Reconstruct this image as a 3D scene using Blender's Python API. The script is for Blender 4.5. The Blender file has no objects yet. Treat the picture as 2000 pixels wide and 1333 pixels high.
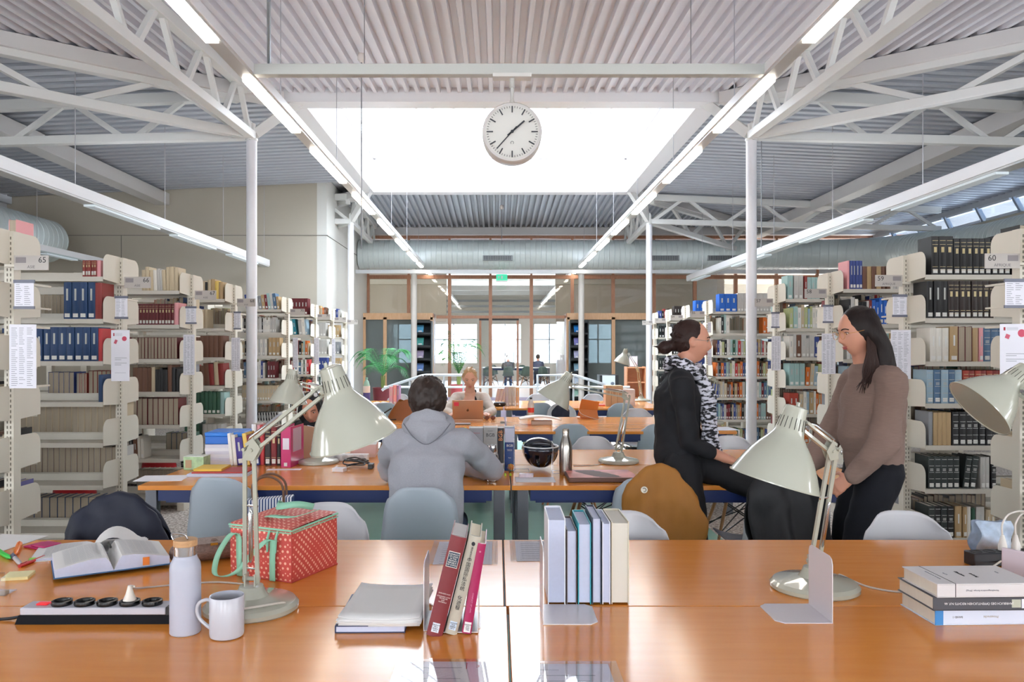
import bpy, math, random
from math import sin, cos, pi, radians as R, sqrt
from mathutils import Vector as V, Matrix
random.seed(7)
C = bpy.context.scene.collection
# ---------------- camera, world, exposure ----------------
F = 1556.0
CZ = 1.47
cd = bpy.data.cameras.new('camera'); cam = bpy.data.objects.new('camera', cd); C.objects.link(cam)
cd.sensor_width = 36; cd.lens = 36*F/2000; cd.shift_x = 0.014; cd.shift_y = 0.00775
cd.clip_start = .05; cd.clip_end = 200
cam.location = (0, 0, CZ); cam.rotation_euler = (pi/2, 0, 0)
sc = bpy.context.scene; sc.camera = cam
sc.view_settings.view_transform = 'Standard'; sc.view_settings.look = 'None'
sc.view_settings.exposure = 0.72; sc.view_settings.gamma = 1.0; sc.view_settings.use_curve_mapping = False
cy = sc.cycles
cy.max_bounces = 6; cy.diffuse_bounces = 4; cy.glossy_bounces = 3; cy.transmission_bounces = 4; cy.transparent_max_bounces = 8
cy.caustics_reflective = False; cy.caustics_refractive = False; cy.sample_clamp_indirect = 6.0
cy.use_adaptive_sampling = True; cy.adaptive_threshold = 0.03; cy.blur_glossy = 0.5
w = bpy.data.worlds.new('overcast_sky'); sc.world = w; w.use_nodes = True
WORLD = 9.0
bg = w.node_tree.nodes['Background']; bg.inputs[0].default_value = (.90, .95, 1.0, 1); bg.inputs[1].default_value = WORLD

# ---------------- materials ----------------
def lin(h):
    h = h.lstrip('#'); o = []
    for i in (0, 2, 4):
        c = int(h[i:i+2], 16)/255
        o.append(c/12.92 if c <= .04045 else ((c+.055)/1.055)**2.4)
    return (*o, 1)
_M = {}
def mat(hexc, rough=.5, metal=0, var=0, scale=30, bump=0, spec=.5, coat=0, emit=0, alpha=1, sss=0, bscale=None, stretch=None):
    key = (hexc, rough, metal, var, scale, bump, spec, coat, emit, alpha, sss, bscale, stretch)
    if key in _M: return _M[key]
    m = bpy.data.materials.new('m_'+hexc.lstrip('#')); m.use_nodes = True
    nt = m.node_tree; b = nt.nodes['Principled BSDF']; c = lin(hexc)
    b.inputs['Base Color'].default_value = c; b.inputs['Roughness'].default_value = rough
    b.inputs['Metallic'].default_value = metal; b.inputs['Specular IOR Level'].default_value = spec
    b.inputs['Coat Weight'].default_value = coat
    if emit:
        b.inputs['Emission Color'].default_value = c; b.inputs['Emission Strength'].default_value = emit
    if sss: b.inputs['Subsurface Weight'].default_value = sss; b.inputs['Subsurface Radius'].default_value = (.02, .008, .004)
    if var or bump:
        tc = nt.nodes.new('ShaderNodeTexCoord'); n = nt.nodes.new('ShaderNodeTexNoise')
        n.inputs['Scale'].default_value = scale; n.inputs['Detail'].default_value = 3
        src = tc.outputs['Object']
        if stretch:
            mp = nt.nodes.new('ShaderNodeMapping'); mp.inputs['Scale'].default_value = stretch
            nt.links.new(src, mp.inputs[0]); src = mp.outputs[0]
        nt.links.new(src, n.inputs['Vector'])
        if var:
            mx = nt.nodes.new('ShaderNodeMix'); mx.data_type = 'RGBA'
            mx.inputs[6].default_value = tuple(max(0, k*(1-var)) for k in c[:3])+(1,)
            mx.inputs[7].default_value = tuple(min(1, k*(1+var)) for k in c[:3])+(1,)
            nt.links.new(n.outputs['Fac'], mx.inputs[0]); nt.links.new(mx.outputs[2], b.inputs['Base Color'])
        if bump:
            bp = nt.nodes.new('ShaderNodeBump'); bp.inputs['Strength'].default_value = min(1, bump); bp.inputs['Distance'].default_value = .01*bump
            n2 = n
            if bscale:
                n2 = nt.nodes.new('ShaderNodeTexNoise'); n2.inputs['Scale'].default_value = bscale; nt.links.new(src, n2.inputs['Vector'])
            nt.links.new(n2.outputs['Fac'], bp.inputs['Height']); nt.links.new(bp.outputs[0], b.inputs['Normal'])
    _M[key] = m; return m
def glassmat(tint='#ffffff', refl=.08, haze=0, hazecol='#b0b4b4', k=.5):
    key = ('g', tint, refl, haze, hazecol, k)
    if key in _M: return _M[key]
    m = bpy.data.materials.new('m_glass'); m.use_nodes = True; nt = m.node_tree
    nt.nodes.remove(nt.nodes['Principled BSDF']); out = nt.nodes['Material Output']
    t = nt.nodes.new('ShaderNodeBsdfTransparent'); t.inputs[0].default_value = lin(tint)
    g = nt.nodes.new('ShaderNodeBsdfGlossy'); g.inputs['Roughness'].default_value = .02
    fr = nt.nodes.new('ShaderNodeLayerWeight'); fr.inputs[0].default_value = .25
    ad = nt.nodes.new('ShaderNodeMath'); ad.operation = 'MULTIPLY_ADD'; ad.inputs[1].default_value = k; ad.inputs[2].default_value = refl
    nt.links.new(fr.outputs['Fresnel'], ad.inputs[0])
    mx = nt.nodes.new('ShaderNodeMixShader'); nt.links.new(ad.outputs[0], mx.inputs[0]); nt.links.new(t.outputs[0], mx.inputs[1]); nt.links.new(g.outputs[0], mx.inputs[2])
    last = mx
    if haze:
        d = nt.nodes.new('ShaderNodeBsdfDiffuse'); d.inputs[0].default_value = lin(hazecol)
        m2 = nt.nodes.new('ShaderNodeMixShader'); m2.inputs[0].default_value = haze
        nt.links.new(mx.outputs[0], m2.inputs[1]); nt.links.new(d.outputs[0], m2.inputs[2]); last = m2
    nt.links.new(last.outputs[0], out.inputs[0]); _M[key] = m; return m
def wood(hexa, hexb, scale=1.0, rough=.3, axis=(1, 14, 14), coat=0, spec=.5):
    key = ('w', hexa, hexb, scale, rough, axis, spec)
    if key in _M: return _M[key]
    m = bpy.data.materials.new('m_wood'); m.use_nodes = True; nt = m.node_tree; b = nt.nodes['Principled BSDF']
    tc = nt.nodes.new('ShaderNodeTexCoord'); mp = nt.nodes.new('ShaderNodeMapping'); mp.inputs['Scale'].default_value = axis
    n = nt.nodes.new('ShaderNodeTexNoise'); n.inputs['Scale'].default_value = 2.5*scale; n.inputs['Detail'].default_value = 2.5; n.inputs['Distortion'].default_value = .3
    cr = nt.nodes.new('ShaderNodeValToRGB'); cr.color_ramp.elements[0].color = lin(hexa); cr.color_ramp.elements[1].color = lin(hexb)
    cr.color_ramp.elements[0].position = .25; cr.color_ramp.elements[1].position = .75
    nt.links.new(tc.outputs['Object'], mp.inputs[0]); nt.links.new(mp.outputs[0], n.inputs['Vector']); nt.links.new(n.outputs['Fac'], cr.inputs[0])
    nt.links.new(cr.outputs[0], b.inputs['Base Color']); b.inputs['Roughness'].default_value = rough; b.inputs['Coat Weight'].default_value = coat; b.inputs['Specular IOR Level'].default_value = spec
    _M[key] = m; return m
WHITE = mat('#dcdcda', .45); CREAM = mat('#dad4c7', .4, var=.03, scale=3); STEEL = mat('#dcdbdb', .4, var=.02, scale=4)
PAPER = mat('#dddcdb', .8, var=.02, scale=8); PAGE = mat('#d6d0c4', .9, var=.08, scale=90, stretch=(1, 1, .05)); PAGE_SHADE = mat('#ac9f8d', .9, var=.12, scale=90, stretch=(1, 1, .05)); PAGEB = mat('#c4cbe2', .9, var=.05, scale=120)  # darker page tone: shadow inside the shelves put into the colour
BLACK = mat('#101114', .45); CHROME = mat('#c8c8ca', .18, 1); LAMP = mat('#b0b1a3', .2, coat=.6)
INK = mat('#20242c', .7); GREYINK = mat('#8a8d96', .8); MAROONINK = mat('#a8283c', .7); GOLD = mat('#c9a86a', .4, .3)
SKIN = mat('#d9a088', .5, var=.05, scale=12, sss=.15); SKIN2 = mat('#c98f77', .5, var=.05, scale=12, sss=.15)

# ---------------- mesh builder ----------------
class MB:
    def __init__(s): s.v = []; s.f = []; s.m = []
    def add(s, vs, fs, mi=0, M=None):
        o = len(s.v)
        s.v += [tuple(M @ V(p)) for p in vs] if M is not None else [tuple(p) for p in vs]
        for f in fs: s.f.append(tuple(i+o for i in f)); s.m.append(mi)
        return s
    def box(s, x0, x1, y0, y1, z0, z1, mi=0, M=None):
        vs = [(x, y, z) for x in (x0, x1) for y in (y0, y1) for z in (z0, z1)]
        return s.add(vs, [(0, 1, 3, 2), (4, 6, 7, 5), (0, 4, 5, 1), (2, 3, 7, 6), (0, 2, 6, 4), (1, 5, 7, 3)], mi, M)
    def hexa(s, p, mi=0):   # 8 points: bottom 4 ccw, top 4
        return s.add(p, [(3, 2, 1, 0), (4, 5, 6, 7), (0, 1, 5, 4), (1, 2, 6, 5), (2, 3, 7, 6), (3, 0, 4, 7)], mi)
    def beam(s, a, b, w, h=None, up=(0, 0, 1), mi=0):
        a = V(a); b = V(b); h = h or w; d = (b-a).normalized(); u = V(up)
        if abs(d.dot(u)) > .98: u = V((0, 1, 0))
        x = d.cross(u).normalized()*w/2; z = x.cross(d).normalized()*h/2
        return s.hexa([a-x-z, a+x-z, b+x-z, b-x-z, a-x+z, a+x+z, b+x+z, b-x+z], mi)
    def tube(s, pts, r, n=8, mi=0, cap=True, closed=False):
        pts = [V(p) for p in pts]; N = len(pts); rs = r if isinstance(r, (list, tuple)) else [r]*N
        vs = []; fs = []; x = None
        for i, p in enumerate(pts):
            if closed: d = pts[(i+1) % N]-pts[i-1]
            else: d = pts[min(i+1, N-1)]-pts[max(i-1, 0)]
            d = d.normalized() if d.length > 1e-9 else V((0, 0, 1))
            if x is None:
                u = V((0, 0, 1)) if abs(d.z) < .9 else V((1, 0, 0)); x = d.cross(u).normalized()
            else:
                x = (x-d*x.dot(d)); x = x.normalized() if x.length > 1e-6 else d.orthogonal().normalized()
            y = d.cross(x)
            for k in range(n):
                t = 2*pi*k/n; vs.append(p+(x*cos(t)+y*sin(t))*rs[i])
        for i in range(N if closed else N-1):
            j = (i+1) % N
            for k in range(n):
                k2 = (k+1) % n; fs.append((i*n+k, i*n+k2, j*n+k2, j*n+k))
        if cap and not closed: fs += [tuple(range(n-1, -1, -1)), tuple((N-1)*n+k for k in range(n))]
        return s.add(vs, fs, mi)
    def cyl(s, a, b, r, r1=None, n=16, mi=0): return s.tube([a, b], [r, r if r1 is None else r1], n, mi)
    def lathe(s, prof, n=32, M=None, mi=0, close=False):
        vs = []; fs = []; N = len(prof)
        for r, z in prof:
            for k in range(n): t = 2*pi*k/n; vs.append((r*cos(t), r*sin(t), z))
        for i in range(N-1):
            for k in range(n):
                k2 = (k+1) % n; fs.append((i*n+k, i*n+k2, (i+1)*n+k2, (i+1)*n+k))
        if prof[0][0] > 1e-6 and not close: fs.append(tuple(range(n-1, -1, -1)))
        if prof[-1][0] > 1e-6 and not close: fs.append(tuple((N-1)*n+k for k in range(n)))
        return s.add(vs, fs, mi, M)
    def prism(s, poly, h, M=None, mi=0):
        n = len(poly); vs = [(x, y, 0) for x, y in poly]+[(x, y, h) for x, y in poly]
        return s.add(vs, [tuple(range(n-1, -1, -1)), tuple(range(n, 2*n))]+[(i, (i+1) % n, n+(i+1) % n, n+i) for i in range(n)], mi, M)
    def grid(s, fn, nu, nv, mi=0, M=None):
        vs = [fn(i/nu, j/nv) for i in range(nu+1) for j in range(nv+1)]
        return s.add(vs, [(i*(nv+1)+j, (i+1)*(nv+1)+j, (i+1)*(nv+1)+j+1, i*(nv+1)+j+1) for i in range(nu) for j in range(nv)], mi, M)
    def ell(s, c, rx, ry, rz, M=None, n=14, mi=0):
        m = n//2+1; vs = []; fs = []
        for i in range(m+1):
            ph = pi*i/m
            for k in range(n): t = 2*pi*k/n; vs.append(V((rx*sin(ph)*cos(t), ry*sin(ph)*sin(t), rz*cos(ph))))
        if M is not None: vs = [M @ p for p in vs]
        vs = [p+V(c) for p in vs]
        for i in range(m):
            for k in range(n): k2 = (k+1) % n; fs.append((i*n+k, (i+1)*n+k, (i+1)*n+k2, i*n+k2))
        return s.add(vs, fs, mi)
    def limb(s, pts, rad, n=14, mi=0, side=(1, 0, 0)):
        """closed tapered limb with rounded ends; rad = r or (ra, rb); ra along side axis"""
        pts = [V(p) for p in pts]; rad = [(r, r) if not isinstance(r, tuple) else r for r in rad]
        P = []; Q = []
        d0 = (pts[0]-pts[1]).normalized(); d1 = (pts[-1]-pts[-2]).normalized()
        for t in (.98, .8, .45): c = sqrt(1-t*t); P.append(pts[0]+d0*min(rad[0])*t); Q.append((rad[0][0]*c, rad[0][1]*c))
        P += pts; Q += rad
        for t in (.45, .8, .98): c = sqrt(1-t*t); P.append(pts[-1]+d1*min(rad[-1])*t); Q.append((rad[-1][0]*c, rad[-1][1]*c))
        vs = []; fs = []; N = len(P); sd = V(side)
        for i in range(N):
            d = P[min(i+1, N-1)]-P[max(i-1, 0)]; d = d.normalized() if d.length > 1e-9 else V((0, 0, 1))
            x = sd-d*sd.dot(d); x = x.normalized() if x.length > .05 else d.orthogonal().normalized()
            y = d.cross(x)
            for k in range(n): t = 2*pi*k/n; vs.append(P[i]+x*cos(t)*Q[i][0]+y*sin(t)*Q[i][1])
        for i in range(N-1):
            for k in range(n): k2 = (k+1) % n; fs.append((i*n+k, i*n+k2, (i+1)*n+k2, (i+1)*n+k))
        fs += [tuple(range(n-1, -1, -1)), tuple((N-1)*n+k for k in range(n))]
        return s.add(vs, fs, mi)
    def mesh(s, name, mats, ang=35):
        me = bpy.data.meshes.new(name); me.from_pydata(s.v, [], s.f)
        for m in (mats if isinstance(mats, (list, tuple)) else [mats]): me.materials.append(m)
        if len(me.materials) > 1: me.polygons.foreach_set('material_index', s.m)
        if ang: me.polygons.foreach_set('use_smooth', [True]*len(me.polygons)); me.set_sharp_from_angle(angle=R(ang))
        me.update(); return me
    def build(s, name, mats, parent=None, loc=None, rot=None, ang=35, bevel=0):
        return link(name, s.mesh(name, mats, ang), parent, loc, rot, bevel)
def link(name, me, parent=None, loc=None, rot=None, bevel=0):
    o = bpy.data.objects.new(name, me); C.objects.link(o)
    if parent is not None: o.parent = parent
    if loc is not None: o.location = loc
    if rot is not None: o.rotation_euler = rot
    if bevel:
        b = o.modifiers.new('b', 'BEVEL'); b.width = bevel; b.segments = 2; b.limit_method = 'ANGLE'; b.harden_normals = False
    return o
def tag(o, label=None, cat=None, group=None, kind=None):
    if label: o['label'] = label
    if cat: o['category'] = cat
    if group: o['group'] = group
    if kind: o['kind'] = kind
    return o
def thing(name, label, cat, loc=(0, 0, 0), rz=0, group=None):
    o = bpy.data.objects.new(name, None); C.objects.link(o); o.location = loc; o.rotation_euler = (0, 0, rz); o.empty_display_size = .1
    return tag(o, label, cat, group)
def dup(src, loc=None, rz=None, label=None, group=None):
    def rec(o, par):
        c = o.copy(); C.objects.link(c); c.parent = par
        for k in kids.get(o.name, ()): rec(k, c)
        return c
    kids = {}
    st = [src]
    while st:
        q = st.pop(); kids[q.name] = list(q.children); st += kids[q.name]
    c = rec(src, src.parent)
    if loc is not None: c.location = loc
    if rz is not None: c.rotation_euler = (0, 0, rz)
    if label: c['label'] = label
    if group: c['group'] = group
    return c
def struct(name, mb, m, label=None, **k): return tag(mb.build(name, m, **k), label, kind='structure')
def P(px, py, Y): return V(((px-972)*Y/F, Y, CZ-(py-682)*Y/F))
def T(px, py, z=.74): Y = (CZ-z)*F/(py-682); return V(((px-972)*Y/F, Y, z))
def text(body, size, m, parent, loc, rot=(pi/2, 0, 0), align='CENTER', name='lettering', space=1, ext=.0003):
    cu = bpy.data.curves.new(name, 'FONT'); cu.body = body; cu.size = size; cu.align_x = align; cu.align_y = 'CENTER'
    cu.extrude = ext; cu.resolution_u = 2; cu.space_line = space; cu.materials.append(m)
    q = bpy.data.objects.new('tmp', cu); me = bpy.data.meshes.new_from_object(q); bpy.data.objects.remove(q); bpy.data.curves.remove(cu)
    me.name = name; me.materials.clear(); me.materials.append(m)
    o = bpy.data.objects.new(name, me); C.objects.link(o); o.parent = parent; o.location = loc; o.rotation_euler = rot
    return o
def bezier(p, n=16):
    """Catmull-Rom through points"""
    p = [V(q) for q in p]; out = []
    for i in range(len(p)-1):
        a = p[max(i-1, 0)]; b = p[i]; c = p[i+1]; d = p[min(i+2, len(p)-1)]
        for k in range(n):
            t = k/n; out.append(.5*((2*b)+(c-a)*t+(2*a-5*b+4*c-d)*t*t+(3*b-a-3*c+d)*t**3))
    out.append(p[-1]); return out
# ================= BUILDING SHELL =================
ZR = 4.88; SL = .045; RX = .05; HX = 2.95; YN = 10.6; YF = 17.0      # ring outer edges
XL, XR = -9.9, 9.9; YB = 21.5; YW = 16.4
def droof(x, y): return max(abs(x-RX)-HX, YN-y, y-YF, 0)
def zroof(x, y): return ZR-SL*droof(x, y)
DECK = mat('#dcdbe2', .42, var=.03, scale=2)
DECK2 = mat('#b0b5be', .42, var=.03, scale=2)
BEAMM = mat('#d2cfce', .4, var=.02, scale=3); TRUSS = mat('#dcdcda', .38, var=.02, scale=3)
# floor
carpet = bpy.data.materials.new('m_carpet'); carpet.use_nodes = True
_nt = carpet.node_tree; _b = _nt.nodes['Principled BSDF']; _b.inputs['Roughness'].default_value = .95
_tc = _nt.nodes.new('ShaderNodeTexCoord'); _n = _nt.nodes.new('ShaderNodeTexNoise'); _n.inputs['Scale'].default_value = 45; _n.inputs['Detail'].default_value = 4
_cr = _nt.nodes.new('ShaderNodeValToRGB'); _cr.color_ramp.elements[0].color = lin('#8a8078'); _cr.color_ramp.elements[1].color = lin('#cfc8c2'); _cr.color_ramp.elements[0].position = .42; _cr.color_ramp.elements[1].position = .58
_nt.links.new(_tc.outputs['Object'], _n.inputs['Vector']); _nt.links.new(_n.outputs['Fac'], _cr.inputs[0]); _nt.links.new(_cr.outputs[0], _b.inputs['Base Color'])
struct('floor', MB().box(-10, 11.4, -6, YB, -.1, 0), carpet, 'speckled grey beige carpet under the tables and shelves')
struct('floor', MB().box(-1.6, 1.72, 3.0, 12.6, 0, .012), mat('#8fbfae', .25, var=.04, scale=6), 'mint green linoleum strip running under the reading tables')
struct('floor', MB().box(-10, 14, YB, 41, -.1, 0), mat('#c9bdb8', .35, var=.05, scale=2), 'pale floor of the hall beyond the glass wall')
# deck facets
PROF = [(0, 0), (.048, 0), (.06, .068), (.128, .068), (.14, 0)]
def deck_facet(axis, sgn):
    mb = MB(); step = .14
    if axis == 'y':
        n = int(20.2/step); us = []
        for i in range(n):
            for a, h in PROF[:-1]: us.append((-10.05+i*step+a, h))
        for (u0, h0), (u1, h1) in zip(us, us[1:]):
            q = []
            for u, h in ((u0, h0), (u1, h1)):
                e = max(0, abs(u-RX)-HX)
                if sgn < 0: ya, yb = -1.0, YN-e
                else: ya, yb = YF+e, YB-.35
                q.append((u, ya, yb, h))
            if q[0][2] <= q[0][1]+.02 or q[1][2] <= q[1][1]+.02: continue
            mb.add([(q[0][0], q[0][1], zroof(q[0][0], q[0][1])+q[0][3]), (q[1][0], q[1][1], zroof(q[1][0], q[1][1])+q[1][3]),
                    (q[1][0], q[1][2], zroof(q[1][0], q[1][2])+q[1][3]), (q[0][0], q[0][2], zroof(q[0][0], q[0][2])+q[0][3])], [(0, 1, 2, 3)])
    else:
        y0 = 2.0; step = .22; y1 = YW if sgn < 0 else YB-.1; n = int((y1-y0)/step); us = []
        for i in range(n):
            for a, h in ((0, 0), (.115, 0), (.13, .066), (.205, .066)): us.append((y0+i*step+a, h))
        for (u0, h0), (u1, h1) in zip(us, us[1:]):
            q = []
            for u, h in ((u0, h0), (u1, h1)):
                e = max(0, YN-u, u-YF); q.append((u, HX+e, 9.95 if sgn < 0 else 10.05, h))
            if q[0][1] >= q[0][2]-.05 or q[1][1] >= q[1][2]-.05: continue
            mb.add([(RX+sgn*q[0][1], q[0][0], zroof(RX+sgn*q[0][1], q[0][0])+q[0][3]), (RX+sgn*q[1][1], q[1][0], zroof(RX+sgn*q[1][1], q[1][0])+q[1][3]),
                    (RX+sgn*q[1][2], q[1][0], zroof(RX+sgn*q[1][2], q[1][0])+q[1][3]), (RX+sgn*q[0][2], q[0][0], zroof(RX+sgn*q[0][2], q[0][0])+q[0][3])], [(0, 1, 2, 3)])
    return mb
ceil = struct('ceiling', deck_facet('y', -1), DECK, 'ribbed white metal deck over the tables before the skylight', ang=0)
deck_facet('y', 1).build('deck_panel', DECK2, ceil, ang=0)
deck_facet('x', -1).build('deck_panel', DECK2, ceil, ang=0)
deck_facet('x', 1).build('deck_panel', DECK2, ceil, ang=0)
rf = MB()
for (x0, x1, y0, y1) in ((-10.3, 11.8, -6.3, YN+.1), (-10.3, 11.8, YF-.1, YB+.3), (-10.3, RX-HX+.1, YN+.1, YF-.1), (RX+HX-.1, 11.8, YN+.1, YF-.1)): rf.box(x0, x1, y0, y1, 5.02, 5.2)
rf.box(-10.4, -10.1, -6.3, YB+.3, 4.0, 5.2).box(11.5, 11.8, -6.3, YB+.3, 4.0, 5.2).box(-10.3, 11.8, -6.4, -6.2, 4.0, 5.2).box(-10.3, 11.8, YB, YB+.3, 4.55, 5.2)
struct('roof', rf, mat('#cfd0d4', .6), ang=0)  # unseen flat lid and fascia, added to block light leaking past the deck
# skylight ring, curb, lantern glazing
ring = thing('skylight', 'large rectangular roof skylight glowing white above the tables', 'skylight', (RX, (YN+YF)/2, 0)); ring['kind'] = 'structure'; del ring['category']
cx, cyy = RX, (YN+YF)/2
ix0, ix1, iy0, iy1 = -2.6, 2.7, YN+.3, YF-.3
def rel(mb): mb.v = [(x-cx, y-cyy, z) for x, y, z in mb.v]; return mb
WB = mat('#e6e4e6', .45)
for (x0, x1, y0, y1) in ((RX-HX, RX+HX, YN, YN+.3), (RX-HX, RX+HX, YF-.3, YF), (RX-HX, ix0, YN+.3, YF-.3), (ix1, RX+HX, YN+.3, YF-.3)):
    rel(MB().box(x0, x1, y0, y1, 4.76, ZR+.17)).build('ring_beam', WB, ring, bevel=.006)
for (x0, x1, y0, y1) in ((ix0-.1, ix1+.1, iy0-.1, iy0), (ix0-.1, ix1+.1, iy1, iy1+.1), (ix0-.1, ix0, iy0, iy1), (ix1, ix1+.1, iy0, iy1)):
    rel(MB().box(x0, x1, y0, y1, ZR+.17, 5.5)).build('curb', WB, ring)
ap0, ap1 = (RX, iy0+2.3, 6.9), (RX, iy1-2.3, 6.9)
cor = [(ix0, iy0, 5.5), (ix1, iy0, 5.5), (ix1, iy1, 5.5), (ix0, iy1, 5.5)]
gl = glassmat('#f6fbff', .02)
for q in ((cor[0], cor[1], ap0), (cor[2], cor[3], ap1), (cor[1], cor[2], ap1, ap0), (cor[3], cor[0], ap0, ap1)):
    rel(MB().add(q, [tuple(range(len(q)))])).build('pane', gl, ring)
for a, b in ((cor[0], ap0), (cor[1], ap0), (cor[2], ap1), (cor[3], ap1), (ap0, ap1)): rel(MB().beam(a, b, .07)).build('glazing_bar', WB, ring)
for i in range(4): rel(MB().beam(cor[i], cor[(i+1) % 4], .09)).build('glazing_bar', WB, ring)
for k in (1, 2, 3, 4):
    x = ix0+(ix1-ix0)*k/5
    rel(MB().beam((x, iy1, 5.5), (RX+(x-RX)*.15, ap1[1], 6.85), .05)).build('glazing_bar', WB, ring)
    y = iy0+(iy1-iy0)*k/5
    for xx in (ix0, ix1): rel(MB().beam((xx, y, 5.5), (RX, min(max(y, ap0[1]), ap1[1]), 6.88), .05)).build('glazing_bar', WB, ring)
# columns and trusses
colm = mat('#e4e4ea', .3, var=.01)
tri = 0
def truss(lab, a, b, zt0, zt1, zb0, zb1, n, wt=.1, grp='white lattice trusses under the roof', first_up=True):
    """a,b: xy ends; top chord z zt0..zt1, bottom chord z zb0..zb1"""
    global tri
    A = V((*a, 0)); B = V((*b, 0)); t = thing('roof_truss', lab, 'truss', (A.x, A.y, zb0), 0, grp)
    def pt(f, top):
        p = A.lerp(B, f)-A; z = (zt0+(zt1-zt0)*f) if top else (zb0+(zb1-zb0)*f); return V((p.x, p.y, z-zb0))
    L = (B-A).length
    MB().beam(pt(0, 0), pt(1, 0), wt, wt*.9).build('bottom_chord', TRUSS, t, bevel=.006)
    MB().beam(pt(.02, 1), pt(1, 1), wt, wt*1.1).build('top_chord', TRUSS, t, bevel=.006)
    for i in range(n):
        f0, f1, f2 = i/n, (i+.5)/n, (i+1)/n
        MB().beam(pt(f0+.01, 0), pt(f1-.006, 1), wt*.5, wt*.55).build('web_strut', TRUSS, t)
        MB().beam(pt(f1+.006, 1), pt(f2-.01, 0), wt*.5, wt*.55).build('web_strut', TRUSS, t)
    return t
def column(x, y, lab, zh):
    t = thing('steel_column', lab, 'column', (x, y, 0), 0, 'round white steel columns')
    MB().lathe([(.067, 0), (.067, zh)], 28).build('shaft', colm, t)
    MB().lathe([(.12, 0), (.12, .02), (.067, .03)], 28).build('base_plate', colm, t)
    MB().lathe([(.05, zh), (.078, zh), (.078, zh+.03), (.05, zh+.03), (.05, zh+.22), (0, zh+.22)], 24).build('head', TRUSS, t)
    sx = 1 if x < RX else -1; sy = 1 if y < 13 else -1
    MB().beam((sx*.03, sy*.03, zh+.1), (sx*.52, sy*.5, 4.84), .09, .13).build('strut', TRUSS, t, bevel=.005)
    g = MB().box(-.012, .012, -.09, .09, -.02, .22); g.v = [(vx+0, vy, vz+zh+.02) for vx, vy, vz in g.v]; g.build('gusset', TRUSS, t)
    return t
cl = []
for (x, y, side, dist) in ((-3.18, 10.3, 'beside the unit marked 68', 'near'), (3.28, 10.3, 'behind the sitting person in black', 'near'), (-3.18, 17.25, 'at the first palm', 'far'), (3.28, 17.25, 'beside the far small bookcases', 'far')):
    zh = 4.16
    column(x, y, f'round white steel column {side}, {dist} end of skylight', zh)
    sx = -1 if x < RX else 1; sy = -1 if y < 13 else 1
    zb = zh+.07
    tb = lambda X, Y: zroof(X, Y)-.06
    where = f"{'left' if sx < 0 else 'right'} {dist} column"
    L = 9.06 if sy < 0 else 3.4
    truss(f'white lattice truss running from the {where} {"toward the reader" if sy<0 else "to the glass wall"}', (x, y), (x, y+sy*L), tb(x, y)-.02, tb(x, y+sy*L)-.02, zb, zb-.25 if sy < 0 else zb-.1, 8 if sy < 0 else 4, .11)
    e = 6.3 if sy < 0 else 3.6
    truss(f'diagonal lattice truss fanning out from the {where} under the roof valley', (x, y), (x+sx*e, y+sy*e), tb(x, y)-.12, tb(x+sx*e, y+sy*e)-.12, zb, zb-.1 if sy < 0 else zb-.35, 4 if sy < 0 else 3, .12)
    if not (sx < 0 and sy > 0):
        ex = 6.3
        truss(f'straight lattice truss reaching sideways from the {where} over the shelves', (x, y), (x+sx*ex, y), tb(x, y)-.05, tb(x+sx*ex, y)-.05, zb, zb-.16, 4, .12)
    else:
        truss(f'short lattice truss reaching sideways from the {where} into the wall', (x, y), (x-1.4, y), tb(x, y)-.05, tb(x, y)-.05, zb, zb, 1, .12)
# hip beams (valley edge of the deck) and ridge purlins
def rbeam(lab, a, b, w, h): 
    o = MB().beam(a, b, w, h).build('roof_beam', BEAMM, bevel=.008); return tag(o, lab, 'beam')
for sx, side in ((-1, 'left'), (1, 'right')):
    x0 = RX+sx*HX
    rbeam(f'broad white hip beam at the {side}, where two ceiling slopes meet before skylight', (x0, YN, ZR-.09), (x0+sx*6.9, YN-6.9, ZR-.09-SL*6.9), .24, .16)
    rbeam(f'broad white hip beam at the {side} behind the skylight', (x0, YF, ZR-.09), (x0+sx*4.3, YF+4.3, ZR-.09-SL*4.3), .24, .16)
    if sx > 0: rbeam('deep grey beam crossing the ribbed ceiling above the black volumes', (6.9, 4, zroof(6.9, 10)-.15), (6.9, YB-.2, zroof(6.9, 13)-.15), .3, .24)
    else: rbeam('deep grey ceiling beam ending on the beige wall', (-6.9, 4, zroof(-6.9, 10)-.15), (-6.9, YW, zroof(-6.9, 13)-.15), .3, .24)
rbeam('grey edge beam above the clerestory strip', (-3.6, YB-.3, 4.6), (10, YB-.3, 4.6), .2, .2)
# walls
WALLM = mat('#bdb5a6', .7, var=.02, scale=1.5)
wl = MB()
wl.add([(-10.1, YW, 0), (-3.72, YW, 0), (-3.72, YW, zroof(-3.52, YW)+.08), (-10.1, YW, zroof(-10.1, YW)+.08), (-10.1, YW+.2, 0), (-3.72, YW+.2, 0), (-3.72, YW+.2, 4.95), (-10.1, YW+.2, 4.7)],
       [(0, 1, 2, 3), (7, 6, 5, 4), (3, 2, 6, 7)])
wb_ = struct('wall_back', wl, WALLM, 'plain beige wall behind the left shelves')
struct('wall_return', MB().box(-3.72, -3.52, YW, YB+.2, 0, 5.0), mat('#dcdbd6', .7, var=.02), 'pale return wall beside the palms')
MB().box(-10.1, -3.5, YW-.012, YW, 3.805, 3.815).build('panel_joint', mat('#77756f', .8), wb_)
MB().box(-3.52, -3.508, YW-.012, YB, 3.805, 3.815).build('panel_joint', mat('#77756f', .8), wb_)
MB().box(-7.75, -7.742, YW-.012, YW, 2.2, 3.81).build('panel_joint', mat('#77756f', .8), wb_)
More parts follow.
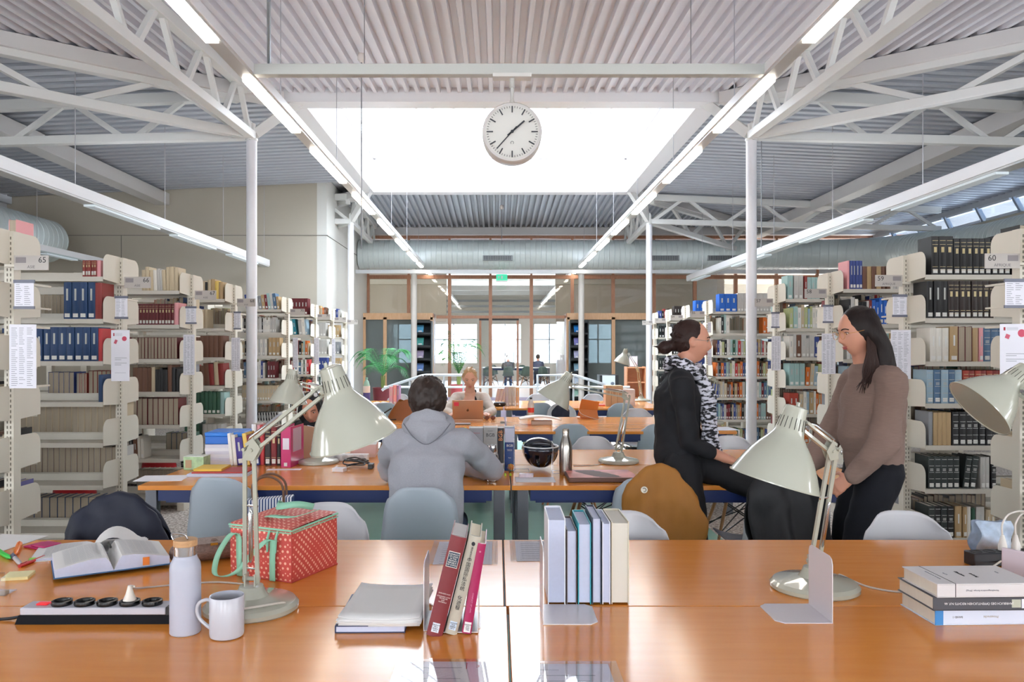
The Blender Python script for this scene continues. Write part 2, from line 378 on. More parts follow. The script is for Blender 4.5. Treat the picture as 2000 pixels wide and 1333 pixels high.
# side walls with slanting clerestory panes
for nm, sx in (('wall_left', -1), ('wall_right', 1)):
    X = -10.0 if sx < 0 else 10.1; y1 = YW if sx < 0 else YB
    w_ = struct(nm, MB().box(min(X, X+.2*sx), max(X, X+.2*sx), 3.2, y1, 0, 4.12), WALLM, ('left' if sx < 0 else 'right')+' outer wall behind the air duct')
    MB().box(min(X, X+.2*sx), max(X, X+.2*sx), 3.2, y1, 4.45, 4.9).build('lintel', mat('#b9bec6', .5), w_)
    k = 0; y = 3.4
    while y < y1-1.2:
        wd = tag(MB().beam((X+.05*sx, y, 4.12), (X+.05*sx, y+.25, 4.45), .1, .05).build('window_%d' % (k+1 if sx < 0 else k+21), mat('#8f99a6', .5), ang=0), kind='structure')
        MB().beam((X, y+.05, 4.14), (X, y+.05+1.0, 4.14), .05).build('window_sill', mat('#c9ced6', .4), wd)
        MB().beam((X, y+.3, 4.43), (X, y+.3+1.0, 4.43), .05).build('window_frame', mat('#c9ced6', .4), wd)
        MB().box(X+.04*sx, X+.05*sx, y, y+1.2, 4.12, 4.45).build('pane', glassmat('#eef6ff', .03), wd)
        y += 1.2; k += 1
# rear of the room, behind the camera: wall with a row of tall windows
rw = MB().box(-10.1, 11.5, -6.2, -6, 0, .8).box(-10.1, 11.5, -6.2, -6, 2.9, 4.5)
for i in range(6): rw.box(-10.1+i*3.9, -8.2+i*3.9, -6.2, -6, .8, 2.9)
struct('wall_front', rw, WALLM, 'rear wall with windows, behind the viewer')
for sx in (-1, 1):
    sw = MB(); X = -10.0 if sx < 0 else 11.4
    sw.box(X-.1, X+.1, -6, 3.2, 0, 1.0); sw.box(X-.1, X+.1, -6, 3.2, 2.9, 4.6); 
    for i in range(4): sw.box(X-.1, X+.1, -6+i*2.8, -4.6+i*2.8, 1.0, 2.9)
    struct('wall_side', sw, WALLM, 'side wall with windows beside the viewer')
# glass wall
TIM = wood('#a5735a', '#bd8a6c', 3, .45, (8, 8, 1)); TIML = wood('#d3a57b', '#e0b892', 3, .4, (8, 8, 1))
gw = thing('window_50', 'tall timber framed glass wall at the far end', None, (0, YB, 0)); gw['kind'] = 'structure'
def rg(mb): mb.v = [(x, y-YB, z) for x, y, z in mb.v]; return mb
mx = [-3.5+1.102*i for i in range(14)]
for i, x in enumerate(mx):
    z0 = 0 if -1.8 < x < 2.0 else 2.38
    rg(MB().box(x-.045, x+.045, YB-.05, YB+.05, z0, 3.4)).build('mullion', TIM, gw)
    rg(MB().box(x-.03, x+.03, YB-.05, YB+.05, 3.4, 4.5)).build('mullion', TIM, gw)
rg(MB().box(-3.5, 11.3, YB-.06, YB+.06, 3.36, 3.46)).build('transom', TIM, gw)
rg(MB().box(-3.5, 11.3, YB-.06, YB+.06, 4.45, 4.55)).build('transom', TIM, gw)
rg(MB().box(-1.65, 1.9, YB-.06, YB+.06, 2.29, 2.37)).build('transom', TIM, gw)
rg(MB().box(-3.5, 11.3, YB-.02, YB+.02, 3.5, 4.0)).build('infill_panel', mat('#b9bbbd', .5), gw)
for i in range(13):
    x0, x1 = mx[i]+.045, mx[i+1]-.045
    c = -1.8 < (x0+x1)/2 < 2.0
    rg(MB().box(x0, x1, YB-.005, YB+.005, 2.37 if c else 2.3, 3.36)).build('pane', glassmat('#f4f6f4', .04), gw)
    rg(MB().box(x0, x1, YB-.005, YB+.005, 4.0, 4.45)).build('pane', glassmat('#ffffff', .03), gw)
    if c and not (-.55 < (x0+x1)/2 < .6): rg(MB().box(x0, x1, YB-.005, YB+.005, 0.05, 2.29)).build('pane', glassmat('#f6f8f8', .04), gw)
dr = tag(rg(MB().box(-.5, .57, YB-.02, YB+.02, .02, .1)).build('door_1', mat('#8d7a6c', .4)), 'glass door in the middle of the far glass wall', kind='structure'); dr.location.y = YB
rg(MB().box(-.5, -.44, YB-.025, YB+.025, .1, 2.27)).build('door_frame', TIM, dr); rg(MB().box(.51, .57, YB-.025, YB+.025, .1, 2.27)).build('door_frame', TIM, dr)
rg(MB().box(-.5, .57, YB-.03, YB+.03, 2.24, 2.29)).build('door_closer_rail', BLACK, dr)
rg(MB().box(-.44, .51, YB-.004, YB+.004, .1, 2.24)).build('pane', glassmat('#f8fafa', .04), dr)
rg(MB().cyl((.44, YB-.06, .9), (.44, YB-.06, 1.4), .014, n=10)).build('door_handle', CHROME, dr)
# light timber partitions either side of the doorway
def partition(n, x0, x1, posts):
    p = thing('window_%d' % n, 'grey glass partition in pale timber frame behind the brochure rack', None, (0, 20.9, 0)); p['kind'] = 'structure'
    MB().box(x0, x1, -.06, .06, 2.24, 2.41).build('transom', TIML, p)
    MB().box(x0, x1, -.05, .05, 0, .1).build('sill', TIML, p)
    for x in posts: MB().box(x-.045, x+.045, -.06, .06, 0, 2.3).build('mullion', TIML, p)
    e = sorted(set([x0]+[x for x in posts]+[x1]))
    for a, b in zip(e, e[1:]): MB().box(a, b, -.006, .006, .1, 2.24).build('pane', glassmat('#b0b6b6', .01, .6, '#7f8684', .08), p)
    if x0 < 0: MB().box(x1-.05, x1+.02, 0, .6, 0, 2.4).build('reveal', TIM, p)
    else: MB().box(x0-.02, x0+.05, 0, .6, 0, 2.4).build('reveal', TIM, p)
partition(51, -3.52, -1.70, [-3.5, -2.95, -1.72]); partition(52, 1.82, 9.8, [1.84, 3.03, 4.1, 5.2, 6.3, 7.4, 8.5])
# hall beyond the glass wall
HB = mat('#cfc4b6', .7, var=.03); HW = mat('#e8e8e6', .7)
struct('wall_hall_left', MB().box(-4.2, -1.55, 24.0, 24.2, 2.3, 4.4), HB, 'beige upper wall of the hall, left of the doorway')
struct('wall_hall_right', MB().box(1.75, 12, 24.0, 24.2, 2.3, 4.4), HB, 'beige upper wall of the hall, right of the doorway')
struct('trim_1', MB().box(-4.2, -1.55, 23.94, 24.0, 3.42, 3.62), mat('#efe9de', .6)); struct('trim_2', MB().box(1.75, 12, 23.94, 24.0, 3.42, 3.62), mat('#efe9de', .6))
struct('ceiling', MB().box(-8, 12, YB+.3, 28, 4.42, 4.5).box(-8, 12, 30, 41, 4.42, 4.5).box(-8, -2.5, 28, 30, 4.42, 4.5).box(3.5, 12, 28, 30, 4.42, 4.5), mat('#dcdcdc', .7), 'white ceiling of the far hall')
hl = thing('hall_ceiling_beams', 'white cross beams under the far hall ceiling', 'beam', (0, 26, 4.2))
for i in range(5): MB().box(-6, 8, i*2.6-.15, i*2.6+.15, -.25, .2).build('beam', HW, hl)
for i in range(3): MB().box(-6, 8, 10+i*.5, 10.05+i*.5, -1.1+i*.28, -1.0+i*.28).build('rail', mat('#9a9ca0', .5), hl)
struct('wall_hall_side', MB().box(-5.2, -5.0, YB+.3, 40, 0, 4.4), HW, 'pale side wall of the far hall')
struct('wall_hall_side', MB().box(6.0, 6.2, YB+.3, 40, 0, 4.4), HW, 'pale side wall of the far hall by the white column')
ew = MB(); ew.box(-8, 9, 38, 38.3, 0, .8); ew.box(-8, 9, 38, 38.3, 2.65, 4.4)
wins = [(-3.2, -1.0), (-.4, 1.1), (1.75, 3.2), (4.0, 5.6), (-5.6, -3.9)]
xs = sorted([a for p in wins for a in p]); e = [-8]+xs+[9]
for i in range(0, len(e), 2): ew.box(e[i], e[i+1], 38, 38.3, .8, 2.65)
struct('wall_hall_end', ew, mat('#ddd6cb', .7), 'end wall of the far hall with bright windows')
for i, (a, b) in enumerate(wins):
    f = struct('window_%d' % (60+i), MB().box((a+b)/2-.03, (a+b)/2+.03, 38.05, 38.15, .8, 2.65), mat('#b9c0c8', .5), 'bright daylit window at the end of the far hall')
    MB().box(a, b, 38.05, 38.15, 1.9, 1.95).build('glazing_bar', mat('#b9c0c8', .5), f); MB().box(a, b, 38.1, 38.11, .8, 2.65).build('pane', glassmat('#eaf4fb', .03), f)
hc = thing('hall_column', 'wide round white column standing in the far hall', 'column', (2.55, 30, 0)); MB().lathe([(.33, 0), (.33, 4.4)], 28).build('shaft', HW, hc); MB().lathe([(.35, 0), (.35, 1.25)], 28).build('cladding', mat('#c4c2c6', .35, .4), hc)
# columns just inside glass wall (grey) 
for x, l in ((-2.12, 'left'), (2.12, 'right')):
    t = thing('service_column', f'slim grey round column under the air duct, {l} of the doorway', 'column', (x, 20.2, 0)); MB().lathe([(.075, 0), (.075, 3.45)], 20).build('shaft', mat('#d9d5d0', .4), t); MB().lathe([(.1, 3.38), (.1, 3.45), (.06, 3.5)], 20).build('cap', mat('#d9d5d0', .4), t)
# ---------------- air ducts ----------------
DUCT = mat('#cdd6d6', .38, .1, var=.02, scale=5)
def duct(name, lab, path, r, ridge=.16):
    t = thing(name, lab, 'air duct', path[0]); p0 = V(path[0]); L = 0; pts = []; rs = []
    for a, b in zip(path, path[1:]):
        a = V(a); b = V(b); n = max(1, int((b-a).length/ridge))
        for i in range(n):
            for f, dr_ in ((0, 0), (.05, .008), (.1, .008), (.15, 0)): pts.append(a.lerp(b, (i+f)/n)-p0); rs.append(r+dr_)
    pts.append(V(path[-1])-p0); rs.append(r)
    MB().tube(pts, rs, 40).build('pipe', DUCT, t, ang=25); return t
zc = 3.86; rr = .37
arc = [(7.6+1.9*sin(a), 20.2-1.9*(1-cos(a)), zc-.12*(1-cos(a))) for a in [i*pi/2/12 for i in range(13)]]
d1 = duct('air_duct', 'big pale spiral air duct across the glass wall curving along right wall', [(-3.5, 20.2, zc)]+arc+[(9.55, 15.5, zc-.32), (9.55, 3.3, zc-.34)], rr, .13)
for x in (.0, 4.15, 5.6, -2.6):
    if x in (.0, 4.15, 5.6):
        g = MB()
        pz = -.12
        MB().box(x-.37+3.5, x+.37+3.5, -rr-.012, -rr+.05, pz-.07, pz+.06).build('vent_frame', mat('#8a8f92', .5), d1)
        for k in range(16): MB().box(x-.34+k*.0425+3.5, x-.32+k*.0425+3.5, -rr-.02, -rr+.02, pz-.055, pz+.045).build('vent_slat', mat('#4c5054', .5), d1)
for yv in (14.6, 10.5, 6.5): MB().box(13.05-rr-.012, 13.05-rr+.06, yv-20.2-.5, yv-20.2+.5, -.38, -.3).build('vent_slot', mat('#5c6166', .5), d1)
d2 = duct('air_duct', 'rounded end of an air duct before the beige wall', [(-8.7, 15.4, 3.55), (-8.7, 3.3, 3.55)], .4, .16)
MB().lathe([(0.4, 0), (.36, .1), (.2, .17), (0, .19)], 32, Matrix.Rotation(-pi/2, 4, 'X')).build('end_cap', DUCT, d2)
rail2 = tag(MB().box(-3.5, 7.5, 19.6, 19.68, 3.33, 3.42).build('cable_tray', mat('#c9cbce', .4)), 'slim grey cable tray under the air duct', 'cable tray')
# exit sign
ex = thing('exit_sign', 'small green emergency exit sign hanging above the doorway', 'sign', P(980, 543, 20.0))
MB().box(-.14, .14, -.03, .03, -.07, .09).build('lightbox', mat('#3fc79a', .5, emit=.5), ex)
MB().box(-.145, .145, -.035, .035, -.1, -.07).build('lower_cover', WHITE, ex)
MB().box(-.02, .02, -.034, -.03, -.03, .05).build('running_figure', mat('#e9fff6', .5), ex); MB().box(-.09, -.06, -.034, -.03, -.02, .04).build('arrow', mat('#e9fff6', .5), ex)
MB().cyl((0, 0, .09), (0, 0, .31), .008, n=8).build('bracket', WHITE, ex)
# ---------------- light tracks ----------------
LT = 3.5
tube_on = mat('#fff6e8', .5, emit=9.0); tube_off = mat('#d6c9c2', .5); HOUS = mat('#d6d6d6', .35, .2)
FILL_GLOW = mat('#eef4ff', .5, emit=7.0)  # glow for strips added on the track tops to brighten the ceiling
def track(x, lab, y0, y1, segs, z=LT, wdt=.1, hous=HOUS, on=tube_on, h=.07):
    t = thing('light_track', lab, 'light fixture', (x, y0, z))
    MB().box(-wdt/2, wdt/2, 0, y1-y0, .01, h).build('housing', hous, t)
    s_ = -1 if x < 0 else 1
    MB().box(-s_*wdt/2-.012*s_, -s_*wdt/2, 0, y1-y0, .03, h+.03).build('side_rail', mat('#eeeef2', .3), t)
    for a, b in segs:
        if b <= y0 or a >= y1: continue
        MB().box(-wdt*.42, wdt*.42, a-y0, b-y0, -.014, .01).build('lit_tube', on, t)
        if y0 < YB: MB().box(-wdt*.3, wdt*.3, a-y0, b-y0, h+.001, h+.012).build('ceiling_fill', FILL_GLOW, t)
    y = y0+.6
    while y < y1:
        if 19.5 < y < 21.0: y += 2.4; continue
        MB().cyl((0, y-y0, h), (0, y-y0, zroof(x, y)-z if y < YB else 4.42-z), .0045, n=6).build('suspension_wire', mat('#b5b3b8', .4, .6), t); y += 2.4
    return t
segs = [(2.6, 3.0), (3.8, 5.25), (6.0, 7.43), (8.15, 9.7), (10.5, 11.95), (12.7, 14.1), (14.9, 16.3), (16.9, 18.3), (18.8, 19.7)]
hsegs = [(YB+.6+i*1.9, YB+.6+i*1.9+1.4) for i in range(8)]
for x, l in ((-1.88, 'left of the clock'), (2.05, 'right of the clock')):
    track(x, f'long suspended track of fluorescent tubes {l}', 1.5, 19.78, segs)
    track(x, f'short end piece of the tube track past the air duct, {l}', 20.62, YB-.06, [(20.66, 21.4)])
    track(x, f'track of tubes continuing through the far hall, {l}', YB+.2, 37.5, hsegs, z=3.55)
track(-4.72, 'long white suspended profile lamp sloping over the shelves at the left', 3.5, 16.2, [(4, 6.5), (9.2, 11.0), (11.6, 13.2), (14, 15.5)], 3.13, .15, mat('#dfe3e6', .4), mat('#dfeaf0', .5, emit=.12), .12)
track(4.75, 'long white suspended profile lamp over the shelves at the right', 3.5, 19.7, [(4, 6.5), (7.5, 9.5), (10.2, 12.4), (14, 16), (18.0, 19.3)], 3.13, .15, mat('#d3d8da', .4), mat('#dfeaf0', .5, emit=.12), .12)
track(-7.75, 'short suspended profile lamp before the duct end', 8.0, 15.6, [(9, 11), (13.6, 14.6)], 3.1, .14, mat('#bcc9cc', .4), mat('#dfeaf0', .5, emit=.12), .1)
# cross rail and clock
YK = 5.98
cr_ = tag(MB().box(-1.82, 1.99, YK-.04, YK+.04, LT+.02, LT+.1).build('cross_rail', mat('#c8cac6', .4), bevel=.003), 'white cross rail joining both light tracks', 'rail')
for x in (-1.0, 1.45): MB().cyl((x, YK, LT+.1), (x, YK, 4.6), .004, n=6).build('suspension_wire', mat('#99979c', .4, .6), cr_)
ck = thing('station_clock', 'round white station clock showing twenty to two, hung before the skylight', 'clock', (P(1000, 263, YK)))
z_r = LT-ck.location.z
MB().box(-.145, .145, -.05, .05, z_r, z_r+.03).build('mounting_plate', mat('#dedcd8', .4), ck, bevel=.003)
MB().cyl((0, 0, .2), (0, 0, z_r-.01), .013, n=14).cyl((0, 0, z_r-.07), (0, 0, z_r), .02, n=14).cyl((0, 0, .2), (0, 0, .26), .03, .014, n=14).build('stem', mat('#c8c6c2', .4), ck)
Mf = Matrix.Translation((0, -.075, 0)) @ Matrix.Rotation(pi/2, 4, 'X')
MB().lathe([(.19, -.15), (.215, -.15), (.222, -.14), (.222, -.01), (.215, 0), (.2, 0), (.2, -.006), (0, -.006)], 64, Mf).build('case', mat('#d8d4d2', .35), ck)
MB().lathe([(.2, -.0055), (.2, -.003), (0, -.003)], 64, Mf).build('dial', mat('#e2e1dc', .5), ck)
CI = mat('#3c4047', .6)
for k in range(60):
    a = k*pi/30; big = k % 5 == 0; r0, r1 = (.142, .19) if big else (.176, .19); w_ = .0045 if big else .0016
    MB().box(-w_, w_, -.0832, -.0805, r0, r1, 0, Matrix.Rotation(a, 4, 'Y')).build('minute_mark' if not big else 'hour_mark', CI, ck, ang=0)
def hand(a, L, w_, back): MB().box(-w_, w_, -.089, -.086, -back, L, 0, Matrix.Rotation(a, 4, 'Y')).build('clock_hand', CI, ck, ang=0)
hand(R(49), .12, .006, .045); hand(R(222), .172, .004, .05)
MB().lathe([(.012, -.004), (.012, 0), (0, .0)], 16, Matrix.Translation((0, -.09, 0)) @ Matrix.Rotation(pi/2, 4, 'X')).build('hub', CI, ck)
a_ = [(.011*cos(t), -.0805, -.082+.011*sin(t)) for t in [R(-50+i*280/14) for i in range(15)]]; MB().tube(a_, .0014, 5).build('maker_emblem', CI, ck)
# sprinkler-like detectors on stems
for (px, py, Y, z1, l) in ((706, 100, 9.0, 2.6, 'white ceiling detector box with a long cable left of clock'), (980, 403, 18.5, 3.9, 'small ceiling detector on a thin rod behind skylight'), (1487, 330, 12.0, 3.0, 'small white detector beside the near right column')):
    p = P(px, py, Y); t = thing('ceiling_detector', l, 'detector', (p.x, p.y, zroof(p.x, p.y)))
    MB().lathe([(.035, 0), (.045, -.03), (.045, -.07), (.02, -.1), (0, -.1)], 20).build('body', mat('#d6cdc8', .5), t)
    MB().cyl((0, 0, -.1), (0, 0, z1-t.location.z), .007, n=8).build('cable', mat('#8f9096', .4, .4), t)
hr = tag(MB().cyl(P(525, 0, 5.0), P(525, 122, 5.98), .013, n=10).build('hanging_rod', mat('#a0a6ae', .35, .7)), 'thin grey rod hanging beside the left light track', 'rod')
# ================= FURNITURE =================
BEECH = wood('#df8933', '#e6953f', 1.2, .17, (1, 9, 9), spec=.8); BEECHE = BEECH; BLUE = mat('#1d3168', .4); LEGG = mat('#6d7078', .35, .3)
def table(x0, x1, y0, y1, lab, group='beech topped reading tables', beech=BEECH):
    t = thing('reading_table', lab, 'table', ((x0+x1)/2, (y0+y1)/2, 0), 0, group); a = (x1-x0)/2; b = (y1-y0)/2
    MB().box(-a, a, -b, b, .715, .74).build('tabletop', [beech], t, bevel=.002)
    MB().box(-a+.1, a-.1, -b+.02, b-.02, .655, .712).box(-a+.13, a-.13, -b+.05, b-.05, .64, .7149, 0).build('apron', BLUE, t)
    for sx in (-1, 1):
        for sy in (-1, 1):
            MB().box(sx*(a-.06)-.03, sx*(a-.06)+.03, sy*(b-.05)-.028, sy*(b-.05)+.028, 0, .714).build('leg', LEGG, t, bevel=.003)
    return t
A0, A1 = 2.262, 3.045
table(-1.97, .026, 1.47, 2.257, 'nearest beech reading table, with the power strip and white bottle')
table(.0305, 1.865, 1.47, 2.257, 'nearest beech reading table, with the three flat stacked books')
table(-1.97, .018, A0, A1, 'beech reading table with the coral cooler bag on it')
table(.0225, 1.865, A0, A1, 'beech reading table with empty bookend lamp before standing woman')
table(-1.92, .068, 4.25, 5.01, 'reading table where the man in grey hoodie sits')
table(.075, 2.09, 4.25, 5.01, 'reading table with helmet and red sleeve in second row')
table(-1.92, .068, 5.02, 5.78, 'reading table with the power strip end and file stack behind hoodie man')
table(.075, 2.09, 5.02, 5.78, 'reading table of second row carrying the long armed lamp')
table(-1.92, .07, 7.05, 7.79, 'third row reading table before the laptop, left half')
table(.085, 2.12, 7.05, 7.79, 'third row reading table, right half with pale bag')
table(-1.92, .07, 7.8, 8.54, 'third row reading table carrying the golden laptop')
table(.085, 2.12, 7.8, 8.54, 'third row reading table carrying the orange tablet case')
table(-1.92, .07, 9.8, 10.5, 'fourth row reading table before the pink books')
table(.085, 2.05, 9.8, 10.5, 'fourth row reading table carrying cardboard boxes')
table(-1.92, .07, 10.51, 11.2, 'fourth row back reading table with leaning purple books')
table(.085, 2.05, 10.51, 11.2, 'fourth row back reading table under the farthest lamp')

# ---------------- chairs ----------------
SHW = mat('#cdced3', .35, var=.01); SHELL_SHADED = mat('#aab5c0', .35, var=.01); LEGW = wood('#9a6a44', '#b98458', 3, .5, (10, 10, 1))  # second shell tone: shade on the chair backs put into the colour
def _shell(u, v):
    u = 2*u-1
    pr = [(-.225, .435, .215), (-.19, .447, .225), (-.1, .437, .228), (.02, .425, .225), (.11, .43, .215), (.165, .46, .2), (.195, .52, .194), (.212, .6, .187), (.225, .69, .175), (.235, .76, .158), (.24, .812, .134)]
    t = v*(len(pr)-1); i = min(int(t), len(pr)-2); f = t-i; f = f
    y = pr[i][0]*(1-f)+pr[i+1][0]*f; z = pr[i][1]*(1-f)+pr[i+1][1]*f; w_ = pr[i][2]*(1-f)+pr[i+1][2]*f
    k = min(1, max(0, (v-.35)/.35)); e = abs(u)**2.5
    z += (1-k)*e*.045; y -= k*e*.075
    if v > .85: z -= (v-.85)/.15*.055*abs(u)**4
    if v < .1: y += (.1-v)/.1*.04*abs(u)**4
    return (u*w_, y, z)
_chair_me = {}
def chair(lab, x, y, rz, m=SHW, name='shell_chair', group='moulded plastic chairs with wooden legs'):
    x, y = x+sin(rz)*.235, y-cos(rz)*.235
    t = thing(name, lab, 'chair', (x, y, 0), rz, group)
    if not _chair_me:
        b = MB().grid(_shell, 14, 30); _chair_me['shell'] = b
        _chair_me['leg'] = [MB().tube([(sx*.12, sy*.11-.02, .405), (sx*.235, sy*.21-.02, 0)], [.013, .009], 10).mesh('leg', LEGW) for sx in (-1, 1) for sy in (-1, 1)]
        wr = MB()
        for sx in (-1, 1): wr.tube([(sx*.2, -.2, .16), (-sx*.135, .09, .38)], .0045, 6).tube([(sx*.2, .16, .16), (-sx*.135, -.13, .38)], .0045, 6)
        for sy in (-1, 1): wr.tube([(.205, sy*.18-.02, .14), (-.14, sy*.12-.02, .37)], .0045, 6).tube([(-.205, sy*.18-.02, .14), (.14, sy*.12-.02, .37)], .0045, 6)
        wr.box(-.14, .14, -.13, .09, .385, .4); _chair_me['w'] = wr.mesh('wire', BLACK)
    k = 'me'+m.name
    if k not in _chair_me: _chair_me[k] = _chair_me['shell'].mesh('shell', m, 60)
    s = link('seat_shell', _chair_me[k], t); so = s.modifiers.new('s', 'SOLIDIFY'); so.thickness = .007; so.offset = 0
    for l in _chair_me['leg']: link('leg', l, t)
    link('wire_brace', _chair_me['w'], t)
    return t
def X(px, Y): return (px-972)*Y/F
# rz=0: chair faces the camera side; rz=pi: we see its back.  (px, Y) of the backrest
for lab, px, Y, rz, m in (
    ('shaded blue grey chair seen from behind, left of the cooler bag', 419, 4.08, pi-.12, SHELL_SHADED), ('white chair facing us right behind the coral cooler bag', 643, 3.42, .06, SHW),
    ('shaded blue grey chair on which the man in grey hoodie sits', 819, 3.79, pi+.02, SHELL_SHADED), ('shaded blue grey chair under the brown jacket', 1262, 4.05, pi-.25, SHELL_SHADED),
    ('white chair behind the row of upright books', 1214, 3.24, .1, SHW), ('white chair facing us, before the standing woman', 1757, 3.24, -.08, SHW),
    ('chair buried under the navy jacket', 232, 3.4, 0, SHW), ('shaded grey chair seen from behind, left of the long armed lamp', 1117, 7.0, pi, SHELL_SHADED),
    ('white chair facing us, right of the steel bottle', 1156, 6.02, 0, SHW), ('shaded grey chair partly hidden by the sitting person in black', 1290, 7.0, pi, SHELL_SHADED),
    ('white chair facing us between lamp shade and person in black', 1424, 6.05, 0, SHW), ('shaded grey chair behind the red labelled bottle', 1055, 9.75, pi, SHELL_SHADED),
    ('shaded grey chair before the cardboard boxes', 1216, 9.7, pi, SHELL_SHADED), ('white chair facing us beside the orange tablet case', 1242, 8.85, 0, SHW),
    ('chair on which the blonde woman sits', 920, 9.25, 0, SHW), ('white chair behind far table, right of the standing books', 1050, 11.7, 0, SHW),
    ('white chair behind far table, left of cardboard boxes', 1158, 11.7, 0, SHW), ('white chair behind far table, beside the palm pot', 780, 11.7, 0, SHW),
    ('shaded grey chair behind the brown leather bag', 752, 9.7, pi, SHELL_SHADED), ('chair of the person in black headscarf', 610, 6.5, 0, SHW)):
    chair(lab, X(px, Y), Y, rz, m)
for (x, y, a, l) in ((-.35, 30.2, pi, 'first from left'), (.4, 30.0, pi, 'under the distant reader'), (1.1, 30.2, pi, 'middle, near side'), (1.7, 30.3, pi-.3, 'last on near side'), (-.2, 32.6, 0, 'far side, left'), (1.0, 32.7, 0, 'far side, middle'), (1.7, 32.6, 0, 'far side, right')):
    chair('dark green chair around the hall table, '+l, x, y, a, mat('#4b6058', .5), group='dark green chairs in the far hall')
table(-.6, 2.05, 30.9, 32.2, 'low meeting table in the far hall', 'hall tables', mat('#d8d4d2', .4))

# ---------------- desk lamps ----------------
LPROF = [(0, 0), (.022, 0), (.0285, .003), (.030, .012), (.0335, .04), (.0375, .066), (.041, .078), (.052, .094), (.069, .115), (.084, .137), (.097, .162), (.108, .186), (.1155, .203), (.1175, .207)]
LIN = [(r-.0022, z+.0004) for r, z in LPROF[3:]]; LINM = mat('#dad9c8', .4)
def lamp(lab, base, E, W, cap, rim, sc_=1.0, R0=.13, cord=None, group='adjustable cream desk lamps'):
    base = V(base); t = thing('desk_lamp', lab, 'lamp', base, 0, group); E = V(E)-base; W = V(W)-base; cap = V(cap)-base; rim = V(rim)-base
    MB().lathe([(R0-.004, 0), (R0, .004), (R0, .014), (R0*.93, .024), (R0*.6, .032), (R0*.36, .038), (R0*.3, .05), (R0*.25, .066), (0, .068)], 40).build('base', LAMP, t)
    piv = V((0, 0, .075)); n = (E-piv).cross(W-E)
    n = n.normalized() if n.length > 1e-5 else V((0, 1, 0)); ld = (E-piv).normalized(); ls = ld.cross(n).normalized(); ud = (W-E).normalized(); us = ud.cross(n).normalized()
    MB().beam((-.014, 0, .05), (-.014, 0, .1), .004, .035).beam((.014, 0, .05), (.014, 0, .1), .004, .035).cyl((-.024, 0, .085), (.024, 0, .085), .006, n=10).build('pivot_bracket', LAMP, t)
    for s in (-1, 1):
        MB().beam(piv+ls*.02*s+ld*.0, E+ls*.014*s, .011, .009).build('lower_arm', LAMP, t)
        MB().beam(E+us*.014*s, W+us*.012*s, .010, .009).build('upper_arm', LAMP, t)
        MB().tube([piv+ld*.06+ls*.006*s+n*.012*s, piv+ld*.07+ls*.006*s+n*.012*s, piv+ld*.2+ls*.006*s+n*.012*s, piv+ld*.21+ls*.006*s+n*.012*s], [.001, .0055, .0055, .001], 10).build('spring', CHROME, t)
    MB().cyl(piv+ld*.22-ls*.024, piv+ld*.22+ls*.024, .003, n=8).cyl(piv+ld*.04-ls*.024, piv+ld*.04+ls*.024, .003, n=8).build('cross_pin', CHROME, t)
    b = MB(); q = [E-ls*.018-ld*.03, E+ls*.018-ld*.03, E+us*.02+ud*.035, E-us*.02+ud*.035, E-ls*.025+ld*.012]
    for s in (-1, 1): b.hexa([p+n*.008*s for p in q[:4]]+[p+n*.0095*s for p in q[:4]])
    for p in (E-ls*.012, E+ls*.012): b.cyl(p-n*.013, p+n*.013, .005, n=10)
    b.build('elbow_bracket', LAMP, t)
    MB().tube([E+us*.02+ud*.01, E+us*.022+ud*.025, E+us*.02+ud*.13, E+us*.018+ud*.15], [.001, .006, .006, .001], 10).build('spring', CHROME, t)
    ax = (rim-cap).normalized(); at = cap+ax*.062; sd = (W-at); sd = (sd-ax*sd.dot(ax)); sd = sd.normalized() if sd.length > .001 else ax.orthogonal().normalized()
    p1 = at+sd*.034
    MB().tube(bezier([W+us*.012, W+ud*.02+us*.01, p1+sd*.012+ax*.01, p1], 5), .0048, 8).tube(bezier([W-us*.012, W+ud*.025-us*.01, p1+sd*.018-ax*.012, p1-ax*.004], 5), .0048, 8).cyl(p1+sd*.014, p1-sd*.004, .011, n=12).build('head_bracket', LAMP, t)
    MB().cyl(p1+sd*.02, p1+sd*.012, .009, n=12).cyl(W-n*.014, W+n*.014, .006, n=10).build('tilt_screw', CHROME, t)
    z = ax; x = sd-ax*sd.dot(ax); x.normalize(); y = z.cross(x)
    M = Matrix(((x.x, y.x, z.x, cap.x), (x.y, y.y, z.y, cap.y), (x.z, y.z, z.z, cap.z), (0, 0, 0, 1)))
    sh = MB().lathe(LPROF, 48, M).build('lamp_shade', LAMP, t, ang=50); sh.data['x'] = 1
    MB().lathe(LIN, 40, M, close=True).build('shade_lining', LINM, sh, ang=50)
    MB().lathe([(.1165, .2065), (.1195, .206), (.1195, .2095), (.1165, .2095), (.1165, .2065)], 48, M, close=True).build('rim', LAMP, sh)
    MB().ell(M @ V((0, 0, .14)), .03, .03, .034, n=16).build('bulb', mat('#e9e6da', .3), sh)
    for k in range(18):
        a = 2*pi*k/18; r = .0352
        MB().box(-.0007, .0007, -.0004, .0004, -.0155, .0155, 0, M @ Matrix.Rotation(a, 4, 'Z') @ Matrix.Translation((0, r, .047)) @ Matrix.Rotation(R(-7.2), 4, 'X')).build('vent_slit', mat('#2a2a28', .8), sh, ang=0)
    MB().cyl(M @ V((.012, 0, .001)), M @ V((.012, 0, -.012)), .006, .005, n=12).build('switch', LAMP, sh)
    if cord: MB().tube(bezier([V(c)-base for c in cord], 10), .003, 7).build('cord', mat('#cfc8bd', .5), t)
    return t
Lb = T(491, 1190)
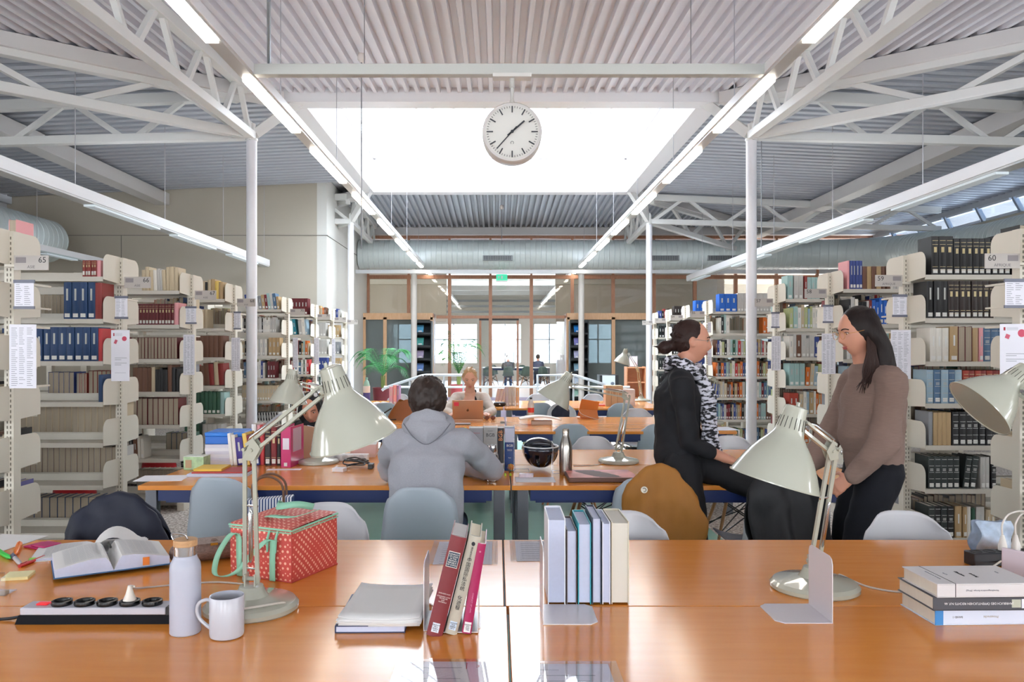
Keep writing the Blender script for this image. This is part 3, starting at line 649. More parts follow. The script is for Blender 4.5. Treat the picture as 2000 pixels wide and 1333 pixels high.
lamp('cream desk lamp with big shade over the coral cooler bag', Lb, P(487, 878, 2.2), P(621, 770, 2.13), P(645, 716, 2.1), P(692, 864, 2.13),
     cord=[Lb+V((.09, -.02, .012)), Lb+V((.1, -.04, .03)), Lb+V((.02, -.095, .033)), Lb+V((-.08, -.1, .02)), T(520, 1170)+V((0, .05, .003)), T(430, 1140)+V((0, 0, .003)), T(270, 1152)+V((0, 0, .004)), T(258, 1165)+V((0, 0, .03)), T(262, 1188)+V((0, 0, .06))])
Rb = T(1591, 1150)
lamp('cream desk lamp before the standing woman, shade tilted toward camera', Rb, P(1628, 878, 2.33), P(1571, 833, 2.24), P(1556, 794, 2.12), P(1517, 926, 2.12),
     cord=[Rb+V((.1, 0, .012)), T(1640, 1125)+V((0, 0, .003)), T(1700, 1150)+V((0, 0, .003)), T(1790, 1158)+V((0, 0, .003)), T(1900, 1130)+V((0, 0, .003)), T(1960, 1105)+V((0, 0, .02))])
lamp('cream desk lamp leaning in from the right edge before the white lists', (1.70, 2.32, .74), (1.83, 2.5, 1.22), P(1998, 768, 2.66), P(2006, 720, 2.7), P(1914, 797, 2.71))
lamp('cream desk lamp with long horizontal arm over the helmet table', T(1208, 904), P(1226, 773, 5.12), P(1124, 755, 5.1), P(1113, 729, 5.05), P(1079, 783, 5.05), cord=[T(1190, 905)+V((0, 0, .01)), T(1160, 910)+V((0, 0, .003)), T(1120, 911)+V((0, 0, .003))])
lamp('cream desk lamp half hidden behind the big shade, before grey column', T(622, 905), P(642, 765, 5.1), P(589, 751, 5.1), P(572, 722, 5.05), P(563, 786, 5.05))
lamp('farthest cream desk lamp, at the wooden magazine shelf', T(1252, 784), P(1246, 723, 11), P(1229, 693, 11), P(1223, 682, 10.95), P(1214, 711, 10.95))
lamp('cream desk lamp partly hidden behind the scarf of the person in black', T(1388, 828), P(1399, 742, 7.9), P(1362, 733, 7.85), P(1350, 722, 7.8), P(1338, 762, 7.8))
# ================= SHELVING =================
LV = [.12, .47, .78, 1.08, 1.38, 1.69, 2.0]; TOPZ = 2.165
def plate_poly(L=.255, H=.17, r=.07):
    return [(0, -.035), (L, -.02), (L, H-r)]+[(L-r+r*cos(a), H-r+r*sin(a)) for a in [i*pi/2/6 for i in range(1, 7)]]+[(0, H)]
_pl = MB().prism(plate_poly(), .003, Matrix(((0, 0, 1, 0), (-1, 0, 0, 0), (0, 1, 0, 0), (0, 0, 0, 1)))).mesh('side_plate', CREAM, 0)
_pb = MB().prism(plate_poly(), .003, Matrix(((0, 0, 1, 0), (1, 0, 0, 0), (0, 1, 0, 0), (0, 0, 0, 1)))).mesh('side_plate', CREAM, 0)
SHELFM = mat('#cfcabf', .4, var=.02)
def board(sy):
    m = MB(); m.box(-.49, .49, min(sy*.03, sy*.27), max(sy*.03, sy*.27), -.008, 0); m.box(-.49, .49, min(sy*.262, sy*.27), max(sy*.262, sy*.27), -.034, -.008); m.box(-.49, .49, min(sy*.03, sy*.036), max(sy*.03, sy*.036), -.01, .05)
    return m.mesh('shelf_board', SHELFM, 0)
_bf = board(-1); _bk = board(1)
_up = MB().box(-.028, .028, -.035, .035, 0, TOPZ).mesh('upright', CREAM, 0)
sl = MB()
for i in range(66):
    for dx in (-.012, .008): sl.box(dx, dx+.005, -.0375, -.0352, .1+i*.031, .1+i*.031+.017)
_sl = sl.mesh('slot_column', mat('#6e685c', .8), 0)
NUMW = {'65': 'sixty-five', '66': 'sixty-six', '67': 'sixty-seven', '68': 'sixty-eight', '70': 'seventy', '71': 'seventy-one', '72': 'seventy-two', '73': 'seventy-three', '60': 'sixty', '59': 'fifty-nine', '58': 'fifty-eight', '57': 'fifty-seven', '55': 'fifty-five', '54': 'fifty-four', '53': 'fifty-three', '52': 'fifty-two'}
def shelving(y, side, no, word=None):
    xp = -2.88 if side < 0 else 3.04
    t = thing('bookshelf_row', f'cream steel double shelving {"marked "+NUMW[no] if no else "without a readable number"}, {"left" if side<0 else "right"} of the tables', 'bookshelf', (xp, y, 0), 0, 'cream steel shelving rows')
    for b in range(3):
        u = link('upright', _up, t, (side*b*1.0, 0, 0))
        if b == 0: link('slot_column', _sl, u)
        if b == 2: break
        for z in LV: link('shelf_board', _bf, t, (side*(b+.5), 0, z)); link('shelf_board', _bk, t, (side*(b+.5), 0, z))
    for z in LV:
        link('side_plate', _pl, t, (side*.001, -.03, z)); link('side_plate', _pb, t, (side*.001, .03, z))
        link('side_plate', _pl, t, (side*.985, -.03, z)); link('side_plate', _pb, t, (side*.985, .03, z))
    MB().box(min(side*-.02, side*2.02), max(side*-.02, side*2.02), -.03, .03, 0, .09).build('base_rail', CREAM, t)
    MB().box(-.03, .03, -.27, .27, 0, .07).build('foot', CREAM, t)
    if no:
        s = -side; c = s*.16
        sg = MB().box(c-.1, c+.1, -.085, -.08, 1.93, 2.015).build('row_sign', mat('#b9b3ae', .5), t, bevel=0)
        MB().box(min(0, s*.07), max(0, s*.07), -.08, -.03, 1.95, 1.965).build('sign_arm', CREAM, t)
        text(no, .048, mat('#2a2a2e', .6), sg, (c+(.065 if s > 0 else -.06), -.0855, 1.988))
        MB().box(c+(-.09 if s > 0 else .03), c+(-.03 if s > 0 else .09), -.0862, -.085, 1.972, 2.005).build('continent_emblem', mat('#8f898c', .6), sg, ang=0)
        if word: text(word, .024, mat('#6e6a6c', .6), sg, (c, -.0855, 1.948))
    return t
LEFT = [(4.73, '65', 'ASIE'), (6.1, '66', 'ASIE'), (7.5, '67', 'ASIE'), (8.7, '68', 'ASIE'), (10.9, '70', None), (12.55, '71', None), (13.85, '72', None), (15.0, '73', None)]
RIGHT = [(4.63, '60', 'AFRIQUE'), (5.95, '59', 'AFRIQUE'), (7.3, '58', None), (8.7, '57', None), (11.55, '55', None), (12.9, '54', None), (14.2, '53', None), (15.4, '52', None)]
for y, n, wd in LEFT: shelving(y, -1, n, wd)
for y, n, wd in RIGHT: shelving(y, 1, n, wd)
# ---------------- books ----------------
NAMES = {'#1f4a86': 'deep blue', '#7a1f26': 'dark red', '#153a66': 'deep blue', '#64171f': 'dark red', '#b89c72': 'tan', '#c9b89a': 'beige', '#2f5a45': 'dark green', '#1a1a1d': 'black', '#2b1f1c': 'black brown', '#e3dfd6': 'off white', '#c2c0bc': 'light grey',
  '#8a8d92': 'grey', '#6f4a38': 'brown', '#d8732e': 'orange', '#9fc0bd': 'pale teal', '#2d8aa0': 'teal', '#34478c': 'blue', '#c23a3f': 'red', '#e9a4a9': 'pink', '#b7c08a': 'olive green', '#6e6aa0': 'violet grey', '#4f6f8f': 'slate blue', '#e6c768': 'yellow',
  '#a63c2c': 'rust red', '#252e2e': 'very dark green', '#9db8c9': 'pale blue', '#8c2f2c': 'brick red', '#f0efec': 'white', '#1b63c4': 'bright blue'}
BAND = mat('#c7b68a', .5, .2); SLV = mat('#b9bbb8', .5, .2); LABM = mat('#e6e6e2', .7)
_bk_cache = {}
def book_mesh(t, h, d, col, style):
    key = (round(t, 3), round(h, 3), round(d, 3), col, style)
    if key in _bk_cache: return _bk_cache[key]
    m = MB(); c = .0022
    if style == 'f':
        m.box(0, c, 0, d, 0, h).box(t-c, t, 0, d, 0, h).box(0, t, d-c, d, 0, h).box(c, t-c, .003, d-c, .003, h-.004, 5)
    else:
        r = min(.006, t*.2)
        m.prism([(0, r), (t*.2, r*.35), (t*.5, 0), (t*.8, r*.35), (t, r), (t, d), (t-c, d), (t-c, r+c), (c, r+c), (c, d), (0, d)], h); m.box(c, t-c, r+c, d-.004, .003, h-.004, 1)
        e = .0006
        def band(z0, z1, mi, x0=.12, x1=.88): m.box(t*x0, t*x1, -e, r*.5, z0, z1, mi)
        if style == 'g':
            for f in (.12, .2, .78, .88): band(h*f, h*f+.003, 2)
            band(h*.58, h*.72, 2, .3, .7)
        if style == 's':
            for f in (.1, .3, .5, .7, .9): band(h*f, h*f+.0035, 3)
            for f in (.55, .58, .61): band(h*f, h*f+.004, 3, .25, .75)
        if style == 't': band(h*.5, h*.82, 3, .38, .62)
        if style in 'gslt' or style == 'm': band(.012, .04, 4, .18, .82)
        if style == 'm': band(h*.45, h*.75, 3 if hash(col) % 2 else 4, .4, .6)
    me = m.mesh('book', [mat(col, .5), PAGE, BAND, SLV, LABM, PAGE_SHADE], 0); _bk_cache[key] = me; return me
ORD = ['first', 'second', 'third', 'fourth', 'fifth', 'sixth', 'seventh', 'eighth', 'ninth', 'tenth', 'eleventh', 'twelfth', 'thirteenth', 'fourteenth', 'fifteenth', 'sixteenth', 'seventeenth', 'eighteenth', 'nineteenth', 'twentieth'] + [f'number {i} counted' for i in range(21, 80)]
LVN = ['bottom', 'sixth', 'fifth', 'fourth', 'third', 'second', 'top']
KIND = {'g': 'volume with gold lettering', 's': 'volume with pale bands', 't': 'volume with pale title', 'l': 'labelled volume', 'm': 'book', 'p': 'book', 'f': 'book turned page edge outward'}
n_ind = 0
def fill(side, y, no, lv, segs, rear=False, indiv=True):
    """segs: (start distance from aisle, count, thickness, height, colours, style, lean)"""
    global n_ind
    xp = -2.88 if side < 0 else 3.04; z = LV[lv]; cnt = 0; mb = MB(); mats = {}
    for sg in segs:
        d0, n, t0, h0, cols, st = sg[:6]; lean = sg[6] if len(sg) > 6 else 0; d = d0
        for i in range(n):
            if d > .93: break
            jit = 1 if len(cols) <= 2 else random.uniform(.65, 1.4); t = t0*jit; h = h0 if len(cols) <= 2 else h0*random.uniform(.84, 1.08); h = min(h, .28)
            col = cols[i % len(cols)] if len(cols) <= 3 else random.choice(cols); dep = .16 if h < .2 else .19
            x0 = d if side > 0 else -(d+t); yy = -.265+random.uniform(0, .012)
            ang = (lean if side > 0 else -lean)+(random.uniform(-.02, .02) if len(cols) > 2 and lean else 0)
            if indiv and not rear and (side > 0 or d < .44):
                me = book_mesh(t*.97, h, dep, col, st); o = link('book', me); cnt += 1; n_ind += 1
                o.location = (xp+x0+(t*.15 if lean else 0), y+yy, z+.0005+(abs(sin(ang))*t if lean else 0)); o.rotation_euler = (0, ang, 0)
                tag(o, f'{NAMES[col]} {KIND[st]}, {ORD[cnt-1]} from aisle, {LVN[lv]} shelf, row {NUMW[no]}', 'book', f'books on the shelves of row {no}')
            else:
                k = mats.setdefault(col, len(mats)); yy2 = .07 if rear else yy; f0 = yy2
                M = Matrix.Translation((xp+x0, y, z+.001)) @ Matrix.Rotation(ang, 4, 'Y')
                if rear: mb.box(0, .002, f0, f0+.18, 0, h, k, M).box(t-.003, t-.001, f0, f0+.18, 0, h, k, M).box(.002, t-.003, f0+.003, f0+.18, .003, h-.004, 99, M)
                else: mb.box(0, t*.95, f0, f0+.18, 0, h, k, M); mb.box(t*.2, t*.75, f0-.001, f0, .012, .04, 98, M); mb.box(t*.35, t*.6, f0-.001, f0, h*.5, h*.75, 97, M)
            d += t
    if mb.v:
        nm = list(mats); ml = [mat(c, .55) for c in nm]+[PAGE_SHADE, LABM, SLV]; N = len(nm); mb.m = [N if q == 99 else N+1 if q == 98 else N+2 if q == 97 else q for q in mb.m]
        o = mb.build('books', ml, ang=0)
        tag(o, f'{"page edges of books" if rear else "packed books"} seen on the {LVN[lv]} shelf of row {NUMW[no]}', 'books', kind='stuff')
MIX = ['#e3dfd6', '#c2c0bc', '#c9b89a', '#8a8d92', '#6f4a38', '#d8732e', '#9fc0bd', '#34478c', '#c23a3f', '#b7c08a', '#4f6f8f', '#1a1a1d', '#f0efec', '#b89c72', '#2f5a45', '#7a1f26']
PAST = ['#9fc0bd', '#e3dfd6', '#c9b89a', '#9db8c9', '#b89c72', '#c2c0bc', '#a63c2c', '#f0efec', '#b7c08a', '#d8732e', '#8c2f2c', '#34478c', '#9fc0bd']
BRN = ['#b89c72', '#c9b89a', '#6f4a38', '#b89c72']
B, Rd, G, K, KB, OW, LG, GR, BR, OR, BE, TN = '#153a66', '#64171f', '#2f5a45', '#1a1a1d', '#2b1f1c', '#e3dfd6', '#c2c0bc', '#8a8d92', '#6f4a38', '#d8732e', '#c9b89a', '#b89c72'
RR = '#8c2f2c'
# row 66 (left)
y = 6.1
fill(-1, y, '66', 6, [(.03, 1, .03, .12, ['#e9a4a9'], 'p'), (.06, 5, .021, .12, [RR], 'g')])
fill(-1, y, '66', 5, [(.02, 1, .05, .265, [RR], 'p'), (.07, 4, .058, .27, [B], 't')]); fill(-1, y, '66', 5, [(.3, 18, .03, .2, [BE, LG], 'p')], rear=True)
fill(-1, y, '66', 4, [(.02, 1, .03, .24, ['#c23a3f'], 'p'), (.05, 7, .058, .25, [B], 't'), (.456, 6, .05, .24, [B], 't')])
fill(-1, y, '66', 3, [(.02, 1, .03, .2, [B], 'p')]); fill(-1, y, '66', 3, [(.05, 7, .034, .22, [RR], 'p'), (.3, 4, .02, .2, ['#a63c2c', LG], 'p'), (.4, 5, .04, .21, ['#34478c', LG], 'p')], rear=True)
fill(-1, y, '66', 2, [(.02, 18, .05, .27, [BE, BE], 'p')], rear=True); fill(-1, y, '66', 1, [(.02, 20, .045, .24, [LG, BR], 'p')], rear=True); fill(-1, y, '66', 0, [(.05, 14, .06, .2, [B, B], 'p')], rear=True)
# row 67
y = 7.5
fill(-1, y, '67', 6, [(.03, 10, .034, .215, [BE, TN, LG, OW, BE], 'p', .03)])
fill(-1, y, '67', 5, [(.02, 1, .04, .2, ['#e9a4a9'], 'p'), (.06, 15, .029, .19, [Rd], 'g')]); fill(-1, y, '67', 5, [(.02, 12, .03, .25, [TN, BE, '#1f4a86', '#c23a3f'], 'p')], rear=True)
fill(-1, y, '67', 4, [(.03, 16, .03, .195, [Rd], 'f')])
fill(-1, y, '67', 3, [(.02, 7, .035, .23, [LG, K, BE, BR], 'p'), (.26, 4, .045, .22, [BR, BR], 'p')]); fill(-1, y, '67', 3, [(.02, 16, .04, .24, [GR, BE], 'p')], rear=True)
fill(-1, y, '67', 2, [(.02, 12, .047, .24, [Rd], 'f')])
fill(-1, y, '67', 1, [(.34, 4, .03, .2, [BR, K, OW, RR], 'm', .06)]); fill(-1, y, '67', 1, [(.02, 5, .05, .2, [G, '#34478c'], 'p')], rear=True)
fill(-1, y, '67', 0, [(.05, 10, .05, .2, [BE, GR], 'p')], rear=True)
# row 68
y = 8.7
fill(-1, y, '68', 6, [(.03, 11, .034, .21, [BE, '#e6c768', TN, BE, LG, K, LG], 'p')])
fill(-1, y, '68', 5, [(.3, 3, .04, .24, ['#34478c'], 't'), (.2, 3, .034, .2, [BE], 'p')]); fill(-1, y, '68', 5, [(.02, 18, .03, .22, MIX, 'p')], rear=True)
fill(-1, y, '68', 4, [(.03, 8, .052, .23, [BR], 'p')])
fill(-1, y, '68', 3, [(.02, 6, .045, .23, [BR, '#8c2f2c', BR, BE], 'p', .05), (.33, 3, .035, .22, ['#c23a3f', BE], 'p')])
fill(-1, y, '68', 2, [(.02, 1, .04, .23, ['#9fc0bd'], 'p'), (.06, 8, .044, .235, [G], 'l')])
fill(-1, y, '68', 1, [(.28, 4, .04, .23, [G], 'l'), (.05, 4, .05, .2, [LG], 'p')])
fill(-1, y, '68', 0, [(.03, 10, .045, .22, [K, '#252e2e'], 's')])
# row 65 (rear faces peeking)
y = 4.73
for lv in range(1, 7): fill(-1, y, '65', lv, [(.03, 12, .04, .19, [BR, K, BE, LG], 'p')], rear=True)
fill(-1, y, '65', 6, [(.02, 1, .045, .25, ['#e9a4a9'], 'p')], rear=True); fill(-1, y, '65', 3, [(.02, 1, .03, .22, [Rd], 'p')], rear=True); fill(-1, y, '65', 1, [(.02, 1, .05, .19, ['#6e6aa0'], 'p')], rear=True)
# far left rows
for y, n, mx_ in ((10.9, '70', .62), (12.55, '71', .5), (13.85, '72', .45), (15.0, '73', .4)):
    for lv in range(7):
        if n == '70':
            sp = {6: [(.03, 12, .034, .2, MIX, 'm', .12)], 5: [(.08, 20, .024, .2, [LG, '#6e6aa0', OW, K, '#c2c0bc'], 'm')], 4: [(.03, 3, .05, .24, [TN], 'p'), (.2, 5, .03, .22, [OW, LG], 'm'), (.4, 6, .03, .2, MIX, 'm')],
                  3: [(.09, 3, .035, .22, [Rd], 'g'), (.23, 10, .028, .22, ['#9db8c9', '#4f6f8f', OW, '#34478c'], 'm')], 2: [(.06, 14, .034, .2, ['#e6d3a8' if 0 else BE], 'p')], 1: [(.03, 24, .018, .15, [LG, K], 'p', .1)], 0: [(.1, 12, .04, .2, ['#2d8aa0', OW, '#34478c', K], 'm')]}[lv]
        elif n == '71': sp = {6: [(.05, 5, .05, .25, [Rd], 'g')], 5: [(.05, 3, .045, .24, ['#9db8c9', OW, LG], 'm', .1), (.22, 4, .045, .24, ['#2d8aa0', '#9fc0bd'], 'm', .12)]}.get(lv, [(.03, 14, .03, .21, MIX, 'm')])
        elif n == '72': sp = {6: [(.05, 10, .03, .2, MIX, 'm')], 5: [(.05, 6, .05, .23, [LG], 'p')], 4: [(.03, 7, .05, .24, [LG], 'p')], 3: [(.03, 6, .05, .24, ['#34478c'], 't')]}.get(lv, [(.03, 12, .035, .21, MIX, 'm')])
        else: sp = {5: [(.05, 5, .05, .22, [TN], 'p')], 4: [(.05, 6, .05, .22, [GR], 'p')], 3: [(.03, 8, .04, .22, [TN], 'p')]}.get(lv, [(.03, 10, .035, .21, MIX, 'm')])
        fill(-1, y, n, lv, sp, indiv=False)
        if n in ('70', '71') and lv in (1, 2, 3, 5): fill(-1, y, n, lv, [(.03, 20, .03, .23, MIX, 'p')], rear=True)
# row 59 (right, most visible)
y = 5.95
fill(1, y, '59', 6, [(.06, 3, .052, .275, [K], 'g'), (.22, 9, .045, .26, [K], 'g'), (.64, 4, .06, .26, [K], 't')])
fill(1, y, '59', 5, [(.03, 3, .05, .265, [K], 't'), (.18, 16, .042, .265, [KB], 'g')])
fill(1, y, '59', 4, [(.05, 3, .045, .24, [OW], 'm'), (.19, 1, .06, .25, [TN], 'm'), (.25, 2, .05, .25, [Rd], 'f'), (.355, 1, .04, .24, [TN], 'p'), (.4, 1, .03, .24, ['#e9a4a9'], 'm'), (.43, 6, .052, .24, ['#4f6f8f'], 's')])
fill(1, y, '59', 3, [(.03, 5, .05, .24, ['#9db8c9', '#4f6f8f'], 's'), (.285, 14, .043, .235, ['#a63c2c', '#8c2f2c'], 'g')]); fill(1, y, '59', 3, [(.03, 20, .035, .28, MIX, 'p')], rear=True)
fill(1, y, '59', 2, [(.04, 1, .03, .24, [GR], 'p'), (.075, 4, .032, .235, [TN], 'p'), (.21, 12, .048, .24, [K], 's')]); fill(1, y, '59', 2, [(.03, 20, .035, .26, ['#1f4a86', GR, OW, BR], 'p')], rear=True)
fill(1, y, '59', 1, [(.04, 5, .045, .23, ['#252e2e'], 's'), (.28, 2, .045, .23, ['#252e2e'], 's', .12), (.41, 2, .035, .225, [LG], 'm'), (.49, 1, .035, .225, [K], 's')])
fill(1, y, '59', 0, [(.04, 4, .045, .225, ['#252e2e', K], 's'), (.23, 1, .05, .225, [TN], 'm'), (.285, 2, .03, .22, [TN, OW], 'm'), (.35, 1, .025, .21, [G], 'l'), (.38, 1, .06, .22, [LG], 'm'), (.45, 2, .035, .2, [BE], 'm')]); fill(1, y, '59', 0, [(.03, 16, .04, .24, [K, BR, GR, GR], 'p')], rear=True)
# row 58
y = 7.3
fill(1, y, '58', 6, [(.05, 1, .02, .25, ['#e9a4a9'], 'p'), (.075, 4, .028, .25, ['#34478c'], 't'), (.19, 5, .04, .2, [BR, TN], 'p'), (.4, 7, .03, .2, [LG, BE, BR, OW], 'p')])
fill(1, y, '58', 5, [(.06, 16, .031, .23, ['#6e6aa0', LG, RR, G, '#1b63c4', K, OW, Rd], 'm')])
for lv in (4, 3, 2, 1, 0): fill(1, y, '58', lv, [(.05, 13, .035, .22, PAST if lv in (4, 3) else MIX, 'm')], indiv=lv > 2)
# row 57
y = 8.7
fill(1, y, '57', 6, [(.03, 1, .06, .25, ['#9fc0bd'], 'm'), (.1, 2, .05, .25, [LG], 'p'), (.21, 1, .03, .24, [RR], 'p'), (.24, 3, .045, .23, ['#9fc0bd'], 'p'), (.39, 3, .04, .23, [KB, BE], 'm')], indiv=False)
fill(1, y, '57', 5, [(.05, 14, .035, .23, PAST, 'm')], indiv=False); fill(1, y, '57', 4, [(.05, 12, .04, .235, [OW, OW, BR, '#34478c', LG], 'm')], indiv=False)
fill(1, y, '57', 3, [(.05, 3, .055, .235, ['#9fc0bd'], 'm'), (.22, 10, .035, .23, PAST, 'm', .06)], indiv=False); fill(1, y, '57', 2, [(.05, 2, .05, .22, ['#a63c2c'], 'g'), (.16, 11, .034, .235, PAST, 'm')], indiv=False)
for lv in (1, 0): fill(1, y, '57', lv, [(.05, 12, .038, .22, MIX, 'm')], indiv=False)
for lv in (1, 2, 3, 5): fill(1, y, '57', lv, [(.03, 22, .03, .27, MIX, 'p')], rear=True); fill(1, 7.3, '58', lv, [(.03, 22, .03, .27, MIX, 'p')], rear=True)
# row 60 rear
for lv in range(0, 7): fill(1, 4.63, '60', lv, [(.04, 12, .04, .2, [BR, BE, GR, K], 'p')], rear=True)
# far right rows
for y, n in ((11.55, '55'), (12.9, '54'), (14.2, '53'), (15.4, '52')):
    for lv in range(7):
        if n == '55': sp = {6: [(.1, 3, .085, .25, ['#1b63c4'], 't'), (.36, 14, .045, .26, [LG], 'm')], 5: [(.1, 4, .04, .25, [OW, K, '#9fc0bd'], 'm'), (.5, 2, .04, .22, [OW], 'm'), (.72, 6, .04, .22, [OR, BE, OR, LG], 'm')]}.get(lv, [(.05, 30, .03, .215, MIX, 'm'), ])
        elif n == '54': sp = {6: [(.1, 4, .07, .24, ['#1b63c4'], 'p')], 3: [(.1, 5, .06, .24, ['#34478c'], 't')]}.get(lv, [(.03, 14, .04, .21, MIX, 'm')])
        elif n == '53': sp = {6: [(.05, 5, .05, .22, [KB], 's')]}.get(lv, [(.03, 14, .04, .21, [K, '#252e2e', GR], 's')])
        else: sp = {6: [(.03, 9, .045, .22, ['#34478c', K, RR], 'm')]}.get(lv, [(.03, 10, .05, .22, ['#252e2e', K], 's')])
        fill(1, y, n, lv, sp, indiv=False)
        if n == '55' and lv in (1, 2, 3, 5): fill(1, y, n, lv, [(.03, 30, .03, .25, MIX, 'p')], rear=True)
# ---------------- papers hung on shelf ends ----------------
LINE = mat('#9a9ca6', .8)
def sheet(lab, p0, p1, ytop, ybot, Y, logo=False, clamp=False, cols=3, name='paper_list', lean=.0):
    """p0,p1 px of left/right edges at depth Y"""
    a = P(p0, ytop, Y); b = P(p1, ytop, Y-lean); zb = P(p0, ybot, Y).z; H = a.z-zb; W = (V((b.x, b.y, 0))-V((a.x, a.y, 0))).length; rz = math.atan2(b.y-a.y, b.x-a.x)
    for k_, v_ in NUMW.items(): lab = lab.replace('row '+k_, 'row '+v_)
    t = thing(name, lab, 'notice', (a.x, a.y, zb), rz, 'papers hung on the shelf ends')
    MB().box(0, W, 0, .0015, 0, H).build('sheet', mat('#e6e5ee', .7), t)
    if clamp:
        MB().box(-.004, W+.004, -.004, .006, H-.012, H+.006).build('clamp_bar', mat('#6d7080', .4), t); MB().box(-.004, W+.004, -.004, .006, -.006, .01).build('clamp_bar', mat('#6d7080', .4), t)
    MB().box(W/2-.006, W/2+.006, .0015, .26, H-.02, H-.008).box(W/2-.006, W/2+.006, .0015, .26, .0, .01).build('hanger', CREAM, t)
    ln = MB()
    if logo:
        for k, z in enumerate((.60, .565, .50, .465)): ln.box(W*.2, W*(.85 if k % 2 == 0 else .55), -.0008, 0, H*(z-.15), H*(z-.15)+.003)
        for z in (.93, .91, .89): ln.box(W*.22, W*.6, -.0008, 0, H*z, H*z+.0015)
        ln.box(W*.2, W*.8, -.0008, 0, H*.16, H*.16+.002)
        MB().box(W*.12, W*.18, -.001, 0, H*.88, H*.94).build('logo', MAROONINK, t, ang=0)
        MB().lathe([(W*.13, 0), (W*.13, .001), (0, .001)], 20, Matrix.Translation((W*.72, 0, H*.83)) @ Matrix.Rotation(pi/2, 4, 'X')).build('red_dot', mat('#d0506a', .6), t)
        MB().box(-W*.07, W*.07, -.001, 0, -H*.04, H*.04, 0, Matrix.Translation((W*.25, 0, H*.77)) @ Matrix.Rotation(.4, 4, 'Y')).build('phone_drawing', mat('#c85a70', .6), t)
    else:
        n = int(H/.011)
        for i in range(1, n-1):
            for c in range(cols):
                if random.random() < .93: x0 = W*(.08+c*.86/cols); ln.box(x0, x0+W*.72/cols*random.uniform(.5, 1), -.0008, 0, H-.011*(i+1), H-.011*(i+1)+.003)
    ln.build('print_lines', LINE, t, ang=0)['kind'] = 'stuff'
    return t
sheet('list in grey clamps on the end of row 65', 28, 66, 549, 602, 4.42, clamp=True, cols=2)
sheet('white printed list below the clamps on row 65', 18, 71, 634, 759, 4.42)
sheet('list in grey clamps on the end of row 66', 225, 249, 580, 622, 5.78, clamp=True, cols=2)
sheet('poster with red dot and phone drawing on row 66', 217, 253, 645, 745, 5.78, logo=True, name='paper_poster')
sheet('list in grey clamps on the end of row 67', 363, 383, 600, 632, 7.2, clamp=True, cols=2)
sheet('white printed list on the end of row 67', 358, 380, 654, 733, 7.2)
sheet('list in grey clamps on the end of row 68', 457, 470, 610, 643, 8.42, clamp=True, cols=2)
sheet('white printed list on the end of row 68', 452, 469, 660, 725, 8.42)
sheet('small white list on the end of row 70', 572, 582, 660, 718, 10.6, cols=2); sheet('small white list on the end of row 71', 613, 623, 660, 712, 12.25, cols=2); sheet('small white list on the end of row 72', 648, 655, 662, 712, 13.55, cols=1)
sheet('list in grey clamps on the end of row 60', 1963, 2003, 547, 600, 4.35, clamp=True, cols=2)
sheet('poster with red dot and phone drawing on row 60', 1953, 2012, 633, 740, 4.35, logo=True, name='paper_poster')
sheet('list in grey clamps on the end of row 59', 1744, 1771, 577, 618, 5.65, clamp=True, cols=2)
sheet('white printed list on the end of row 59', 1740, 1779, 645, 741, 5.65)
sheet('list in grey clamps on the end of row 58', 1608, 1627, 597, 630, 7.0, clamp=True, cols=2)
sheet('white printed list on the end of row 58', 1605, 1632, 652, 731, 7.0)
sheet('list in grey clamps on the end of row 57', 1507, 1522, 611, 640, 8.4, clamp=True, cols=2)
sheet('white printed list on the end of row 57', 1507, 1525, 657, 724, 8.4)
sheet('small white list on the end of row 55', 1382, 1389, 630, 650, 11.25, cols=1); sheet('long white list on the end of row 55', 1382, 1390, 662, 714, 11.25, cols=1)

# ================= THINGS ON THE TABLES =================
TZ = .7402
MW = mat('#e9e8ec', .3); CLEAR = glassmat('#fafcff', .12); TEAL = mat('#8fc9ae', .6)
def at(p, z=TZ): return (p[0], p[1], z)
# --- open books ---
def open_book(lab, loc, rz, w, h, th, cover, name='open_book', lines=True, edge=PAGEB, cat='book'):
    t = thing(name, lab, cat, loc, rz); n = 14
    def top(x): a = abs(x)/(w/2); return .003+th*min(1, (a*7)**.6)*(1-.55*max(0, a-.35)**1.2*1.4)
    xs = [-w/2+w*i/(2*n) for i in range(2*n+1)]
    b = MB()
    for i in range(2*n):
        x0, x1 = xs[i], xs[i+1]; z0, z1 = top(x0), top(x1)
        b.add([(x0, -h/2, .003), (x1, -h/2, .003), (x1, -h/2, z1), (x0, -h/2, z0), (x0, h/2, .003), (x1, h/2, .003), (x1, h/2, z1), (x0, h/2, z0)], [(0, 1, 2, 3), (7, 6, 5, 4)], 1)
        b.add([(x0, -h/2, z0), (x1, -h/2, z1), (x1, h/2, z1), (x0, h/2, z0)], [(0, 1, 2, 3)], 0)
    for s in (-1, 1): x = s*w/2; b.add([(x, -h/2, .003), (x, h/2, .003), (x, h/2, top(x)), (x, -h/2, top(x))], [(0, 1, 2, 3)], 1)
    b.build('pages', [PAPER, edge], t, ang=50)
    MB().box(-w/2-.004, w/2+.004, -h/2-.004, h/2+.004, 0, .003).build('cover', cover, t)
    if lines:
        l = MB()
        for s in (-1, 1):
            for k in range(int(h/.009)-3):
                y = h/2-.02-k*.009; xa, xb = s*w*.1, s*w*.42
                m = 5
                for q in range(m):
                    u0 = xa+(xb-xa)*q/m; u1 = xa+(xb-xa)*(q+.92)/m; l.add([(u0, y, top(u0)+.0006), (u1, y, top(u1)+.0006), (u1, y+.0022, top(u1)+.0006), (u0, y+.0022, top(u0)+.0006)], [(0, 1, 2, 3)])
        l.build('printed_lines', mat('#b4b4ba', .8), t, ang=0)['kind'] = 'stuff'
    return t
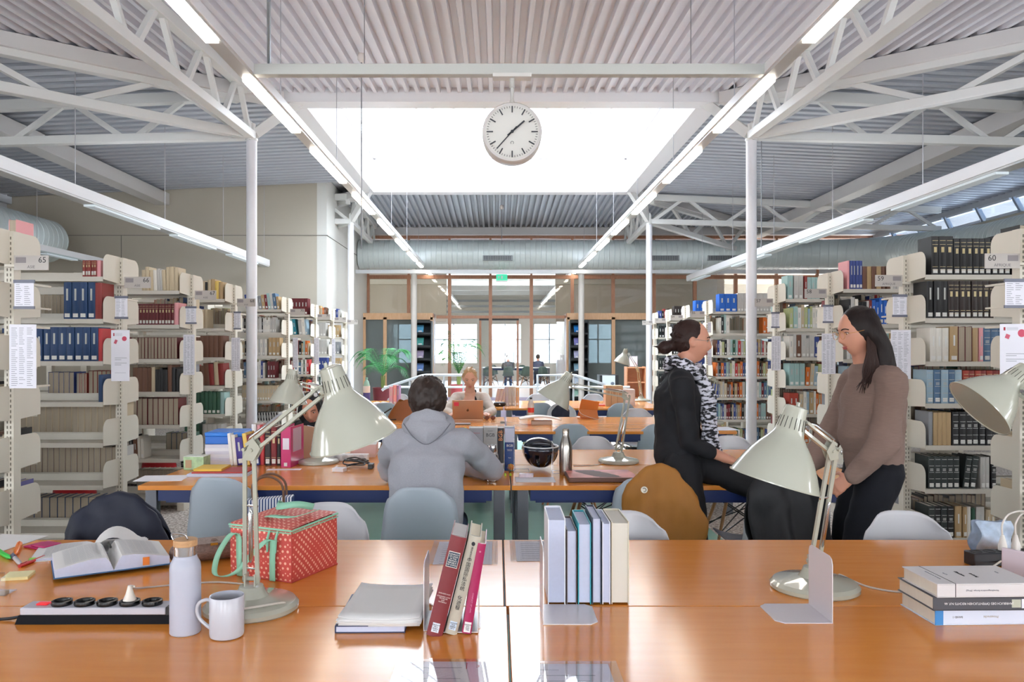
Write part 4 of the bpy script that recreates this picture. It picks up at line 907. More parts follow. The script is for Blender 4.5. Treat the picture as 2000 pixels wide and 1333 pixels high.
ob = open_book('open blue hardback textbook lying on the near table, black pen in its gutter', (-1.30, 2.675, TZ+.011), R(31), .335, .24, .045, mat('#2d5f8f', .5))
MB().box(.085, .105, -.124, -.121, .008, .034).build('orange_tab', mat('#f08a3c', .6), ob)
o2 = open_book('thin open printed booklet with green tabs, behind the blue textbook', (-1.47, 2.885, TZ), R(22), .36, .21, .009, PAPER)
for k in range(6): MB().box(.182, .2, -.08+k*.022, -.068+k*.022, .006+.001*(k % 2), .0075+.001*(k % 2)).build('page_tab', mat('#b5e07a' if k % 3 else '#e8a24c', .6), o2)
MB().box(-.185, -.165, -.1, -.075, .0075, .009).build('page_tab', mat('#8ed24a', .6), o2)
cb = MB().grid(lambda u, v: (.005+.17*u, -.1+.2*v, .012+.055*sin(min(1, u*1.15)*pi)**.8*(1-.25*u)), 12, 2).build('raised_page', PAPER, o2, ang=60)
pn = thing('ballpoint_pen', 'slim black clip pen lying in the gutter of open textbook', 'pen', (-1.335, 2.74, TZ+.052), R(31)); MB().cyl((0, -.04, .004), (0, .03, .004), .004, n=10).build('barrel', BLACK, pn); MB().cyl((0, .03, .004), (0, .045, .004), .0035, .001, n=10).build('tip', CHROME, pn)
def pen(lab, a, b, r, col, cap=None, name='pen'):
    a = V(a)+V((0, 0, r)); b = V(b)+V((0, 0, r)); t = thing(name, lab, 'pen', a); d = b-a
    MB().tube([V((0, 0, 0)), d*.05, d*.85, d*.93, d], [r*.7, r, r, r*.55, r*.25], 12).build('barrel', mat(col, .35), t)
    MB().tube([d*.0, d*.3], [r*1.12, r*1.12], 12).build('cap', mat(cap or col, .35), t); MB().beam(d*.02+V((0, 0, r*1.3)), d*.25+V((0, 0, r*1.3)), .003, .0015).build('clip', mat(cap or col, .3), t); return t
pen('translucent red ballpoint pen on near table', T(38, 1110), T(94, 1088), .0055, '#d8342e', '#c22a2a'); pen('green highlighter pen at the left table edge', T(-6, 1080), T(20, 1095), .008, '#35c24a')
pen('orange highlighter pen beside the pink wallet', T(38, 1068), T(30, 1088), .009, '#f5822a'); pen('short grey marker between orange highlighter and red pen', T(25, 1090), T(40, 1107), .0075, '#b9b4b6', '#5a5a78')
wl_ = thing('wallet', 'folded magenta pink wallet on the near table', 'wallet', at(T(84, 1069)), R(-25)); MB().box(-.055, .055, -.04, .04, 0, .007).build('body', mat('#c92a72', .45), wl_, bevel=.003); MB().box(-.02, .055, -.035, .035, .0075, .014).build('flap', mat('#b82468', .45), wl_, bevel=.003)
sn = thing('sticky_note_pad', 'pale yellow sticky note pad near the left table edge', 'notes', at(T(36, 1128)), R(14)); MB().box(-.038, .038, -.038, .038, 0, .009).build('pad', mat('#e9dda2', .7), sn); MB().box(-.037, .037, -.037, .037, .0093, .0098).build('top_note', mat('#f0e6b0', .7), sn)
tag(MB().box(-.1, .1, -.13, .13, 0, .002).build('paper_sheet', PAPER, loc=at(T(0, 1062)), rot=(0, 0, R(-8))), 'white sheet on the far left corner of the near table', 'paper')
def acrylic_v(lab, loc, rz, w, h):
    t = thing('acrylic_stand', lab, 'stand', loc, rz); MB().box(-w/2, w/2, -.0015, .0015, 0, h).build('upright_sheet', CLEAR, t); MB().box(-w/2, w/2, -.0015, .06, 0, .003).build('foot', CLEAR, t); return t
acrylic_v('clear acrylic stand cut by the left picture edge', at(T(-30, 1165)), 0, .12, .07)
# --- white power strip ---
ps = thing('power_strip', 'white power strip with five black sockets and red switch', 'power strip', (-1.072, 2.145, TZ), R(.5))
MB().add([(-.206, -.036, 0), (.206, -.036, 0), (.206, .036, 0), (-.206, .036, 0), (-.2, -.03, .022), (.2, -.03, .022), (.2, .03, .022), (-.2, .03, .022)], [(3, 2, 1, 0), (4, 5, 6, 7), (0, 1, 5, 4), (1, 2, 6, 5), (2, 3, 7, 6), (3, 0, 4, 7)]).build('base', mat('#0d0e14', .75, spec=.2), ps)
MB().box(-.196, .19, -.031, .031, .0225, .042).build('casing', mat('#bcbcc6', .35), ps, bevel=.003)
MB().box(.19, .2, -.031, .031, .0225, .043).build('end_cap', BLACK, ps)
for i in range(5):
    x = -.1+i*.0605; MB().lathe([(.026, 0), (.027, .004), (.026, .011), (.021, .0125), (.0195, .01), (.018, -.004), (0, -.004)], 30, Matrix.Translation((x, 0, .042))).build('socket', mat('#0c0d10', .25), ps)
    MB().cyl((x-.0095, 0, .038), (x-.0095, 0, .0395), .0025, n=8).cyl((x+.0095, 0, .038), (x+.0095, 0, .0395), .0025, n=8).build('contact_hole', mat('#6f6f70', .3, .8), ps)
MB().box(-.165, -.135, -.011, .011, .0425, .047).build('switch', mat('#d01f2a', .3, emit=.4), ps, bevel=.002)
MB().tube(bezier([(-.2, 0, .012), (-.26, -.005, .004), (-.4, .0, .004), (-.7, -.05, .004)], 8), .004, 8).build('cord', BLACK, ps)
pg = thing('white_plug', 'white plug pushed into the fourth socket', 'plug', (-1.072-.1+.1815, 2.145, TZ+.043)); MB().lathe([(.017, 0), (.017, .012), (.011, .026), (.007, .04), (.005, .05), (0, .05)], 20).build('body', mat('#e4ddd3', .4), pg)
# --- bottle, mug ---
bt = thing('insulated_bottle', 'white insulated bottle with bamboo topped steel cap', 'bottle', at(T(362, 1236)))
MB().lathe([(.036, 0), (.0385, .003), (.0385, .165), (.037, .178), (.031, .19), (.0285, .196), (.0285, .2), (0, .2)], 48).build('body', mat('#b4b8c8', .32, var=.01), bt)
MB().lathe([(.0275, .2003), (.0275, .218), (.029, .2185), (.029, .224), (.0, .224)], 48).build('steel_collar', CHROME, bt)
MB().lathe([(.0295, .2243), (.0295, .2395), (.0285, .2405), (0, .2405)], 48).build('bamboo_cap', wood('#b98d62', '#cfa77c', 4, .5), bt)
MB().tube(bezier([(-.022, -.02, .243), (-.03, -.01, .256), (-.006, .006, .25), (.012, -.016, .243)], 6), .0022, 8).build('wire_loop', CHROME, bt)
mg = thing('coffee_mug', 'plain white porcelain mug of coffee, handle toward the bottle', 'mug', at(T(443, 1243)))
MB().lathe([(.036, 0), (.041, .003), (.0425, .01), (.0425, .1025), (.0415, .104), (.0395, .103), (.0393, .012), (0, .01)], 48).build('body', mat('#bcbec8', .22), mg)
MB().lathe([(.0388, .075), (0, .0755)], 32).build('coffee', mat('#4a2f20', .15), mg)
MB().tube(bezier([(-.039, 0, .088), (-.052, 0, .092), (-.07, 0, .084), (-.076, 0, .066), (-.07, 0, .046), (-.055, 0, .03), (-.039, 0, .018)], 6), .0045, 10).build('handle', mat('#bcbec8', .22), mg)
# --- cooler bag ---
def dotmat():
    m = bpy.data.materials.new('m_dots'); m.use_nodes = True; nt = m.node_tree; b = nt.nodes['Principled BSDF']; tc = nt.nodes.new('ShaderNodeTexCoord')
    mp = nt.nodes.new('ShaderNodeMapping'); mp.inputs['Rotation'].default_value = (0.0, 0.0, 0.0); vo = nt.nodes.new('ShaderNodeTexVoronoi'); vo.inputs['Randomness'].default_value = 0; vo.inputs['Scale'].default_value = 78
    mp.inputs['Rotation'].default_value = (R(45), R(45), 0)
    lt = nt.nodes.new('ShaderNodeMath'); lt.operation = 'LESS_THAN'; lt.inputs[1].default_value = .34; mx = nt.nodes.new('ShaderNodeMix'); mx.data_type = 'RGBA'; mx.inputs[6].default_value = lin('#cf5048'); mx.inputs[7].default_value = lin('#f2b8a4')
    nt.links.new(tc.outputs['Object'], mp.inputs[0]); nt.links.new(mp.outputs[0], vo.inputs['Vector']); nt.links.new(vo.outputs['Distance'], lt.inputs[0]); nt.links.new(lt.outputs[0], mx.inputs[0]); nt.links.new(mx.outputs[2], b.inputs['Base Color']); b.inputs['Roughness'].default_value = .55
    return m
DOT = dotmat()
cbg = thing('cooler_bag', 'coral polka dot cooler bag with mint straps and zip', 'bag', (-.705, 2.64, TZ), R(-24))
w2, d2, h2 = .123, .12, .168
def bagf(face):
    def f(u, v):
        s = sin(u*pi)*sin(v*pi)*.008; k = .97+.03*sin(v*pi)
        if face == 'f': return ((-w2+2*w2*u)*k, -d2-s, h2*v)
        if face == 'b': return ((w2-2*w2*u)*k, d2+s, h2*v)
        if face == 'r': return (w2+s, (-d2+2*d2*u)*k, h2*v)
        if face == 'l': return (-w2-s, (d2-2*d2*u)*k, h2*v)
        return (-w2+2*w2*u, -d2+2*d2*v, h2+.012*sin(u*pi)*sin(v*pi)+.01*v)
    return f
m_ = MB()
for q in 'fbrlt': m_.grid(bagf(q), 10, 10)
m_.box(-w2, w2, -d2, d2, 0, .003); m_.build('body', DOT, cbg, ang=40)
MB().tube([(-w2-.002, d2, h2-.003), (-w2-.002, -d2-.002, h2-.006), (w2+.002, -d2-.002, h2-.006), (w2+.002, d2, h2+.004)], .0035, 8).tube([(-w2, -d2-.003, h2-.014), (w2, -d2-.003, h2-.014), (w2+.003, d2, h2-.006)], .0022, 6).build('zip', TEAL, cbg)
MB().tube([(-w2, -d2, .002), (w2, -d2, .002), (w2, d2, .002)], .003, 6).tube([(w2, -d2, 0), (w2+.001, -d2-.001, h2)], .0025, 6).build('piping', mat('#c4473f', .5), cbg)
def strap(pts, wv, name='strap'):
    wv = V(wv); p = bezier(pts, 8); b = MB(); n = len(p); b.add([q+wv*s for q in p for s in (-.5, .5)], [(2*i, 2*i+1, 2*i+3, 2*i+2) for i in range(n-1)])
    o = b.build(name, TEAL, cbg, ang=60); s = o.modifiers.new('s', 'SOLIDIFY'); s.thickness = .002; return o
strap([(-.075, -d2-.011, .002), (-.075, -d2-.014, .08), (-.078, -d2-.014, .13), (-.095, -d2-.03, .135), (-.14, -d2-.035, .07), (-.15, -d2-.04, .012), (-.11, -d2-.05, .006), (-.05, -d2-.05, .03), (0, -d2-.035, .09), (.04, -d2-.02, .128), (.06, -d2-.014, .125), (.06, -d2-.014, .06), (.058, -d2-.011, .002)], (.022, 0, 0))
strap([(-.06, d2*.6, h2+.02), (-.05, .03, h2+.04), (0, -.03, h2+.045), (.05, 0, h2+.05), (.06, d2*.6, h2+.03)], (.0, .012, .02), 'top_strap')
strap([(-.03, -.05, h2+.014), (.01, -.075, h2+.022), (.07, -.05, h2+.02), (.09, .05, h2+.026)], (.012, .018, .004), 'top_strap')
for x in (.042, .074): MB().tube(bezier([(x, -d2-.006, h2-.01), (x, -d2-.016, h2-.03), (x+.004, -d2-.018, h2-.06), (x+.002, -d2-.018, h2-.085)], 4), [.004]+[.0035]*9+[.004, .0055, .003][:3], 8).build('zip_pull', TEAL, cbg) if False else MB().cyl((x, -d2-.006, h2-.01), (x, -d2-.017, h2-.035), .004, n=8).cyl((x, -d2-.017, h2-.035), (x, -d2-.017, h2-.075), .0055, .003, n=8).build('zip_pull', TEAL, cbg)
# --- clutch ---
cmm = mat('#6d574e', .6, var=.75, scale=110, stretch=(1, 1, 2.4))
cl_ = thing('clutch_purse', 'brown and cream woven clutch beside the cooler bag', 'purse', (-.985, 2.76, TZ), R(24))
MB().limb([(-.11, 0, .034), (0, 0, .038), (.11, 0, .036)], [(.04, .033), (.046, .037), (.04, .034)], 18, side=(0, 1, 0)).build('body', cmm, cl_)
MB().grid(lambda u, v: (-.105+.21*u, -.035+.085*v, .064+.012*sin(v*pi)), 6, 6).build('flap', mat('#8a7a74', .5, var=.5, scale=120), cl_, ang=60); MB().box(-.012, .012, -.04, -.034, .058, .066).build('clasp', mat('#c9a24a', .25, .9), cl_)
# --- notebook and papers ---
nbk = thing('notebook', 'navy edged notebook under the loose white papers', 'notebook', (-.315, 2.17, TZ), R(1)); MB().box(-.105, .075, -.125, .14, 0, .0025).box(-.105, .075, -.125, .14, .0165, .019).box(-.105, -.1025, -.125, .14, .0025, .0165).build('cover', mat('#1f2a4f', .4), nbk); MB().box(-.102, .073, -.123, .138, .0026, .0163).build('pages', PAGEB, nbk)
pp = thing('paper_pile', 'pile of loose white papers on navy notebook, corners curling', 'paper', (-.30, 2.19, TZ+.0192), R(-2))
for k in range(7):
    z = k*.0028; a_ = random.uniform(-.03, .03); wx, wy = (.105, .148)
    c_ = .006 if k == 6 else .002
    MB().grid(lambda u, v, z=z, c_=c_: (-wx+2*wx*u, -wy+2*wy*v, z+c_*(abs(2*u-1)**3)*(.5+.5*abs(2*v-1))), 8, 6).build('sheet', PAPER, pp, loc=(random.uniform(-.004, .004), random.uniform(-.004, .004), 0), rot=(0, 0, a_), ang=60).modifiers.new('s', 'SOLIDIFY').thickness = .0022
# --- bookends and books ---
PL = mat('#d8d2d4', .3, .1)
def bookend(lab, loc, rz, s, w=.145, d=.155, h=.175, m=PL):
    t = thing('bookend', lab, 'bookend', loc, rz, 'bent metal bookends'); r = .02
    q = [(0, 0), (s*(w-r), 0), (s*w, r), (s*w, d-r), (s*(w-r), d), (0, d)] if s > 0 else [(0, d), (s*(w-r), d), (s*w, d-r), (s*w, r), (s*(w-r), 0), (0, 0)]
    MB().prism(q, .0022).build('base_plate', m, t)
    p = [(0, 0), (d, 0), (d, h-r), (d-r*.3, h-r*.3), (d-r, h), (r, h), (r*.3, h-r*.3), (0, h-r)]
    MB().prism(p, .0022, Matrix(((0, 0, -s, 0), (1, 0, 0, 0), (0, 1, 0, 0), (0, 0, 0, 1)))).build('upright_plate', m, t); return t
bookend('metal bookend left of the three leaning books', (-.19, 2.06, TZ), 0, 1); bookend('metal bookend right of the three leaning books', (-.052, 2.04, TZ+.0024), 0, -1, w=.11, h=.19)
bookend('white bookend under the six books turned page edge outward', (.122, 2.105, TZ), 0, 1, h=.2, d=.165); bookend('empty white bookend before the near lamp base', (.888, 2.115, TZ), 0, -1, h=.175, d=.16, m=mat('#cbc5cb', .35))
def big_book(lab, loc, t_, h, d, cov, lean=0, rz=0, back=False, pages=PAGE, grp=None, hollow=.004):
    """spine on -Y (or +Y when back); leaning about Y"""
    t = thing('book', lab, 'book', loc, rz, grp); c = .0028; M = Matrix.Rotation(lean, 4, 'Y')
    if back: prof = [(0, 0), (c, 0), (c, d-.006), (t_-c, d-.006), (t_-c, 0), (t_, 0), (t_, d-.004), (t_*.8, d), (t_*.2, d), (0, d-.004)]; pb = (c, t_-c, .004, d-.006)
    else: prof = [(0, .006), (t_*.2, .001), (t_*.5, 0), (t_*.8, .001), (t_, .006), (t_, d), (t_-c, d), (t_-c, .008), (c, .008), (c, d), (0, d)]; pb = (c, t_-c, .008, d-.004)
    MB().prism(prof, h, M).build('cover', cov, t, ang=40); MB().box(*pb, .004, h-.005, 0, M).build('page_block', pages, t)
    return t, M
def btext(t, M, s, size, m, x, z, y=-.0012, rz=0, sp=1):
    o = text(s, size, m, t, M @ V((x, y, z)), space=sp); o.rotation_euler = (M @ Matrix.Rotation(rz, 4, 'Y') @ Matrix.Rotation(pi/2, 4, 'X')).to_euler(); return o
def bpatch(t, M, x0, x1, z0, z1, m, y=-.0006, name='label'): return MB().box(x0, x1, y, y+.002, z0, z1, 0, M).build(name, m, t, ang=0)
G3 = 'three leaning books between metal bookends'
LE = R(14)
t1, M1 = big_book('dark red hardback on conflict of laws, leaning, leftmost of three', (-.182, 2.02, TZ+.004), .041, .262, .175, mat('#7a2a30', .5, var=.06, scale=60), LE, grp=G3, pages=PAPER)
bpatch(t1, M1, .006, .035, .182, .222, mat('#e8e4da', .6)); bpatch(t1, M1, .007, .034, .1835, .2205, mat('#25394f', .5), y=-.0012)
btext(t1, M1, "CONFLICT\nOF LAWS\nIN THE\nPEOPLE'S\nREPUBLIC\nOF CHINA", .0052, mat('#e8e4da', .6), .0205, .202, y=-.0022, sp=1.05)
btext(t1, M1, 'ZHENGXIN HUO', .004, mat('#e6d8d2', .6), .0205, .113); btext(t1, M1, 'STANDARD LAWS\nTEXTBOOK\nAND\nMATERIALS', .0042, mat('#e6d8d2', .6), .0205, .098, sp=1.1)
bpatch(t1, M1, .010, .029, .012, .036, mat('#dfe6f0', .6)); btext(t1, M1, 'CA/CN75\nIM 4\nZHEN1\n2016', .0048, INK, .0195, .024, y=-.0018)
t2, M2 = big_book('beige spined book with Chinese title, leaning, middle of three', (-.135, 2.03, TZ+.0055), .0315, .258, .17, mat('#b9b3a4', .5, var=.04), LE, grp=G3, pages=mat('#e9dfc8', .9))
btext(t2, M2, '\n'.join('中国国际私法统'), .0125, INK, .016, .158, sp=1.0); btext(t2, M2, '\n'.join('化进程'), .0125, INK, .016, .083)
btext(t2, M2, '\n'.join('国际私法文库'), .0055, INK, .016, .213); MB().ell(M2 @ V((.016, 0, .238)), .0048, .001, .0055, M=None, n=10).build('publisher_emblem', INK, t2)
bpatch(t2, M2, .007, .025, .012, .034, mat('#cfe0f4', .6)); btext(t2, M2, 'CA/CN75\nIM 8\nZHEN2\n2012', .0046, INK, .016, .023, y=-.0018)
t3, M3 = big_book('magenta paperback with clear film, leaning, rightmost of three', (-.092, 2.03, TZ+.0055), .0245, .233, .17, mat('#a62a5c', .25), R(9.5), grp=G3, pages=mat('#ece4cf', .9))
bpatch(t3, M3, .004, .021, .004, .03, mat('#e6e6ea', .6)); btext(t3, M3, 'CA/CN75\nIM 5\nGAO\n1998', .0044, INK, .0125, .017, y=-.0018); btext(t3, M3, 'CONFLICT OF LAWS', .0055, mat('#d98ab0', .5), .0125, .08, rz=pi/2); btext(t3, M3, '*', .012, mat('#e3a3c0', .5), .0125, .21)
G6 = 'six books turned page edge outward in the white bookend'
x = .143
for t_, h, cov, pg_, lab in ((.05, .244, '#e9ebf2', PAGEB, 'thickest pale paperback beside the bookend plate'), (.030, .212, '#4b3b34', PAGEB, 'shortest book with dark brown covers'), (.037, .231, '#1d9aa8', PAGEB, 'book in teal covers'), (.026, .247, '#26354a', PAGEB, 'tall book in navy covers'), (.023, .233, '#d7dbe8', PAGEB, 'thin pale book between navy and cream ones'), (.05, .235, '#cfc7b2', mat('#d6d2c8', .9), 'thick cream covered book at the right end of the six')):
    big_book(lab+', page edge outward', (x, 2.268, TZ+.0024), t_, h, .19, mat(cov, .45), back=True, pages=pg_, grp=G6); x += t_+.003
# --- flat stack at right ---
G4 = 'three flat stacked books at the right of near table'
def flat_book(lab, loc, rz, L, D, th, cov, pages=PAGE, grp=None, spine=True, name='book'):
    """spine along -Y, lying flat; text upside down as in the photo"""
    t = thing(name, lab, 'book', loc, rz, grp); c = .003
    MB().box(0, L, 0, D, 0, c).box(0, L, 0, D, th-c, th).box(0, L, 0, c, c, th-c).build('cover', cov, t, bevel=.001); MB().box(.004, L-.004, c, D-.004, c, th-c).build('page_block', pages, t); return t
fb = flat_book('bottom white book of flat stack, blue band at its spine', (1.153, 2.1, TZ), R(2), .27, .17, .043, mat('#d4ddf0', .35), grp=G4); MB().box(.0, .022, -.0006, .001, .001, .042).build('blue_band', mat('#3c86c8', .4), fb)
text('BAND 1', .008, GREYINK, fb, (.06, -.001, .022), (pi/2, pi, 0)); text('Privatrecht', .009, mat('#b9b0a8', .6), fb, (.15, -.001, .022), (pi/2, pi, 0))
fm = flat_book('middle dark grey yearbook of the flat stack, white spine lettering', (1.14, 2.085, TZ+.0435), R(1), .27, .18, .037, mat('#44464e', .45), grp=G4); text('JAHRBUCH DES ÖFFENTLICHEN RECHTS N.F. 66', .0085, mat('#e6e6ea', .5), fm, (.12, -.001, .019), (pi/2, pi, 0)); MB().box(.208, .232, -.0008, .001, .008, .029).build('emblem', mat('#b8bdae', .5), fm); MB().box(.234, .26, -.0008, .001, .006, .03).build('label', mat('#dfe4f0', .5), fm)
ft = flat_book('top off white law book of the flat stack, titled cover facing up', (1.145, 2.075, TZ+.081), R(2), .27, .17, .036, mat('#d3d0d2', .45), grp=G4); text('Verwaltungsrecht in Europa  (Hrsg.)', .006, GREYINK, ft, (.12, -.0012, .018), (pi/2, pi, 0)); MB().box(.048, .0495, -.0006, .17, .001, .0366).build('spine_line', INK, ft)
for k, (x, y, s, L) in enumerate(((.035, .08, .006, 'Schriftenreihe der Vereinigung'), (.075, .09, .006, 'Band 76'), (.115, .09, .0105, 'Öffentliche'), (.145, .075, .0105, 'Ordnung'), (.225, .1, .007, 'Verlag'))): text(L, s, INK if s > .01 else GREYINK, ft, (x, y, .0366), (0, 0, -pi/2))
# --- right end clutter ---
bs = thing('power_strip', 'black power strip with white plugs at the right table end', 'power strip', (1.70, 2.70, TZ), R(6)); MB().box(-.11, .14, -.028, .028, 0, .045).build('casing', mat('#1d1f26', .4), bs, bevel=.004)
for i in range(5): MB().lathe([(.02, 0), (.019, .0015), (.017, .0004), (0, .0002)], 20, Matrix.Translation((-.085+.048*i, 0, .045))).build('socket', mat('#050506', .5), bs)
for i, dx in enumerate((.012, .06)):
    q = thing('white_plug', ('white plug with tall looping cord' if i == 0 else 'slanted white plug')+' in the black power strip', 'plug', (1.70+dx, 2.70+dx*.1, TZ+.048)); MB().lathe([(.014, 0), (.014, .015), (.009, .035), (.005, .05), (0, .05)], 16).build('body', mat('#e2dfda', .4), q); MB().tube(bezier([(0, 0, .045), (.0, 0, .09), (.03, 0, .125), (.09, .0, .12), (.13, .02, .0)], 6), .003, 7).build('cord', mat('#dcd8d2', .4), q)
pc = thing('pink_lid_cup', 'small round pink case behind the flat book stack', 'case', (1.475, 2.42, TZ)); MB().lathe([(.045, 0), (.047, .01), (.045, .03), (.02, .036), (0, .037)], 30).build('body', mat('#e7a9c4', .4), pc)
sp = thing('snack_packet', 'crumpled blue and white plastic packet behind black power strip', 'packet', (1.78, 2.86, TZ), R(10)); MB().grid(lambda u, v: (-.07+.14*u, .01*sin(u*9)+.01*sin(v*7+u*5)-.018*sin(v*pi), .11*v), 14, 10).build('front_film', mat('#b8c8dc', .25, var=.35, scale=40), sp, ang=60); MB().grid(lambda u, v: (-.07+.14*u, .02+.01*sin(u*9)+.01*sin(v*7+u*5)+.018*sin(v*pi), .11*v), 14, 10).build('back_film', mat('#b8c8dc', .25, var=.35, scale=40), sp, ang=60)
ub = thing('upright_phone', 'pale phone leaning upright at the right picture edge', 'phone', (1.505, 2.32, TZ), R(-60)); MB().box(-.035, .035, -.004, .004, 0, .145).build('body', mat('#cdbfc8', .3), ub, bevel=.003); MB().box(-.032, .032, -.0048, -.004, .004, .14).build('screen', mat('#c8bcc6', .2), ub); MB().box(-.035, .035, .004, .03, 0, .006).build('rear_foot', mat('#c9303a', .4), ub)
# --- acrylic covered notices on the table ---
def flat_sign(lab, x0, x1, y0, y1, txt=False, z=TZ):
    t = thing('acrylic_notice', lab, 'notice', ((x0+x1)/2, (y0+y1)/2, z), 0, 'acrylic covered desk notices'); a, b = (x1-x0)/2, (y1-y0)/2
    MB().box(-a+.02, a-.02, -b+.004, b-.012, .0004, .001).build('paper', mat('#dcd6e2', .6), t, ang=0)
    l = MB()
    for k in range(int(b*2/.03)-1): l.box(-a+.04, -a+.04+random.uniform(.05, a*1.2), b-.05-k*.03, b-.047-k*.03, .001, .0013)
    l.build('print_lines', GREYINK, t, ang=0)['kind'] = 'stuff'
    MB().box(-a, a, -b, b, .002, .005).build('acrylic_cover', glassmat('#ffffff', .03, k=.3), t)
    if txt:
        text('3', .02, MAROONINK, t, (a-.045, b-.04, .0012), (0, 0, 0)); MB().box(a-.072, a-.07, b-.055, b-.02, .001, .0014).build('red_rule', MAROONINK, t, ang=0); text('SUI', .016, MAROONINK, t, (-a+.04, b-.028, .0012), (0, 0, 0))
    return t
flat_sign('desk notice with red number 3 under acrylic, beside the table seam', -.235, .0, 1.62, 1.868, True); flat_sign('plain desk notice under acrylic, right of the table seam', .045, .275, 1.62, 1.855)
flat_sign('desk notice under acrylic at the back edge behind three leaning books', -.24, .0, 2.69, 3.02); flat_sign('desk notice under acrylic at the back edge behind six books', .045, .27, 2.73, 3.03)
# ================= SECOND ROW TABLE =================
tb_ = thing('tissue_box', 'green leaf printed tissue box at the file stack', 'box', (-1.83, 4.85, TZ), R(-3)); MB().box(-.062, .062, -.05, .05, 0, .078).build('carton', mat('#a9c79c', .6, var=.55, scale=28), tb_, bevel=.002); MB().box(-.05, -.012, -.0515, -.05, .012, .06).build('brown_label', mat('#b79a78', .6), tb_); MB().box(-.063, .063, -.051, .051, .0785, .0815).build('lid', mat('#dfe6dc', .6), tb_)
st = thing('paper_stack', 'tall stack of white papers under the blue file box', 'paper', (-1.75, 5.16, TZ), R(2))
for k in range(6): MB().box(-.1, .095, -.13, .13, k*.021, k*.021+.0205).build('paper_ream', mat('#d9d7e4' if k % 2 else '#e8e6ec', .8), st, loc=(random.uniform(-.004, .004), random.uniform(-.006, .006), 0))
fx = thing('file_box', 'bright blue file box lying on the paper stack', 'box', (-1.74, 5.17, TZ+.127), R(2)); MB().box(-.115, .13, -.13, .13, 0, .05).build('body', mat('#1f6fd0', .3), fx, bevel=.004); MB().box(-.117, .132, -.132, .132, .05, .074).build('lid', mat('#2b7fe0', .3), fx, bevel=.004)
GB = 'upright books on the second row table'
def stand(lab, px, w_px, h, col, lean, Y=4.98, d=.17, style='m', z=0):
    t_ = w_px*Y/F; me = book_mesh(t_, h, d, col, style) if col in NAMES or True else None
    o = link('book', me); o.location = (X(px, Y), Y, TZ+.0005+z+abs(sin(lean))*t_*(1 if lean > 0 else 0)); o.rotation_euler = (0, lean, 0); return tag(o, lab, 'book', GB)
NAMES.update({'#3d2f88': 'purple', '#2a1d1f': 'dark'})
stand('thin white file leaning beside the blue file box', 449, 6, .2, '#f0efec', -.09); stand('white file leaning before the purple book', 456, 7, .19, '#e3dfd6', -.09)
pb = stand('purple spined dictionary leaning right of paper stack', 464, 15, .175, '#3d2f88', -.13, style='t'); pb.location.x += 0
stand('yellow spined book leaning beside the purple one', 480, 8, .2, '#e6c768', -.13, style='p'); stand('maroon book with white spine lettering, leaning', 488, 11, .19, '#7a1f26', -.14, style='t'); stand('slim navy and yellow book leaning in the row', 500, 7, .17, '#34478c', -.12, style='t')
stand('white folder standing in the leaning row', 494, 9, .24, '#f0efec', -.05, Y=5.16); stand('pale pink folder standing in the leaning row', 503, 8, .235, '#e9a4a9', -.02, Y=5.16); stand('bright red upright book before the gilt volumes', 507, 9, .25, '#c23a3f', 0, Y=5.0, style='p')
stand('black volume with gilt ornament, left one', 517, 11, .235, '#2a1d1f', 0, style='g'); stand('maroon leather volume with gilt bands', 529, 11, .24, '#7a1f26', 0, style='g'); stand('black volume with gilt ornament, right one', 541, 7, .235, '#1a1a1d', 0, style='g')
bn = thing('ring_binder', 'magenta ring binder with pale label on spine', 'binder', (X(548.5, 4.9), 4.9, TZ), R(-4), GB)
MB().box(0, .063, 0, .003, 0, .25).box(0, .003, 0, .25, 0, .25).box(.06, .063, 0, .25, 0, .25).build('cover', mat('#c2316f', .25), bn); MB().box(.006, .057, .01, .23, .004, .235).build('papers', PAPER, bn); MB().box(.012, .052, -.001, 0, .11, .18).build('spine_label', mat('#d9d2de', .6), bn); MB().box(.0632, .064, .04, .2, .09, .235).build('cover_sheet', mat('#c9a8b8', .5), bn); MB().box(.02, .04, -.001, 0, .008, .03).build('call_label', PAPER, bn)
yf = thing('folder_pile', 'yellow pad over red folder and white sheets, before the leaning books', 'folders', (X(432, 4.62), 4.64, TZ), R(2))
MB().box(-.17, .17, -.1, .11, 0, .016).build('white_sheets', PAGEB, yf); MB().box(-.15, .16, -.08, .12, .0165, .024).build('red_folder', mat('#b5322f', .45), yf); MB().box(-.15, .01, -.05, .13, .0245, .038).build('yellow_pad', mat('#e6c04a', .6), yf)
for lab, px, py, w_, d_, rz, c_ in (('white leaflet on the table end by the file stack', 318, 935, .26, .2, .1, '#e6e4ea'), ('narrow paper strip before the magenta binder', 555, 918, .2, .05, .06, '#e9dde0'), ('white charger box beside the black cables', 663, 921, .07, .06, -.2, '#e6e6ea'), ('paper notice before the helmet', 1045, 938, .22, .17, 0, '#c9c7cf'), ('papers on the third row table by right end', 1408, 838, .24, .3, .1, '#d6dbe6')):
    p = T(px, py); th_ = .02 if 'charger' in lab else .002
    tag(MB().box(-w_/2, w_/2, -d_/2, d_/2, 0, th_).build('paper_sheet' if th_ < .01 else 'charger_box', mat(c_, .7), loc=at(p), rot=(0, 0, rz), bevel=.0006), lab, 'paper' if th_ < .01 else 'charger')
